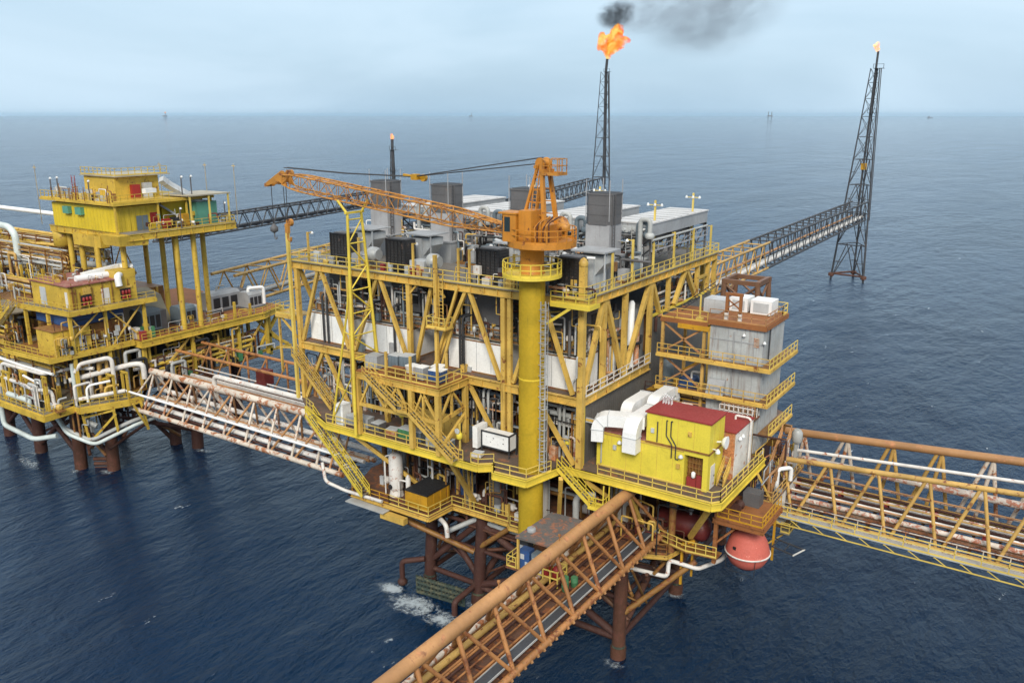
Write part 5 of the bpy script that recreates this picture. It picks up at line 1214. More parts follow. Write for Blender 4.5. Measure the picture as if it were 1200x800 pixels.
for k in range(14):
    zz = ZR+1.5+.45*(k%5); yy = 13.2+.18*(k%3); xa = UX[k%4]+rnd.uniform(2.4,3); mb = MB(); mb.pipe([(xa,yy,ZR+.2),(xa,yy,zz),(min(xa+rnd.uniform(3,7),-.6),yy,zz),(min(xa+rnd.uniform(3,7),-.6),yy,zz+1.4)],rnd.choice((.1,.14,.2)),7,.3); part('roof_pipe', mb, rnd.choice(['blue_grey','pipe_grey','dark','white_clad','pipe_white']), plat)
t = thing('corner_walkway', 'narrow railed walkway under the deck corner by the white zigzag pipe', 'walkway', (10.5,3.4,12.4))
mb = MB(); mb.prism([(7.2,3.4),(10.4,2.6),(13.4,3.0),(13.4,4.4),(7.2,4.8)],12.3,12.42); part('floor', mb, 'ochre_dark', t); railing(t, [(7.3,3.4,12.42),(10.4,2.65,12.42),(13.3,3.0,12.42)], 'yel_rail', step=1.0)

# ------------------------------------------------------------------ small fittings that clutter the decks
rnd = random.Random(99)
def fit(n, mb, m_): part(n, mb, m_, plat)
for k in range(46):      # junction boxes and small cabinets on the roof and along the storeys
    x = rnd.uniform(-38,-1); lvl = rnd.choice((ZR,ZR,ZM,ZM,ZD,ZC)); y = rnd.uniform(.3,1.6) if lvl != ZR else rnd.choice((rnd.uniform(4,13),rnd.uniform(.3,.6)))
    if lvl == ZC: y = rnd.uniform(.6,4); x = rnd.uniform(-27,-3)
    h = rnd.uniform(.5,1.7); fit('junction_box', MB().cbox((x,y,lvl),rnd.uniform(.4,1.0),rnd.uniform(.3,.7),h), rnd.choice(['grey','grey_light','white_rusty','blue_grey','stack_dark','rusty_wall','ochre','red_roof']))
for k in range(60):      # thin risers with an elbow
    x = rnd.uniform(-38,-.8); lvl, top = rnd.choice(((ZR,2.5),(ZR,3.2),(ZM,6),(ZM,4),(ZW-.9,4),(ZC,6.5),(ZC,5)))
    y = rnd.uniform(.8,3) if lvl != ZR else rnd.uniform(3.5,13.5)
    if lvl == ZC: x = rnd.uniform(-27,6); y = rnd.uniform(1.2,6)
    z = lvl+rnd.uniform(.5,1)*top; mb = MB(); mb.pipe([(x,y,lvl),(x,y,z),(x+rnd.choice((-1.6,-.9,.9,1.6)),y+rnd.uniform(-.2,1.2),z)],rnd.choice((.06,.08,.11,.15)),7,.25)
    fit('pipe_riser', mb, rnd.choice(['pipe_grey','pipe_white','dark','blue_grey','ochre','rust_red','galv','pipe_white']))
for k in range(34):      # pipes hanging below the cellar deck
    z = rnd.uniform(8.6,10.9); m_ = rnd.choice(['rust_red','leg_orange','pipe_grey','ochre_dark','rust_red','pipe_white'])
    if k % 2: y = rnd.uniform(0,10); a = rnd.uniform(-27,-4); mb = MB(); mb.pipe([(a,y,11.2),(a,y,z),(a+rnd.uniform(5,12),y+rnd.uniform(-.4,.4),z),(a+rnd.uniform(12,13),y,11.2)],rnd.uniform(.1,.26),7,.4)
    else: x = rnd.uniform(-26,8); mb = MB(); mb.tube([(x,rnd.uniform(.5,2),z),(x+rnd.uniform(-1,1),rnd.uniform(12,24),z)],rnd.uniform(.1,.24),7)
    fit('underdeck_pipe', mb, m_)
for k in range(40):      # small gear in front of the pipe racks of the main deck
    x = rnd.uniform(-38,-1); z = ZM+rnd.uniform(.3,5); y = rnd.uniform(1.3,2.6); r = rnd.uniform(.14,.34)
    mb = MB(); mb.lathe((x,y,z),[(r*.4,0),(r,.12),(r,.5+r),(r*.4,.7+r)],9,rnd.choice(('x','z','z'))); mb.beam((x,y,ZM),(x,y,z+.2),.08); fit('valve_body', mb, rnd.choice(['grey','dark','pipe_white','blue_grey','red_roof','ochre','galv']))
for k in range(30):      # gear on the deck behind the yellow house
    x = rnd.uniform(3.6,9.4); y = rnd.uniform(6,13); h = rnd.uniform(.6,2.2)
    mb = MB(); mb.pipe([(x,y,ZM),(x,y,ZM+h+1.0),(x+rnd.uniform(-1.4,1.4),y+rnd.uniform(-1,1),ZM+h+1.0)],rnd.choice((.06,.1,.14)),6,.2); fit('pipe_riser', mb, rnd.choice(['white_rusty','bridge_chord','pipe_grey','ochre','rusty_wall'])) if k < 18 else fit('junction_box', MB().cbox((x,y,ZM),rnd.uniform(.5,1.2),rnd.uniform(.4,.9),h), rnd.choice(['grey','white_rusty','rusty_wall','grey_light']))

def pipework(label, n, xr, yr, z0, hr, mats, seed, group, rs=(.05,.07,.1,.14), along='x', boxes=.2):
    """a tangle of small pipes, valves and boxes as one bay fitted it"""
    rnd = random.Random(seed); t = thing('bay_pipework', label, 'pipework', (sum(xr)/2,sum(yr)/2,z0), group)
    for k in range(n):
        x, y, h = rnd.uniform(*xr), rnd.uniform(*yr), rnd.uniform(*hr); m_ = rnd.choice(mats)
        q = rnd.random()
        if q < boxes:
            z = z0+rnd.choice((0,0,h*.6)); mb = MB(); mb.cbox((x,y,z),rnd.uniform(.3,.8),rnd.uniform(.25,.6),rnd.uniform(.35,1.1))
            if z > z0: mb.beam((x,y,z0),(x,y,z+.1),.09)
            part('box', mb, m_, t)
        elif q < boxes+.16:
            r = rnd.uniform(.12,.28); mb = MB(); mb.lathe((x,y,z0+h*.5),[(r*.4,0),(r,.1),(r,.3+r),(r*.4,.45+r)],8,rnd.choice('xyz')); mb.beam((x,y,z0),(x,y,z0+h*.5+.3),.07); part('valve', mb, m_, t)
        else:
            d = rnd.choice((-3.4,-2,-1.1,-.6,.6,1.1,2,3.4)); e = rnd.uniform(-.3,.6)
            b = (x+d,y+e,z0+h) if along == 'x' else (x+e,y+d,z0+h)
            pts = [(x,y,z0),(x,y,z0+h),b]
            if rnd.random() < .6: pts.append((b[0],b[1],z0+h+rnd.choice((-h*.9,-h*.5,.8))))
            mb = MB(); mb.pipe(pts, rnd.choice(rs), 6, .2); part('pipe', mb, m_, t)
GP = 'small pipework packed into the bays'
pm = ['pipe_grey','pipe_white','dark','blue_grey','ochre','rust_red','galv','bridge_chord','pipe_dull','stack_dark','grey_light']
for k, (x0, x1, w_) in enumerate(((-38,-30.6,'leftmost bay'),(-29.6,-24.6,'bay behind the boom rest'),(-20.6,-9.4,'bay beside the zigzag stair'),(-7.6,-.6,'bay right of the crane column'))):
    pipework('tangle of small pipes on the main deck, '+w_, 42, (x0,x1), (.5,2.2), ZM, (.6,5.6), pm, 300+k, GP)
    pipework('small pipes under the roof, '+w_, 26, (x0,x1), (1.1,2.6), ZW-.9, (.5,4.4), pm, 320+k, GP)
for k, X in enumerate(UX):
    pipework('small dark pipes and boxes crowding the roof round the '+ORD[k]+' stack', 46, (X-3.6,X+(2.6 if k==3 else 5.6)), (8.4,13.6), ZR, (.5,4.2), pm+['white_clad','blue_grey','dark'], 340+k, 'small pipework on the roof')
    pipework('small boxes and pipes behind the roof rail by the '+ORD[k]+' dark radiator', 16, (BX[k][0]-1,min(-.5,BX[k][1]+4)), (.1,1.0), ZR, (.3,1.6), pm+['rusty_wall','white_rusty'], 360+k, 'small pipework on the roof', boxes=.45)
pipework('pipes and white fittings behind the right face of the upper storey', 44, (-2.2,-.5), (2.4,14.6), ZD, (.8,8), pm+['white_rusty','pipe_white'], 380, GP, (.06,.1,.16), 'y')
pipework('rusty pipes and fittings packed above the grey wall', 50, (-2.4,-.4), (16,33), ZW-3, (2.5,7), pm+['rusty_wall','bridge_chord'], 381, GP, (.08,.12,.18), 'y')
pipework('brown pipes and handrails cluttering the deck between red roofs and tower', 46, (3.4,13), (10.9,13.2), ZM, (1,4.6), ['bridge_chord','rusty_wall','white_rusty','ochre','pipe_dull','grey','rust_red'], 382, GP)
pipework('rusty pipework on the right edge of the deck above the lifeboat', 40, (13.4,16), (10,19.6), 16.3, (.8,4.4), ['bridge_chord','rusty_wall','white_rusty','ochre','pipe_dull','grey','rust_red','ochre_dark'], 383, GP, along='y')
pipework('rusty pipework on the lower deck behind the white vessel', 44, (-27,-16), (-.4,3), ZC, (.6,6), ['rust_red','pipe_white','ochre_dark','ochre','pipe_grey','dark','leg_orange'], 384, GP)
pipework('rusty pipework on the lower deck left of the crane column', 40, (-15,-5), (.4,3.4), ZC, (.6,6), ['rust_red','pipe_white','ochre_dark','ochre','pipe_grey','dark','leg_orange'], 385, GP)
pipework('rusty pipework on the lower deck under the control house', 44, (-1,8), (1.6,5), ZC, (.6,6), ['rust_red','pipe_dull','ochre_dark','ochre','tank_red','dark','leg_orange'], 386, GP)
for k in range(34):
    a, b = V((rnd.uniform(-26,8),rnd.uniform(0,4),rnd.uniform(9.5,11))), V((rnd.choice((-20,-13,5))+rnd.uniform(-.4,.4),rnd.uniform(.2,14),rnd.uniform(2.5,8)))
    part('underdeck_brace', MB().tube([a,b],rnd.uniform(.12,.24),7), rnd.choice(['rust_red','leg_orange','ochre_dark','trestle_brown']), plat)
# ------------------------------------------------------------------ bridges
def chord(t, a, b, r, mat, n=12, name='chord'): return part(name, MB().tube([a,b], r, n), mat, t)
# near bridge: one fat top chord over a floor full of pipes, running towards the viewer
def near_bridge():
    y1, y0 = 3.2, -72.0
    t = thing('pipe_bridge', 'orange rusty truss bridge running from under the yellow house towards the viewer', 'bridge', (4.6,-30,12.4))
    X = lambda x, y: x+.012*(y)*(.6)           # the bridge turns very slightly
    top = lambda y: V((X(5.15,y),y,18.0)); rt = lambda y: V((X(7.35,y),y,12.75)); lf = lambda y: V((X(1.6,y),y,12.75))
    chord(t, top(y1), top(y0), .55, 'bridge_chord', 18, 'top_chord')
    chord(t, rt(y1+2), rt(y0), .3, 'bridge_orange', 10, 'bottom_chord'); chord(t, lf(y1+2), lf(y0), .3, 'bridge_orange', 10, 'bottom_chord')
    k = 0; y = .4
    while y > y0+3:
        for b in (rt, lf):
            part('web_member', MB().tube([top(y), b(y-.35)], .19, 8), 'bridge_orange', t)
            part('web_member', MB().tube([top(y+.25), b(y+4.1)], .17, 8), 'bridge_orange', t)
        y -= 4.45; k += 1
    mb = MB(); yy = y1
    while yy > y0:
        mb.beam(lf(yy)-V((0,0,.1)), rt(yy)-V((0,0,.1)), .22, .3); yy -= 2.2
    part('cross_beam', mb, 'rust_red', t)
    mb = MB(); mb._add([lf(y1)+V((.3,0,-.05)),lf(y0)+V((.3,0,-.05)),rt(y0)+V((-.3,0,-.05)),rt(y1)+V((-.3,0,-.05)),lf(y1)+V((.3,0,-.15)),lf(y0)+V((.3,0,-.15)),rt(y0)+V((-.3,0,-.15)),rt(y1)+V((-.3,0,-.15))],[(0,1,2,3),(7,6,5,4),(0,4,5,1),(1,5,6,2),(2,6,7,3),(3,7,4,0)])
    part('floor', mb, 'rust_floor', t)
    rnd = random.Random(3)
    for off, z, r, m_ in ((-.15,12.95,.24,'bridge_white'),(.75,13.05,.28,'bridge_ochre'),(1.5,13.0,.1,'bridge_orange'),(1.75,13.0,.1,'bridge_orange'),(2.05,13.0,.12,'rust_red'),(2.6,12.9,.08,'bridge_orange'),(3.6,12.95,.1,'bridge_orange'),(3.9,12.95,.1,'bridge_orange'),(4.3,12.95,.14,'bridge_orange'),(4.65,13.0,.1,'bridge_chord')):
        o = V((off+.2,0,z-12.75)); part('pipe', MB().tube([lf(y1)+o, lf(y0)+o], r, 8), m_, t)
    # cable tray with pale edges
    a, b = V((X(6.55,y1),y1+1.4,13.35)), V((X(6.55,y0),y0,13.35))
    part('cable_tray', MB().beam(a, b, .8, .12), 'belt', t)
    mb = MB(); mb.beam(a+V((.44,0,.06)), b+V((.44,0,.06)), .06, .16); mb.beam(a-V((.44,0,-.06)), b-V((.44,0,-.06)), .05, .16); part('tray_edge', mb, 'galv', t)
    mb = MB(); mb.beam(a, V((X(6.9,5),8.6,15.6)), .8, .12); part('cable_tray', mb, 'belt', t)
    # small flange bolts under the tray edge give the ribbed look of the outer chord
    yy = y1
    while yy > -50: part('tray_bracket', MB().beam(rt(yy)+V((.05,0,.34)), rt(yy)+V((.34,0,-.2)), .2, .14), 'bridge_chord', t); yy -= .9
    for yy in (-6.5,-16.8,-27.2): part('marker_lamp', MB().lathe(top(yy)+V((-1.4,0,-1.6)),[(.1,0),(.2,.1),(.2,.3),(.08,.4)],8), 'lamp_head', t)
    for yy in (-12.2,-21): 
        mb = MB(); mb.beam(top(yy)+V((0,0,.5)), top(yy)+V((0,0,1.0)), .07); mb.lathe(top(yy)+V((0,0,1.0)),[(.14,0),(.14,.15)],6); part('chord_fitting', mb, 'bridge_orange', t)
near_bridge()

# right bridge: box truss with white pipes, rising slightly to the right
def right_bridge():
    x0, x1 = 15.2, 78.0
    t = thing('pipe_bridge', 'wide ochre box truss bridge full of white pipes leaving to the right', 'bridge', (45,18,13.6))
    tz = lambda x: 18.9+.072*(x-15)
    N = lambda x: V((x,15,tz(x))); Fa = lambda x: V((x,22.0,tz(x)+.55)); nb = lambda x: V((x,14.2,13.6)); fb = lambda x: V((x,22.6,13.6))
    chord(t, N(x0-1), N(x1), .27, 'bridge_ochre', 12, 'top_chord'); chord(t, Fa(x0-1.5), Fa(x1), .42, 'bridge_chord', 16, 'top_chord')
    chord(t, nb(x0-1), nb(x1), .22, 'bridge_ochre', 10, 'bottom_chord'); chord(t, fb(x0-1), fb(x1), .25, 'bridge_ochre', 10, 'bottom_chord')
    x = x0+.4; k = 0
    while x < x1-5:
        part('web_member', MB().tube([N(x+.1), nb(x+1.4)], .17, 8), 'bridge_ochre', t); part('web_member', MB().tube([N(x+4.3), nb(x+1.9)], .17, 8), 'bridge_ochre', t)
        for a, b in ((x+.1,x+1.2),(x+4.3,x+2.0),(x+.2,x-.8)):
            part('web_member', MB().tube([Fa(a), fb(b)], .2, 8), 'bridge_white' if (k+int(a*3)) % 2 else 'bridge_ochre', t)
        x += 4.5; k += 1
    mb = MB(); x = x0
    while x < x1: mb.beam(nb(x), fb(x), .25, .3); x += 2.25
    part('cross_beam', mb, 'rust_red', t)
    for y, z, r, m_ in ((17.6,tz(20)-.15,.17,'pipe_white'),(20.9,17.0,.38,'pipe_dull'),(20.2,15.7,.14,'pipe_dull'),(19.4,15.2,.13,'rust_red'),(18.8,15.0,.13,'pipe_dull'),(18.2,14.7,.13,'rust_red'),(17.5,14.6,.13,'bridge_chord'),(16.9,14.9,.2,'pipe_white'),(16.3,14.3,.12,'rust_red'),(15.8,14.4,.12,'bridge_ochre'),(15.2,14.9,.26,'pipe_dull'),(14.7,14.2,.1,'rust_red'),(15.5,15.5,.08,'bridge_chord'),(17.2,15.6,.08,'bridge_ochre'),(18.0,15.4,.1,'pipe_dull'),(19.2,16.2,.09,'bridge_chord'),(16.0,14.0,.16,'rusty_wall'),(19.0,14.2,.2,'rust_red'),(20.6,14.8,.14,'bridge_ochre'),(21.6,14.4,.16,'rust_red'),(19.9,14.2,.16,'pipe_white'),(18.5,14.0,.12,'bridge_ochre')):
        rise = .072 if y == 17.6 else 0
        pts = [(x0-.6,y,z),(x1,y,z+rise*(x1-x0))]
        if y in (17.6, 20.9): pts = [(x0+.6,y,z-1.6)]+[(x0+.6,y,z)]+[pts[1]]
        mb = MB(); mb.pipe(pts, r, 10, .6); part('pipe', mb, m_, t)
    mb = MB(); x = x0+1
    while x < x1:
        for y in (16.2,18.4,19.6): part('pipe_shoe', MB().cbox((x,y,13.8),.3,.3,1.4), 'red_roof', t)
        x += 4.5
    part('walkway', MB().box(x0-.5,x1,12.9,13.9,13.4,13.52), 'galv', t)
    part('walkway_rail', rail_mb([(x0-.4,12.95,13.52),(x1,12.95,13.52)],1.15,2.2,.045), 'yel_rail', t); part('walkway_rail', rail_mb([(x0-.4,13.95,13.52),(x1,13.95,13.52)],1.15,2.2,.04), 'bridge_white', t)
    mb = MB(); x = x0
    while x < x1: mb.beam((x,13,13.3),(x,14.2,13.3),.12,.2); mb.beam((x,12.95,13.35),(x+1.1,12.95,12.7),.07); x += 2.2
    mb.beam((x0,12.95,12.7),(x1,12.95,12.7),.1); part('walkway_bracket', mb, 'yel_rail', t)
right_bridge()

# two bridges to the left platform
def left_bridge():
    x0, x1 = -77.0, -32.6
    t = thing('pipe_bridge', 'white and rust flaked truss bridge joining the two platforms, the nearer one', 'bridge', (-55,2.5,10.6))
    n1 = lambda x: V((x,2.3,16.2)); n0 = lambda x: V((x,-.2,10.7)); f0 = lambda x: V((x,5.4,10.7))
    chord(t, n1(x0+2.6), n1(-37), .48, 'bridge_white', 14, 'top_chord')
    chord(t, n0(x0), n0(x1), .34, 'bridge_white', 12, 'bottom_chord'); chord(t, f0(x0), f0(x1), .34, 'bridge_white', 12, 'bottom_chord')
    x = -73.6; k = 0
    while x < -36:
        for b in (n0, f0):
            part('web_member', MB().tube([n1(x), b(x+.3)], .17, 8), 'bridge_white', t)
            part('web_member', MB().tube([n1(x-.2), b(x-3.7)], .16, 8), 'bridge_chord' if k % 3 else 'bridge_white', t)
        x += 4.5; k += 1
    for x in (-35,-33.4): part('web_member', MB().tube([(x,2.0,15.2), n0(x)], .15, 8), 'bridge_chord', t)
    mb = MB(); x = x0
    while x < x1: mb.beam(n0(x), f0(x), .2, .26); x += 2.25
    part('cross_beam', mb, 'rust_red', t)
    for y, z, r, m_ in ((4.9,12.2,.36,'pipe_white'),(3.8,11.3,.2,'bridge_chord'),(2.9,11.5,.26,'pipe_white'),(2.0,11.1,.12,'rust_red'),(1.2,11.2,.34,'pipe_white'),(.5,11.0,.12,'rust_red')): part('pipe', MB().tube([(x0,y,z),(x1+.6,y,z)], r, 10), m_, t)
    part('pipe', MB().tube([(x0-.5,-.75,13.5),(x1,-.75,13.45)], .17, 8), 'white', t)
    mb = MB(); mb.pipe([(-64.5,5.9,13.2),(-64.5,5.9,16.2),(-36,5.9,16.3),(-33.6,5.9,16.3),(-33.6,5.9,14)],.36,12,1.0); part('pipe', mb, 'pipe_white', t)
    mb = MB(); mb.pipe([(-68,4.4,12),(-66,4.4,14.6),(-63,4.4,14.6),(-60,4.4,12)],.3,10,1.0); part('pipe', mb, 'bridge_white', t)
left_bridge()
def back_bridge():
    x0, x1 = -78, -38.9
    t = thing('pipe_bridge', 'rust orange truss bridge joining the two platforms, the farther one', 'bridge', (-58,11,12))
    for y in (9.2,14.0):
        chord(t, (x0,y,17.2+.2*(y>12)), (x1,y,17.2+.2*(y>12)), .24, 'bridge_orange', 10, 'top_chord'); chord(t, (x0,y,12.2), (x1,y,12.2), .3, 'bridge_orange', 10, 'bottom_chord')
        if y > 12:
            x = x0+2
            while x < x1:
                part('web_member', MB().tube([(x,y,17.2),(x,y,12.2)], .17, 8), 'bridge_orange', t)
                part('web_member', MB().tube([(x,y,17.2),(x-3.4,y,12.2)], .14, 8), 'bridge_chord', t); x += 4.5
    part('floor', MB().box(x0,x1,9.4,13.8,12.0,12.12), 'rust_floor', t)
    for y, z, r, m_ in ((10,12.7,.3,'bridge_orange'),(10.8,12.5,.2,'pipe_white'),(11.5,12.6,.26,'pipe_white'),(12.3,13.2,.12,'pipe_white'),(12.9,13.6,.12,'pipe_white'),(13.3,12.6,.2,'rust_red'),(9.6,14.4,.12,'rust_red')):
        part('pipe', MB().tube([(x0,y,z),(x1,y,z)], r, 8), m_, t)
    part('red_hut', MB().box(-63.4,-61.4,12.5,14.2,13.4,15.6), 'tank_red', t)
back_bridge()

# ------------------------------------------------------------------ flare bridges and towers
def lattice_bridge(label, a, b, w, h, mats, seg=6.0, r=.28, near_mat=None, near_frac=0, name='flare_bridge', pipes=()):
    a, b = V(a), V(b); d = (b-a).normalized(); n_ = V((-d.y,d.x,0)).normalized()
    t = thing(name, label, 'bridge', (a+b)/2)
    L_ = (b-a).length; N = max(2, int(L_/seg))
    P = lambda s, i, j: a+d*(L_*s)+n_*(i*w/2)+UP*(h*j)
    cut = [0]+([near_frac] if near_frac else [])+[1]
    for c0, c1 in zip(cut, cut[1:]):
        m_ = near_mat if (near_frac and c0 == 0) else mats
        for i in (-1,1):
            for j in (0,1): part('chord', MB().tube([P(c0,i,j),P(c1,i,j)], r, 8), m_, t)
        mb = MB()
        for k in range(N):
            s0, s1 = k/N, (k+1)/N; sm = (s0+s1)/2
            if not (c0 <= sm < c1): continue
            for i in (-1,1):
                mb.tube([P(s0,i,0),P(sm,i,1)], r*.5, 6); mb.tube([P(sm,i,1),P(s1,i,0)], r*.5, 6)
                pass
            mb.tube([P(s0,-1,0),P(s0,1,0)], r*.5, 6); mb.tube([P(sm,-1,1),P(sm,1,1)], r*.5, 6); mb.tube([P(s0,-1,0),P(s1,1,0)], r*.4, 5)
        part('lattice', mb, m_, t)
        part('walkway', MB().beam(P(c0,.3,0)+UP*.2, P(c1,.3,0)+UP*.2, w*.45, .15), m_, t)
    for i, z, rr, m_ in pipes: part('pipe', MB().tube([P(0,i,0)+UP*z,P(1,i,0)+UP*z], rr, 8), m_, t)
    return t
lattice_bridge('long flare bridge, rusty near and black towards the right flare tower', (-19.2,33.8,20.6), (-22.5,220,20.6), 4.6, 5.6, 'flare_steel', 6.2, .26, 'bridge_ochre', .44, pipes=((-.5,.9,.5,'pipe_white'),(0,.8,.4,'pipe_grey'),(.8,1.2,.3,'bridge_chord')))
lattice_bridge('brown lattice bridge leaving the back of the left platform towards the left flare', (-88.5,27,20), (-147,272,20), 5, 5.4, 'flare_steel', 6.5, .3, 'bridge_ochre', .22, pipes=((-.4,.9,.4,'pipe_grey'),))
lattice_bridge('distant black lattice bridge behind the crane boom tip, leading to the small flare', (-166,66,20.2), (-187.5,181,20.4), 4.4, 4.7, 'flare_steel', 5.5, .3, pipes=((-.4,.9,.45,'flare_steel'),(.4,.7,.4,'flare_steel')))
def trestle(label, x, y, z, w=6, mat='trestle_brown'):
    t = thing('bridge_trestle', label, 'trestle', (x,y,-4), 'trestles under the flare bridges')
    for sx in (-1,1):
        for sy in (-1,1): part('leg', MB().tube([(x+sx*(w/2+1.5),y+sy*(w/2+1.2),-6),(x+sx*w/2,y+sy*w/2,z)], .5, 10), mat, t)
    mb = MB()
    for z0, z1 in ((2,9),(9,z-5),(z-5,z-.5)):
        for sx in (-1,1):
            mb.tube([(x+sx*w/2,y-w/2,z0),(x+sx*w/2,y+w/2,z1)],.22,7); mb.tube([(x+sx*w/2,y+w/2,z0),(x+sx*w/2,y-w/2,z1)],.22,7)
        for sy in (-1,1): mb.tube([(x-w/2,y+sy*w/2,z0),(x+w/2,y+sy*w/2,z1)],.22,7); mb.tube([(x+w/2,y+sy*w/2,z0),(x-w/2,y+sy*w/2,z1)],.22,7)
    part('brace', mb, mat, t)
    mb = MB()
    for sx in (-1,1): mb.beam((x+sx*w/2,y-w/2-.5,z),(x+sx*w/2,y+w/2+.5,z),.7,.9)
    for sy in (-1,1): mb.beam((x-w/2-.5,y+sy*w/2,z),(x+w/2+.5,y+sy*w/2,z),.7,.8)
    part('cap_beam', mb, mat, t)
trestle('rusty brown trestle holding up the right flare bridge behind the grey tower', -13.0, 86, 23.2, 6.2)
def flare_tower(label, base, top, tip, stack_r, mat='flare_steel', levels=9, pads=False):
    """three legged lattice; base, top = three points each"""
    t = thing('flare_tower', label, 'flare tower', tuple(sum((V(p) for p in base), V((0,0,0)))/3))
    b = [V(p) for p in base]; q = [V(p) for p in top]
    for i in range(3): part('leg', MB().tube([b[i]-(q[i]-b[i])*.06, q[i]], .36, 9, True, .14), mat, t)
    mb = MB(); zs = [0]; s = 1.0
    for k in range(levels): zs.append(zs[-1]+s); s *= .88
    zs = [z/zs[-1] for z in zs]
    for k in range(levels):
        for i in range(3):
            j = (i+1) % 3
            a0, a1 = b[i].lerp(q[i],zs[k]), b[j].lerp(q[j],zs[k]); c0, c1 = b[i].lerp(q[i],zs[k+1]), b[j].lerp(q[j],zs[k+1])
            rr = .17-.1*zs[k]
            if k: mb.tube([a0,a1],rr,6)
            if k < 4:
                m_ = (c0+c1)/2; mb.tube([a0,m_],rr,6); mb.tube([a1,m_],rr,6)
                mb.tube([a0.lerp(m_,.5),a0.lerp(c0,.5)],rr*.6,5); mb.tube([a1.lerp(m_,.5),a1.lerp(c1,.5)],rr*.6,5)
            else:
                mb.tube([a0,c1],rr*.8,6); mb.tube([a1,c0],rr*.8,6)
    part('lattice', mb, mat, t)
    c = sum(q, V((0,0,0)))/3; cb = sum(b, V((0,0,0)))/3
    lo = cb.lerp(c, .28)
    mb = MB(); mb.tube([lo, c, V(tip)], stack_r, 10); mb.tube([lo+V((.8,.3,0)), c+V((.5,.3,0))], stack_r*.3, 8); part('flare_stack', mb, mat, t)
    mb = MB()
    for s_ in (.4,.62,.8,1.0):
        p = cb.lerp(c, s_); w = 2.4 if s_ == 1 else 2.0
        mb.box(p.x-.6,p.x+w,p.y-1,p.y+1,p.z-.1,p.z); 
        for dx in (-.6,w): mb.beam((p.x+dx,p.y-1,p.z),(p.x+dx,p.y-1,p.z+1.3),.12)
        mb.beam((p.x-.6,p.y-1,p.z+1.2),(p.x+w,p.y-1,p.z+1.2),.1)
    part('platform', mb, mat, t)
    mb = MB(); p0 = b[1].lerp(q[1],.3)+V((.5,-.3,0)); p1 = q[1]+V((.5,-.3,0)); mb.beam(p0,p1,.24,.12); part('ladder', mb, mat, t)
    if pads:
        for i in range(3): part('foot_clamp', MB().lathe(b[i]+V((0,0,1.0)),[(.9,0),(.95,.9),(.6,1.1)],10), 'leg_orange', t)
        for i in range(3): part('sea_brace', MB().tube([b[i]+V((0,0,1.8)), b[(i+1)%3]+V((0,0,1.8))],.3,8), 'leg_orange', t)
    return t
ft = flare_tower('black lattice flare tower standing in the sea at the end of the right bridge', [(-30,224,0),(-19.4,222.5,0),(-24.5,231.5,0)], [(-24.2,224,67),(-21.5,224,67),(-22.8,226.4,67)], (-22.7,224.8,72.0), .34, pads=True)
part('yellow_cabinet', MB().cbox((-23.4,225,36),1.6,1.4,2.0), 'bin_yellow', ft)
flare_tower('tall black flare tower with big orange flame rising behind the rightmost grey stack', [(-164.5,300,0),(-152.5,298.5,0),(-157.5,309,0)], [(-160.0,300,72.5),(-155.9,300,72.5),(-157.8,302.8,72.5)], (-157.3,300.8,78.2), .62)
flare_tower('small slim far flare mast showing above the leftmost grey stack', [(-188.6,182.4,0),(-186.0,182.4,0),(-187.3,184.9,0)], [(-188.0,183,40),(-186.7,183,40),(-187.3,184.2,40)], (-187.3,183.5,44), .55)

# ------------------------------------------------------------------ flames and smoke
def flame_mat(nm, st, sc):
    m = bpy.data.materials.new(nm); m.use_nodes = True; nt = m.node_tree; nt.nodes.clear(); M[nm] = m
    out = nd(nt, 'ShaderNodeOutputMaterial'); pv = nd(nt, 'ShaderNodeVolumePrincipled')
    tc = nd(nt, 'ShaderNodeTexCoord').outputs['Object']
    n1 = noise(nt, tc, .2*sc, 4, .55, .5); n2 = noise(nt, tc, .26*sc, 3, .55, .6)
    at = nd(nt, 'ShaderNodeAttribute', attribute_name='x')
    den = sstep(nt, n1, .32, .5, 0, 1)
    ramp = nd(nt, 'ShaderNodeValToRGB'); e = ramp.color_ramp.elements
    e[0].position = .34; e[0].color = (.95,.10,.004,1); e[1].position = .58; e[1].color = (1,.66,.16,1)
    el = ramp.color_ramp.elements.new(.48); el.color = (1,.30,.02,1)
    L(nt, n2, ramp.inputs[0]); L(nt, ramp.outputs[0], pv.inputs['Emission Color'])
    L(nt, mth(nt, 'MULTIPLY', den, st), pv.inputs['Emission Strength'])
    L(nt, mth(nt, 'MULTIPLY', den, .9), pv.inputs['Density'])
    pv.inputs['Color'].default_value = (.05,.02,.01,1)
    L(nt, pv.outputs[0], out.inputs['Volume'])
flame_mat('flame', .55, 1.0); flame_mat('flame_small', 1.0, 3.0)
def blob(mb, c, r, seed, sq=1.0):
    rnd = random.Random(seed); ph = [rnd.uniform(0,6.28) for _ in range(6)]; n, k = 20, 12; vs = []; fs = []
    for j in range(k+1):
        a = math.pi*j/k
        for i in range(n):
            b = 2*math.pi*i/n
            rr = r*(1+.16*math.sin(3*b+ph[0]+2*a)+.12*math.sin(4*a+ph[1])+.1*math.sin(5*b+ph[2]-3*a)*math.sin(a))
            vs.append((c[0]+rr*math.sin(a)*math.cos(b), c[1]+rr*math.sin(a)*math.sin(b), c[2]+rr*sq*math.cos(a)))
    for j in range(k):
        for i in range(n): fs.append((j*n+i,(j+1)*n+i,(j+1)*n+(i+1)%n,j*n+(i+1)%n))
    mb._add(vs, fs, True)
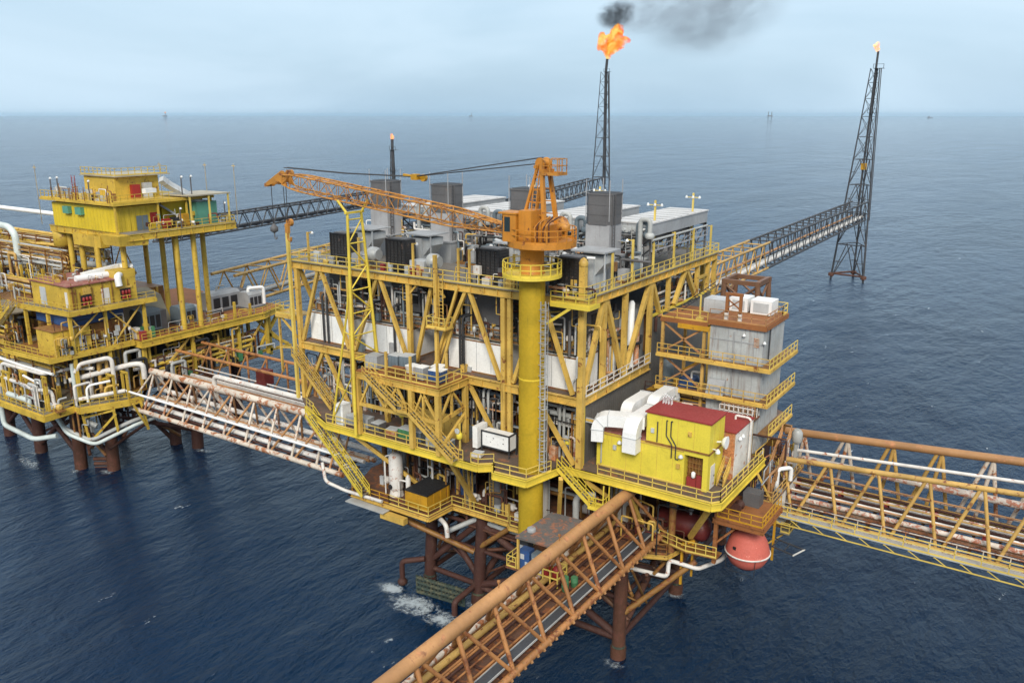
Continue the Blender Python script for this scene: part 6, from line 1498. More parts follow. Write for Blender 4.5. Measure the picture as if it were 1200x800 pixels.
def flame(label, spec, seed, tip):
    """merged lumpy body grown from the flare tip with metaball-like remesh"""
    mb = MB()
    for k, (c, r) in enumerate(spec): blob(mb, c, r, seed+k)
    o = solo('flame', mb, 'flame' if max(r for c, r in spec) > 1.5 else 'flame_small', label, 'flame', tip)
    rm = o.modifiers.new('r', 'REMESH'); rm.mode = 'VOXEL'; rm.voxel_size = max(r for c, r in spec)*.14
    return o
fx, fy = -157.3, 300.8
def at1(px, py): return (fx+.829*px, fy+.559*px, py)
flame('large billowing orange flame on the tall flare tower behind the stacks', [(at1(.3,79.8),1.7),(at1(.8,82),2.7),(at1(-2.4,84.6),2.8),(at1(1.2,85.4),3.5),(at1(4.8,84.6),2.9),(at1(-2.6,88),1.9),(at1(4.0,89.6),2.9),(at1(4.6,91.6),2.2),(at1(8.0,86.6),1.7),(at1(9.8,86.2),1.0),(at1(-4.2,82.4),.8)], 3, (fx,fy,79.5))
flame('small orange flame at the top of the right flare tower', [((-23.0,224.6,72.6),.75),((-23.4,224.4,73.5),.9),((-23.0,224.6,74.3),.6)], 9, (-22.7,224.8,72))
flame('tiny orange flame at the top of the small far flare mast', [((-187.3,183.5,44.6),.8),((-187.5,183.4,45.5),.6)], 12, (-187.3,183.5,44))
def smoke(label, spec, seed, dens, col, scale, thr, loc):
    m = bpy.data.materials.new('smoke_'+str(seed)); m.use_nodes = True; nt = m.node_tree; nt.nodes.clear(); M[m.name] = m
    out = nd(nt, 'ShaderNodeOutputMaterial'); pv = nd(nt, 'ShaderNodeVolumePrincipled')
    tc = nd(nt, 'ShaderNodeTexCoord').outputs['Object']
    ed = nd(nt, 'ShaderNodeVectorMath', operation='LENGTH'); L(nt, tc, ed.inputs[0])
    n1 = noise(nt, tc, scale, 6, .62, .7)
    edge = sstep(nt, ed.outputs['Value'], .35, 1.0, 1, 0)
    den = mth(nt, 'MULTIPLY', mth(nt, 'MULTIPLY', sstep(nt, n1, thr, thr+.25), edge), dens)
    L(nt, den, pv.inputs['Density']); pv.inputs['Color'].default_value = (*col, 1); L(nt, pv.outputs[0], out.inputs['Volume'])
    mb = MB(); blob(mb, (0,0,0), 1.0, seed)
    o = part('smoke', mb, m.name); o.location = loc; o.scale = spec; o.rotation_euler = (0, math.radians(-12), math.radians(34))
    o['label'] = label; o['category'] = 'smoke'
    return o
smoke('dense dark grey puff of smoke just above the big flame', (11,8,7.5), 21, .3, (.05,.05,.056), 1.6, .36, at1(3.5,97.5))
smoke('wide thin grey smoke plume drifting to the right of the big flame', (40,18,24), 22, .05, (.2,.2,.22), 1.7, .36, at1(48,99))
smoke('faint pale smoke wisp between the flame and the drifting plume', (24,11,13), 23, .05, (.22,.22,.24), 2.0, .36, at1(16,99))

# far rigs on the horizon
t = thing('distant_rig', 'faint twin legged jack up rig on the horizon left of the right flare tower', 'oil rig', (-3560,11300,0))
D = V((-3560,11300,0))
mb = MB(); mb.cbox(D+V((0,0,30)),60,40,18,.5); part('hull', mb, 'hazed_grey', t)
for o_ in (-22,22): part('leg', MB().beam(D+V((o_*.83,o_*.56,-10)), D+V((o_*.83,o_*.56,95 if o_ < 0 else 92)), 9), 'hazed_grey', t)
for nm, lab, D, s in (('distant_platform','hazy oil platform with a tiny flame on the horizon at far left',V((-13600,9250,0)),.9),('distant_platform','hazy low oil platform on the horizon above the crane boom',V((-9700,13000,0)),.8),('distant_ship','hazy ship on the horizon at the far right edge',V((-2300,15700,0)),.8)):
    t = thing(nm, lab, 'oil platform' if nm == 'distant_platform' else 'ship', D)
    if nm == 'distant_platform':
        part('deck', MB().cbox(D+V((0,0,22)),70*s,50*s,24*s,.5), 'hazed_grey', t); part('tower', MB().beam(D+V((10,8,40)),D+V((10,8,85)),8), 'hazed_grey', t)
        mb = MB()
        for dx in (-24,24): mb.beam(D+V((dx,0,-5)),D+V((dx,0,25)),8)
        part('legs_frame', mb, 'hazed_grey', t)
    else:
        part('hull', MB().cbox(D,110*s,22,14,.5), 'hazed_grey', t); part('bridge', MB().cbox(D+V((-20,-12,14)),22,18,22,.5), 'hazed_grey', t)
mb = MB(); blob(mb,(-13590,9258,92),11,5); solo('flame', mb, 'flame', 'tiny flame speck on the hazy platform at the far left horizon', 'flame', (-13590,9258,85))
# ------------------------------------------------------------------ left platform
lp_ = thing('wellhead_platform', 'cluttered yellow platform on rusty legs at the left edge of the picture', 'oil platform', (-90,8,0))
def lpart(n, mb, m_): return part(n, mb, m_, lp_)
for k, (x, y, h) in enumerate(((-98,-4,0),(-86.2,-4,0),(-81.5,-1.5,0),(-83,10.5,0),(-78.5,11.5,0),(-97,9,0),(-97,22,0),(-84,24,0),(-110,-3,0),(-110,9,0))):
    mb = MB(); mb.tube([(x,y,-6),(x+.3,y+.3,12.2)],.95,12); lpart('jacket_leg', mb, 'leg_orange' if k in (1,2) else 'rust_red')
for a, b in (((-98,-4,1),(-86,-4,10)),((-86,-4,2),(-98,-4,10)),((-86,-4,9),(-81.5,-1.5,2)),((-83,10,1),(-97,9,9)),((-78.5,11.5,9),(-84,24,2)),((-81.5,-1.5,9),(-78.5,11.5,3)),((-83,10.5,10),(-78.5,11.5,2)),((-110,-3,2),(-98,-4,10)),((-98,-4,2),(-110,-3,10))):
    lpart('jacket_brace', MB().tube([a,b],.36,8), 'rust_red')
mb = MB()
for z in (-.2,.6,1.4): mb.tube([(-84.6,-2.6,z),(-81.6,-.4,z)],.3,8)
lpart('boat_bumper', mb, 'leg_orange')
# cellar deck with two yellow corner stages
for poly, z in (([(-112,-4),(-80,-4),(-79,2),(-79,26),(-112,26)],12.2),):
    lpart('cellar_deck', MB().prism(poly,z-.3,z), 'ochre_dark')
for poly in ([(-104,-12),(-78.6,-12),(-79.0,-7.2),(-80,-3.5),(-104,-3.5)], [(-80.6,-7.3),(-77.6,-7.3),(-75.2,-1.3),(-75.2,1.0),(-80.6,1.0)]):
    lpart('corner_stage', MB().prism(poly,12.25,12.4), 'grating')
mb = MB()
for a, b in (((-104,-12),(-78.5,-12)),((-78.5,-12),(-79.0,-7.3)),((-77.6,-7.35),(-75.1,-1.3)),((-75.1,-1.3),(-75.1,1)),((-79,-7.35),(-77.6,-7.35))): mb.beam((*a,12.0),(*b,12.0),.2,.85)
lpart('stage_edge', mb, 'left_yellow')
part('railing', rail_mb([(-104,-11.9,12.4),(-78.7,-11.9,12.4),(-79.1,-7.3,12.4)],1.1,1.5), 'left_rail', lp_); part('railing', rail_mb([(-77.7,-7.2,12.4),(-75.25,-1.3,12.4),(-75.25,.9,12.4)],1.1,1.2), 'left_rail', lp_)
# main orange deck
DK = [(-110,3.6),(-78.1,3.6),(-78.1,27),(-80.5,33),(-110,33)]
lpart('main_deck', MB().prism(DK,19.6,19.8), 'orange_floor')
mb = MB()
for a, b in list(zip(DK, DK[1:]))[:3]: mb.ibeam((*a,19.3),(*b,19.3),.35,1.0,.08)
lpart('main_edge_beam', mb, 'left_yellow')
part('railing', rail_mb([(-78.2,3.8,19.8),(-78.2,26.8,19.8),(-80.4,32.6,19.8)],1.1,1.5), 'left_rail', lp_)
for x in (-108,-100,-92,-84,-79):
    for y in (4.4,13,22,28):
        lpart('column', MB().beam((x,y,12.2),(x,y,19),.5), 'left_yellow' if x > -85 else 'ochre_dark')
for a, b in (((-79,5,12.4),(-79,12.6,18.6)),((-79,13.4,18.6),(-79,21.6,12.6)),((-79.2,22.5,12.4),(-79.2,27.6,18.6))): lpart('column_brace', MB().beam(a,b,.3), 'ochre')
# X frame at the far right tip
for a, b in (((-79.5,26,19),(-80.5,32.5,13)),((-80.5,32.5,19),(-79.5,26.5,13.5)),((-80,29.4,19.2),(-80,29.4,11.5)),((-80,33.4,12.6),(-80,27,16.6)),((-80,26.4,12.6),(-80,34,12.2))): lpart('tip_brace', MB().beam(a,b,.5), 'left_yellow')
# house deck between
HD = [(-92,-10),(-80,-9.4),(-79.6,3.4),(-92,3.4)]
lpart('house_deck', MB().prism(HD,19.7,19.85), 'ochre_dark')
mb = MB(); mb.beam((-92,-9.9,19.5),(-79.9,-9.4,19.5),.2,.7); mb.beam((-79.9,-9.4,19.5),(-79.5,3.4,19.5),.2,.7); lpart('house_deck_edge', mb, 'left_yellow')
part('railing', rail_mb([(-91.5,-9.8,19.85),(-80.1,-9.3,19.85),(-79.7,3.3,19.85)],1.1,1.4), 'left_rail', lp_)
MD = [(-91.5,-7.2),(-79.2,-6.2),(-78.6,7.2),(-91.5,7.2)]
lpart('upper_house_deck', MB().prism(MD,25.85,26.0), 'grating')
mb = MB(); mb.beam((-91.5,-7.15,25.7),(-79.1,-6.15,25.7),.2,.6); mb.beam((-79.1,-6.15,25.7),(-78.55,7.2,25.7),.2,.6); lpart('upper_deck_edge', mb, 'left_yellow')
part('railing', rail_mb([(-91.3,-7.1,26),(-79.3,-6.1,26),(-78.7,7.1,26)],1.1,1.4), 'left_rail', lp_)
for x, y in ((-80,-5.8),(-80,-.5),(-79.4,5.4),(-90.5,-6.6),(-85,-6.2)): lpart('column', MB().beam((x,y,12.3),(x,y,25.6),.42), 'left_yellow')
for a, b in (((-80,-4.8,23.8),(-80,-5.8,25.4)),((-80,-1.2,25.4),(-80,-5.6,22)),((-79.6,4.8,20),(-79.8,.2,25)),((-79.8,.2,20),(-79.5,4.8,25))): lpart('knee_brace', MB().beam(a,b,.2), 'ochre')
mb = MB()
# upper quarters on tall legs
for k, (x, y) in enumerate(((-81.4,4.4),(-86,3),(-86,14),(-79.6,12.2),(-79.4,15.2),(-82.5,19.2),(-92,4),(-97,5),(-97,18),(-90,19))):
    lpart('tall_leg', MB().tube([(x,y,30.7 if k == 0 else 19.7 if y > 3.7 else 26),(x,y,35.4)],.42,12), 'left_yellow')
UD = [(-100,3.6),(-78.2,3.6),(-77.7,22.4),(-100,22.4)]
mb = MB(); mb.prism(UD,35.9,36.1); lpart('quarters_deck', mb, 'grey_deck')
mb = MB()
for a, b in (((-100,3.7),(-78.2,3.7)),((-78.2,3.7),(-77.8,22.4)),((-77.8,22.4),(-100,22.4))): mb.ibeam((*a,35.5),(*b,35.5),.35,1.0,.08,2)
for y in (8,12,17): mb.ibeam((-99,y,35.5),(-78.4,y,35.5),.3,.8,.06)
lpart('quarters_girder', mb, 'left_yellow')
mb = MB(); mb._add([(-82.6,2.2,34.4),(-78.4,2.2,34.4),(-78.2,6.6,34.2),(-82.6,6.6,34.2),(-82.8,1.9,35.9),(-78.2,1.9,35.9),(-78.0,6.8,35.9),(-82.8,6.8,35.9)],[(0,3,2,1),(4,5,6,7),(0,1,5,4),(1,2,6,5),(2,3,7,6),(3,0,4,7)]); lpart('corner_box', mb, 'left_yellow')
mb = MB(); mb.box(-92,-84.5,2.8,4.2,33.6,35.4); lpart('corner_box', mb, 'left_yellow')
part('railing', rail_mb([(-78.2,7,36.1),(-77.8,22.2,36.1),(-86,22.2,36.1)],1.1,1.5), 'left_rail', lp_)
t = thing('living_quarters', 'two storey bright yellow quarters block with penthouse on the left platform', 'quarters block', (-90,9,36.1))
part('lower_storey', MB().box(-98,-81,3.4,10.5,36.1,39.8), 'panel_yellow', t); part('end_wall', MB().box(-80.99,-80.9,3.4,10.5,36.1,39.8), 'panel_yellow_y', t)
part('roof_deck', MB().box(-100,-79.6,2.6,20,40.1,40.5), 'left_yellow', t)
mb = MB()
for x, y in ((-80,3),(-80,10),(-80,15),(-80,19.6),(-90,19.6)): mb.beam((x,y,36.1),(x,y,40.1),.25)
part('roof_post', mb, 'left_yellow', t)
part('roof_railing', rail_mb([(-99.8,2.8,40.5),(-79.8,2.8,40.5),(-79.8,12,40.5)],1.1,1.2,.04), 'left_rail', t)
part('back_wall', MB().box(-97,-82,12,19.5,36.1,40.1), 'panel_yellow', t)
part('penthouse', MB().box(-93.5,-85.2,6.6,14,40.5,43.9), 'left_yellow', t); part('penthouse_roof', MB().box(-94,-84.2,6.2,15.5,43.9,44.1), 'tan_roof', t)
part('roof_railing', rail_mb([(-93.8,6.4,44.1),(-84.5,6.4,44.1),(-84.5,15.2,44.1)],1.1,1.1,.04), 'left_rail', t)
for x in (-94,-90.5): part('air_conditioner', MB().box(x,x+1.6,2.8,3.4,38.3,39.4), 'green_cabin', t)
mb = MB(); mb.box(-80.9,-80.84,6.8,7.7,36.15,38.3); mb.box(-80.9,-80.84,7.8,8.7,36.15,38.3); part('door', mb, 'blue_grey', t)
part('red_board', MB().box(-80.9,-80.8,9.1,10.3,37,38.6), 'red', t); part('red_locker', MB().box(-85.2,-84.6,9,10.4,40.5,42.6), 'red', t); part('white_locker', MB().box(-85.2,-84.4,11,12.3,40.5,42.8), 'grey_light', t)
mb = MB(); mb.beam((-82.6,10.6,40.4),(-80.4,15.6,36.4),.9,.3); part('stair', mb, 'grey', t)
mb = MB(); mb.box(-81.5,-80.5,8.6,10.4,41.5,42.2)
part('wall_light', mb, 'lamp_head', t)
duct([(-82,12.4,43.4),(-82,13.6,42.4),(-81.2,16.4,40.6),(-80.4,18.6,38.8),(-80.4,20.0,39.6)], .95, .9, 'grey_light', label='bent silver air duct winding down the side of the yellow quarters')
t = thing('green_cabin', 'dull green cabin under a tan awning at the right end of the upper deck', 'cabin', (-79.8,18.6,36.1))
part('wall', MB().box(-84,-79.4,16.4,20.2,36.1,39.6), 'green_cabin', t); part('awning', MB().prism([(-85,13.8),(-78.2,14.4),(-78,22),(-85,21.6)],40.7,40.9), 'tan_roof', t)
for x, y in ((-78.4,14.6),(-78.2,21.6),(-78.3,18)): part('awning_post', MB().beam((x,y,36.1),(x,y,40.7),.22), 'yel_rail', t)
rnd = random.Random(5)
for k, (x, y, m_, lab) in enumerate(((-79.2,10.6,'red','red equipment box by the rail of the upper left deck'),(-79.6,12.4,'dark','dark machine by the rail below the silver duct'),(-79.2,13.9,'bin_yellow','tall yellow locker at the rail below the silver duct'),(-80.2,12.9,'black_steel','black winch behind the dark machine on the upper left deck'),(-82.4,21.2,'stack_dark','dark crate behind the green cabin'))):
    t = thing('deck_machine', lab, 'machine', (x,y,36.1)); part('body', MB().cbox((x,y,36.3),.9,1.1,1.3+.5*(k==2)), m_, t); part('skid', MB().cbox((x,y,36.1),1.1,1.3,.2), 'ochre_dark', t)
    mb = MB(); mb.lathe((x+.1,y-.6,37.1),[(.25,0),(.3,.1),(.3,.2)],8,'y'); part('dial', mb, 'lamp_head', t)
for k, (x, y, z, h, lab) in enumerate(((-96.6,2.9,40.5,3.2,'lamp post at the left corner of the quarters roof'),(-94.6,2.9,40.5,3.4,'second lamp post from the left on the quarters roof'),(-86,2.9,40.5,3.2,'lamp post in front of the penthouse wall'),(-80,14.5,40.5,3.4,'lamp post right of the penthouse, left of a pair'),(-80,16.2,40.5,3.4,'lamp post right of the penthouse, right of a pair'),(-78,20.6,36.1,3.4,'lamp post beside the green cabin'),(-78,12.4,36.1,3.2,'lamp post at the middle of the upper left deck rail'))):
    lamp_post(x, y, z, h, lab, 'stack_dark', (.7,-.3), 'lamp posts on the left platform', .14)
for k, (x, y) in enumerate(((-101,3),(-92,19),(-78,23),(-84,22))):
    t = thing('mast', 'thin pale antenna mast on the left platform, '+['leftmost','behind the penthouse','rightmost, beyond the awning','behind the green cabin'][k], 'mast', (x,y,36.1), 'thin masts on the left platform'); part('pole', MB().beam((x,y,36.1),(x,y,45.4),.09), 'tan_roof', t); part('bracket', MB().beam((x-.4,y,45),(x+.4,y,45),.1), 'ochre', t)
t = thing('red_rack', 'narrow red rack standing left of the yellow penthouse', 'rack', (-95.6,6,40.5)); part('rack', ladder_mb((-95.6,6,40.5),(-95.6,6,43.8),.9), 'red', t); part('foot', MB().cbox((-95.6,6,40.5),1.2,.6,.12), 'ochre_dark', t)

# yellow houses on the middle decks
t = thing('radio_house', 'yellow flat roofed house with red doorway panels in the middle of the left platform', 'house', (-85,0,26))
part('wall', MB().box(-90.5,-80.4,-5.2,5.2,26,29.4), 'left_yellow', t); part('roof', MB().box(-90.8,-80.1,-5.5,2,29.4,29.55), 'red_roof_old', t); part('side_wall', MB().box(-86,-80.36,2,5.24,29.4,30.6), 'left_yellow', t)
for a in ((-90.5,-89.6,-5.26,-5.2,26.1,28.4),): pass
part('door', MB().box(-88.2,-86.6,-5.26,-5.2,26.1,28.7), 'grey_light', t); part('door', MB().box(-80.4,-80.34,-.4,.8,26.1,28.4), 'white_rusty', t); part('corner_panel', MB().box(-81.4,-80.8,-5.28,-5.2,26.3,28.6), 'white_rusty', t)
for y in (-3.6,2.5):
    f_ = part('red_rack', MB().box(-80.4,-80.2,y,y+1.6,26.2,27.9), 'dark', t)
    mb = MB()
    for j in range(3):
        for z in (26.35,27.05): mb.lathe((-80.1,y+.3+.5*j,z),[(.17,0),(.2,.05),(.2,.5),(.08,.6)],8)
    part('red_bottle', mb, 'red', f_)
mb = MB(); mb.box(-80.36,-80.2,-3.2,-2.0,28.0,29.0); mb.box(-80.3,-80.2,2.2,4.4,27.9,28.2); part('junction_box', mb, 'ochre', t)
part('roof_railing', rail_mb([(-90.6,-5.3,29.55),(-84,-5.3,29.55)],1.0,1.4), 'left_rail', t)
duct([(-83.4,-1.2,30.0),(-83.4,5.2,30.6),(-81.4,5.2,30.6),(-81.4,5.2,29.6)], 1.1, 1.0, 'white_clad', label='white padded air duct lying along the roof of the radio house')
mb = MB(); mb.pipe([(-83,-2.6,29.9),(-82,4.6,30.0),(-80.2,2.2,30.0),(-79.9,2.2,28.4)],.5,12,.8); solo('white_pipe', mb, 'white_clad', 'white padded pipe hooking over the roof edge of the radio house', 'pipe', (-82,2,29.6))
t = thing('switch_house', 'smaller yellow house with two white doors under the radio house', 'house', (-83,-6,19.85))
part('wall', MB().box(-85,-80.4,-8.2,-2.8,19.85,23.4), 'left_yellow', t); part('roof', MB().box(-85.2,-80.2,-8.4,-2.6,23.4,23.5), 'ochre_dark', t)
for y in (-7.4,-4.6):
    d_ = part('door', MB().box(-80.4,-80.33,y,y+1.0,19.95,22.1), 'grey_light', t); part('door_window', MB().box(-80.33,-80.3,y+.3,y+.7,21.1,21.6), 'dark', d_)
part('wall_lamp', MB().lathe((-80.1,-5.6,22.7),[(.08,.3),(.2,.1),(.18,0)],8), 'lamp_head', t)
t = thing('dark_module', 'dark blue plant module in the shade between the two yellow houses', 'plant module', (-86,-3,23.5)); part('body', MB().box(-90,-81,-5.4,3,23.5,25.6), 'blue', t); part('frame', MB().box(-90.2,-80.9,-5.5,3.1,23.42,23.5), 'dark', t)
t = thing('tank_module', 'brown clad module right of the switch house on the left platform', 'plant module', (-83,.6,19.85)); part('body', MB().box(-88,-81.2,-2.2,3.2,19.85,24.8), 'ochre_dark', t); part('door', MB().box(-81.2,-81.14,-.8,.2,19.9,22), 'ochre', t)
stair_thing('long ochre stair dropping left from the radio house deck on the left platform', (-90.6,-7.8,26), (-98.6,-8.2,19.9), 1.0, (0,-1,0), 'left_yellow')

# generators and machines on the orange deck
def gen(x, y, w, l, h, label, m1, m2, round_=False):
    t = thing('generator_set', label, 'generator', (x,y,19.8), 'generator sets on the orange deck')
    part('base', MB().box(x-w/2,x+w/2,y-l/2,y+l/2,19.8,20.1), 'stack_dark', t)
    mb = MB(); z0, z1 = 20.1, 19.8+h; c = .45
    prof = [(-w/2+.1,z0),(w/2-.1,z0),(w/2-.1,z1-c),(w/2-.1-c,z1),(-w/2+.1+c,z1),(-w/2+.1,z1-c)]
    a, b = y-l/2+.2, y+l*.25
    vs = [(x+p,a,q) for p,q in prof]+[(x+p,b,q) for p,q in prof]
    mb._add(vs,[(0,1,2,3,4,5),(11,10,9,8,7,6)]+[(i,6+i,6+(i+1)%6,(i+1)%6) for i in range(6)]); part('hood', mb, m1, t)
    part('radiator', MB().box(x-w/2+.2,x+w/2-.2,y+l*.25,y+l/2-.1,20.1,19.8+h*.9), m2, t)
    mb = MB()
    for k in range(3): mb.box(x+w/2-.1,x+w/2-.04,a+.3+k*l*.22,a+.3+k*l*.22+l*.16,20.5,19.8+h-.9)
    part('side_door', mb, 'dark', t)
    mb = MB(); mb.pipe([(x,y-l*.2,z1-.2),(x,y-l*.2,z1+.8),(x,y,z1+.8)],.16,8,.3); part('exhaust', mb, 'pipe_grey', t)
gen(-83.6,8.6,3.6,4.6,3.6,'dark grey generator set at the left of the orange deck, below the radio house','blue_grey','stack_dark')
gen(-83.4,15.2,3.0,4.2,3.0,'rounded blue grey generator set in the middle of the orange deck','blue_grey','grey_light')
gen(-86.6,25.6,3.4,8.2,3.4,'long grey generator set with dark panel at the back of the orange deck','grey','stack_dark')
gen(-83.6,29.0,3.0,4.0,3.0,'pale grey generator set with white pipe at the right tip of the orange deck','grey','grey_light')
mb = MB(); mb.pipe([(-83.2,28,22.4),(-83.2,28,23.4),(-82,30.4,23.4),(-82,30.4,20.4)],.3,10,.5); solo('white_exhaust', mb, 'white_clad', 'white bent exhaust pipe at the right tip of the orange deck', 'pipe', (-83.2,28,20))
t = thing('grey_tent', 'sloped grey brown shelter roof behind the radio house', 'shelter', (-88,10.5,19.8)); mb = MB(); mb._add([(-91,8,19.8),(-85.4,8,19.8),(-85.4,14,19.8),(-91,14,19.8),(-90,9,25.6),(-86.4,9.4,24.8),(-86.4,13,24.6),(-90,13,25.4)],[(0,3,2,1),(4,5,6,7),(0,1,5,4),(1,2,6,5),(2,3,7,6),(3,0,4,7)]); part('cover', mb, 'tan_roof', t); part('base', MB().box(-91.1,-85.3,7.9,14.1,19.8,19.95), 'stack_dark', t)
for k, (x, y) in enumerate(((-79,21.6),(-79,24.8))):
    mb = MB(); mb.beam((x,y,19.8),(x,y,22.6-k*.8),.34); solo('bollard_post', mb, 'left_yellow', ['short thick yellow post on the orange deck edge, left one','short yellow post on the orange deck edge, right one'][k], 'post', (x,y,19.8), 'yellow posts on the orange deck')

# manifold pipework on the corner stages
def manifold(label, runs, loc, frames=()):
    t = thing('pipe_manifold', label, 'pipework', loc, 'white pipe manifolds on the left platform')
    for pts, r, m_ in runs:
        mb = MB(); mb.pipe(pts, r, 10, .9); part('pipe', mb, m_, t)
    for x, y, z0, z1, w in frames:
        mb = MB(); mb.beam((x-w/2,y,z0),(x-w/2,y,z1),.3); mb.beam((x+w/2,y,z0),(x+w/2,y,z1),.3); mb.beam((x-w/2-.2,y,z1),(x+w/2+.2,y,z1),.3); part('pipe_frame', mb, 'left_yellow', t)
    return t
manifold('looped white pipes and yellow frames on the near corner stage of the left platform', [
    ([(-93,-10,12.6),(-93,-10,17.4),(-84,-8.6,16.8),(-82,-5.2,17.2),(-79.4,-3.6,17.2)],.27,'pipe_white'),
    ([(-92,-10.6,15.6),(-83,-10.6,15.2),(-80.2,-9.6,15.2),(-80.2,-9.6,12.8)],.28,'pipe_white'),
    ([(-90,-11,13.4),(-84.2,-11,13.4),(-84.2,-11,12.5)],.4,'pipe_pale'),
    ([(-86.5,-10.2,16.6),(-82,-9.2,15.2)],.16,'white'),([(-95,-11,14.2),(-95,-11,12.5)],.4,'pipe_white'),([(-95,-10,13.8),(-90,-10,13.6),(-88,-9,14.2)],.3,'ochre')], (-87,-10,12.4),
    ((-90.4,-10.8,12.4,16.6,1.6),(-87.8,-9.6,12.4,16.8,1.4),(-80.3,-10.4,12.4,17.4,.6)))
manifold('white looped pipes on the right hand corner stage by the near left bridge', [
    ([(-80.2,-6,17.0),(-79.8,-5.4,18.2),(-78.2,-1.4,18.6),(-78.2,-1.4,13)],.32,'pipe_white'),([(-80.4,-6.2,18.4),(-80.4,-6.2,12.6)],.28,'pipe_pale'),
    ([(-81,-6.6,15.8),(-78,1.6,16.8),(-76.8,2.6,16.8),(-76.8,2.6,14.5)],.4,'pipe_white'),([(-78.4,-5.6,12.8),(-78.4,-5.6,15.2),(-77.2,-2.6,15.4)],.18,'white'),
    ([(-79.4,-6.4,13.2),(-76.4,-1,13.6)],.3,'pipe_white'),([(-77.8,-3.2,12.6),(-77.8,-3.2,14.6),(-76.8,-1.6,14.6)],.2,'ochre')], (-78.4,-3.6,12.4),
    ((-77.4,-2.4,12.4,16.2,1.5),(-76.4,-.8,12.4,16.4,1.2)))
manifold('hanging pale pipes curving below the corner stages of the left platform', [
    ([(-92,-11.4,12),(-92,-11.4,8.2),(-84,-11.2,7.6),(-81,-9.4,8.2)],.36,'pipe_pale'),([(-84,-8,10.8),(-80,-8.4,8.4),(-76.6,-6.4,6.8),(-74.8,-.6,8.6),(-75,2.4,8.6)],.28,'pipe_pale'),([(-85,-7.6,11.4),(-81,-8.2,9),(-77.6,-6.4,7.2),(-75.6,-1,9.0),(-75.6,2.8,9)],.3,'pipe_grey'),([(-80.4,-5.8,12.2),(-79.6,-5.6,9.6),(-78.4,-4.8,8.8)],.4,'pipe_grey')], (-80,-8,7))
t = thing('hanging_frame', 'yellow braced frame hanging below the corner stage above the water', 'frame', (-77.4,-4,6.5))
for a, b in (((-78.8,-6.6,12),(-77.8,-6.4,6.8)),((-76,-3.4,12),(-75.6,-3.2,7.6)),((-77.8,-6.3,7),(-75.7,-3.2,10.8)),((-78.6,-6.4,10.6),(-75.8,-3.2,11.4)),((-75,.4,12),(-74.4,.8,7.4)),((-74.4,-1.2,12),(-74.4,.8,7.6))): part('bar', MB().beam(a,b,.28), 'left_yellow', t)
pump_skid(-79.6, 6.5, 12.25, 'yellow valve pump on the lower left deck beside the red hut', 71, 'pumps on the lower left deck', ('ochre','pipe_white','left_yellow'), .9)
pump_skid(-79.4, -9.6, 12.4, 'pale pump at the very corner of the left platform stage', 72, 'pumps on the lower left deck', ('pipe_white','ochre','left_yellow'), .8)
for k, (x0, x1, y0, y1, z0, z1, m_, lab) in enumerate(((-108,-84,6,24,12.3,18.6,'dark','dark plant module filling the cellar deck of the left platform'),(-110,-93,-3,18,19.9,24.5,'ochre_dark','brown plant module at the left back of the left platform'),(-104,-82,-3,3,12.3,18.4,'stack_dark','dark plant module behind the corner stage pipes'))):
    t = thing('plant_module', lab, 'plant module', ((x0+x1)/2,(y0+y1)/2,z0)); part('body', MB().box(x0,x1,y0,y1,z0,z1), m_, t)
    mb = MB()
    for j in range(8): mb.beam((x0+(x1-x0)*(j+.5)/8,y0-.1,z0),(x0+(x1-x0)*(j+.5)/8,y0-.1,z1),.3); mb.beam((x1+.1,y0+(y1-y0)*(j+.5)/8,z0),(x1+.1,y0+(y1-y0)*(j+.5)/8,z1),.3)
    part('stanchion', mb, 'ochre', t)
G7 = 'pipe racks on the left platform'
lm = ['ochre','pipe_grey','ochre_dark','pipe_white','left_yellow','bridge_ochre']
pipe_rack('pipe rack above the near corner stage of the left platform', -104, -82, -7.6, 16.4, 10, lm, 21, G7, legs=12.4)
pipe_rack('pipe rack along the lower edge under the orange deck', 4, 26, -80.8, 14.2, 12, lm, 22, G7, 'y', 12.3)
pipe_rack('pipe rack at the far left under the radio house stair', -116, -92, -8.5, 20.6, 12, lm, 23, G7, legs=12)
pipe_rack('ochre pipe rack left of the quarters legs, upper layer', -128, -97, 4, 29, 14, lm, 24, G7, legs=24)
pipe_rack('ochre pipe rack left of the quarters legs, back layer', -130, -95, 9, 30, 14, lm, 25, G7, legs=24)
pipe_rack('ochre pipe rack left of the radio house', -122, -92, 1, 24.6, 12, lm, 26, G7, legs=19)
# bridge that leaves to the left with its fat pipes
lb = lattice_bridge('ochre pipe bridge leaving the left platform towards the left edge of the picture', (-97,13,26.5), (-150,4,26.5), 6, 5, 'ochre', 5, .24, name='pipe_bridge')
mb = MB(); mb.pipe([(-140,2,36.2),(-114,4,34.6),(-112.4,4,33.4),(-112.4,4,27.6)],.55,12,1.2); solo('fat_pipe', mb, 'pipe_pale', 'fat pale pipe bending down at the left edge of the picture', 'pipe', (-112,4,27))
mb = MB(); mb.pipe([(-140,3,25.8),(-104,5,29.4),(-92,8,29.6)],.5,12,1.2); solo('fat_pipe', mb, 'pipe_grey', 'fat grey pipe crossing level at the left edge of the picture', 'pipe', (-104,5,29))
mb = MB(); mb.tube([(-150,10,36.6),(-99,8.4,36.8)],.36,10); solo('fat_pipe', mb, 'white', 'straight white pipe reaching the quarters from the upper left edge', 'pipe', (-120,9,36))
mb = MB(); mb.pipe([(-140,-4,23.2),(-113,-3,23.0),(-107,-1,23.4)],.55,12,1); solo('fat_pipe', mb, 'pipe_white', 'fat white pipe stub low at the left edge, beside the stair', 'pipe', (-118,-3,23))
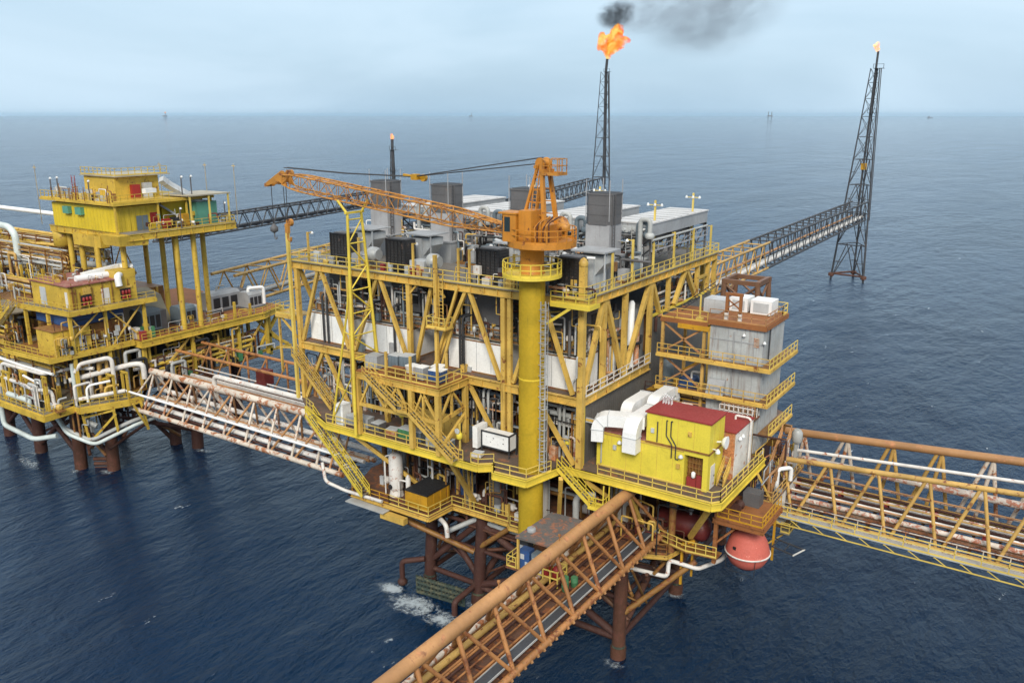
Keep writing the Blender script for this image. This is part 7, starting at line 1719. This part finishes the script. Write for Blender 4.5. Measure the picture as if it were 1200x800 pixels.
mb = MB(); mb.tube([(-120,-9.6,18.4),(-90,-9,17.4),(-82,-8.2,17.0)],.22,8); solo('white_pipe', mb, 'white', 'thin white pipe along the edge above the corner stage', 'pipe', (-100,-9,17))
t = thing('side_bay', 'open ochre steel bay with decks at the left edge of the picture', 'steel bay', (-110,0,12))
for z in (16.4,19.8,24.4):
    part('floor', MB().box(-125,-93,-8,14 if z < 20 else -3,z-.2,z), 'grating', t); part('edge', MB().beam((-125,-8.05,z-.2),(-93,-8.05,z-.2),.15,.5), 'left_yellow', t)
    part('rail', rail_mb([(-125,-8,z),(-93,-8,z)],1.1,1.6), 'left_rail', t)
for x in (-124,-117,-110,-103,-96):
    for y in (-7.6,3): part('post', MB().beam((x,y,12),(x,y,28.6),.36), 'left_yellow', t)
for x in (-124,-117,-110,-103):
    part('brace', MB().beam((x,-7.6,20),(x+7,-7.6,24.2),.2), 'ochre', t); part('brace', MB().beam((x+7,-7.6,24.6),(x,-7.6,28.4),.2), 'ochre', t)
t = thing('yellow_drum', 'fat yellow drum beside the quarters legs under the white pipe', 'drum', (-99,5,33)); part('shell', MB().lathe((-99,5,32.4),[(.8,0),(1.5,.3),(1.5,2.6),(.9,3)],16), 'left_yellow', t); part('leg', MB().beam((-99,5,28.6),(-99,5,32.5),.8), 'ochre_dark', t)

rnd = random.Random(123)
lmats = ['ochre','left_yellow','pipe_grey','pipe_white','ochre_dark','bridge_ochre','dark','rust_red']
for k in range(95):      # dense pipework in and around the left platform
    reg = k % 5
    if reg == 0: x, y, z0, h = rnd.uniform(-125,-99), rnd.uniform(-6,6), 24.5, rnd.uniform(1,6)
    elif reg == 1: x, y, z0, h = rnd.uniform(-112,-93), rnd.uniform(-9,-6), 19.8, rnd.uniform(1,4.5)
    elif reg == 2: x, y, z0, h = rnd.uniform(-79.6,-78.4), rnd.uniform(4,26), 12.3, rnd.uniform(1,5.5)
    elif reg == 3: x, y, z0, h = rnd.uniform(-102,-81), rnd.uniform(-11.4,-7), 12.4, rnd.uniform(.6,4.2)
    else: x, y, z0, h = rnd.uniform(-80.6,-79.2), rnd.uniform(-5,5), 12.4, rnd.uniform(1,6)
    dx, dy = (rnd.choice((-3,-1.5,1.5,3)), 0) if reg in (0,1,3) else (0, rnd.choice((-2.4,-1.2,1.2,2.4)))
    mb = MB(); mb.pipe([(x,y,z0),(x,y,z0+h),(x+dx,y+dy,z0+h)]+([(x+dx,y+dy,z0)] if rnd.random() < .5 else []), rnd.choice((.1,.14,.2,.28)), 7, .35)
    part('pipe_riser', mb, rnd.choice(lmats), lp_)
for k in range(40):
    reg = k % 4
    if reg == 0: p = (rnd.uniform(-79.8,-78.6), rnd.uniform(5,26), 12.3)
    elif reg == 1: p = (rnd.uniform(-100,-81), rnd.uniform(-11,-8), 12.4)
    elif reg == 2: p = (rnd.uniform(-112,-94), rnd.uniform(-7.4,-4), 19.8)
    else: p = (rnd.uniform(-81,-79), rnd.uniform(4.4,6.6), 19.8)
    part('junction_box', MB().cbox(p, rnd.uniform(.5,1.3), rnd.uniform(.5,1), rnd.uniform(.7,2.2)), rnd.choice(['grey','white_rusty','red_roof','ochre','dark','blue_grey','green']), lp_)
for k in range(26):      # thin vertical poles and conduits against the quarters and the houses
    if k < 14: x, y, z0, z1 = rnd.uniform(-98,-80.6), 2.7, 40.5, rnd.uniform(41.6,43.2)
    else: x, y, z0, z1 = -80.3, rnd.uniform(-5,5), 26, rnd.uniform(28,30)
    part('conduit', MB().beam((x,y,z0),(x,y,z1),.08), 'ochre_dark', lp_)

GL = 'small pipework crowding the left platform'
lm2 = ['ochre','left_yellow','pipe_grey','pipe_white','ochre_dark','bridge_ochre','dark','rust_red','galv']
pipework('dense small pipework on the near corner stage of the left platform', 55, (-100,-80.5), (-11.6,-6.4), 12.4, (.5,4.6), lm2, 401, GL, (.06,.1,.16))
pipework('dense small pipework under the orange deck of the left platform', 55, (-80.4,-78.4), (3.8,26), 12.25, (.6,6), lm2, 402, GL, (.07,.12,.18), 'y')
pipework('ochre pipework under the stair at the left edge of the left platform', 50, (-118,-92), (-8,-3.6), 19.85, (.6,4.4), lm2, 403, GL, (.08,.14,.2))
pipework('ochre pipework stacked left of the quarters legs', 60, (-126,-99), (-4,8), 24.45, (.8,7), lm2, 404, GL, (.1,.16,.24))
pipework('brown pipework between the two yellow houses', 40, (-80.9,-79.7), (-8.6,3), 19.9, (.5,5), lm2, 405, GL, (.05,.08,.12), 'y')
pipework('small masts and pipes on the roof of the radio house', 26, (-90,-81), (-4.8,1.4), 29.55, (.3,1.3), lm2, 406, GL, (.05,.08,.12))
pipework('fittings along the upper deck rail beside the quarters', 30, (-80.4,-78.4), (7.4,21.6), 36.1, (.4,2.4), lm2+['red','grey','green_cabin'], 407, GL, (.05,.08), 'y', .35)
pipework('fittings crowding the quarters roof below the penthouse', 30, (-99,-80.4), (3.2,6), 40.5, (.3,1.8), lm2+['grey','white_rusty'], 408, GL, (.05,.08), 'x', .3)
pipework('rusty pipework below the deck of the left platform above the sea', 40, (-100,-78), (-8,4), 7.5, (1,4.2), ['rust_red','ochre_dark','leg_orange','pipe_grey','ochre'], 409, GL, (.1,.16,.22))
pipework('small gear on the orange deck between the generator sets', 30, (-82,-79.2), (5,27), 19.8, (.3,1.6), lm2+['grey','blue_grey','dark'], 410, GL, (.05,.08), 'y', .45)

for k in range(18):
    a = V((rnd.uniform(-99,-78),rnd.uniform(-6,12),rnd.uniform(8.5,12))); b = V((rnd.choice((-98,-86,-81.7,-83,-78.7))+rnd.uniform(-.3,.3),rnd.choice((-4,-1.5,10.5))+rnd.uniform(-1,1),rnd.uniform(1.5,6)))
    part('underdeck_brace', MB().tube([a,b],rnd.uniform(.14,.28),7), rnd.choice(['rust_red','leg_orange','ochre_dark','trestle_brown']), lp_)
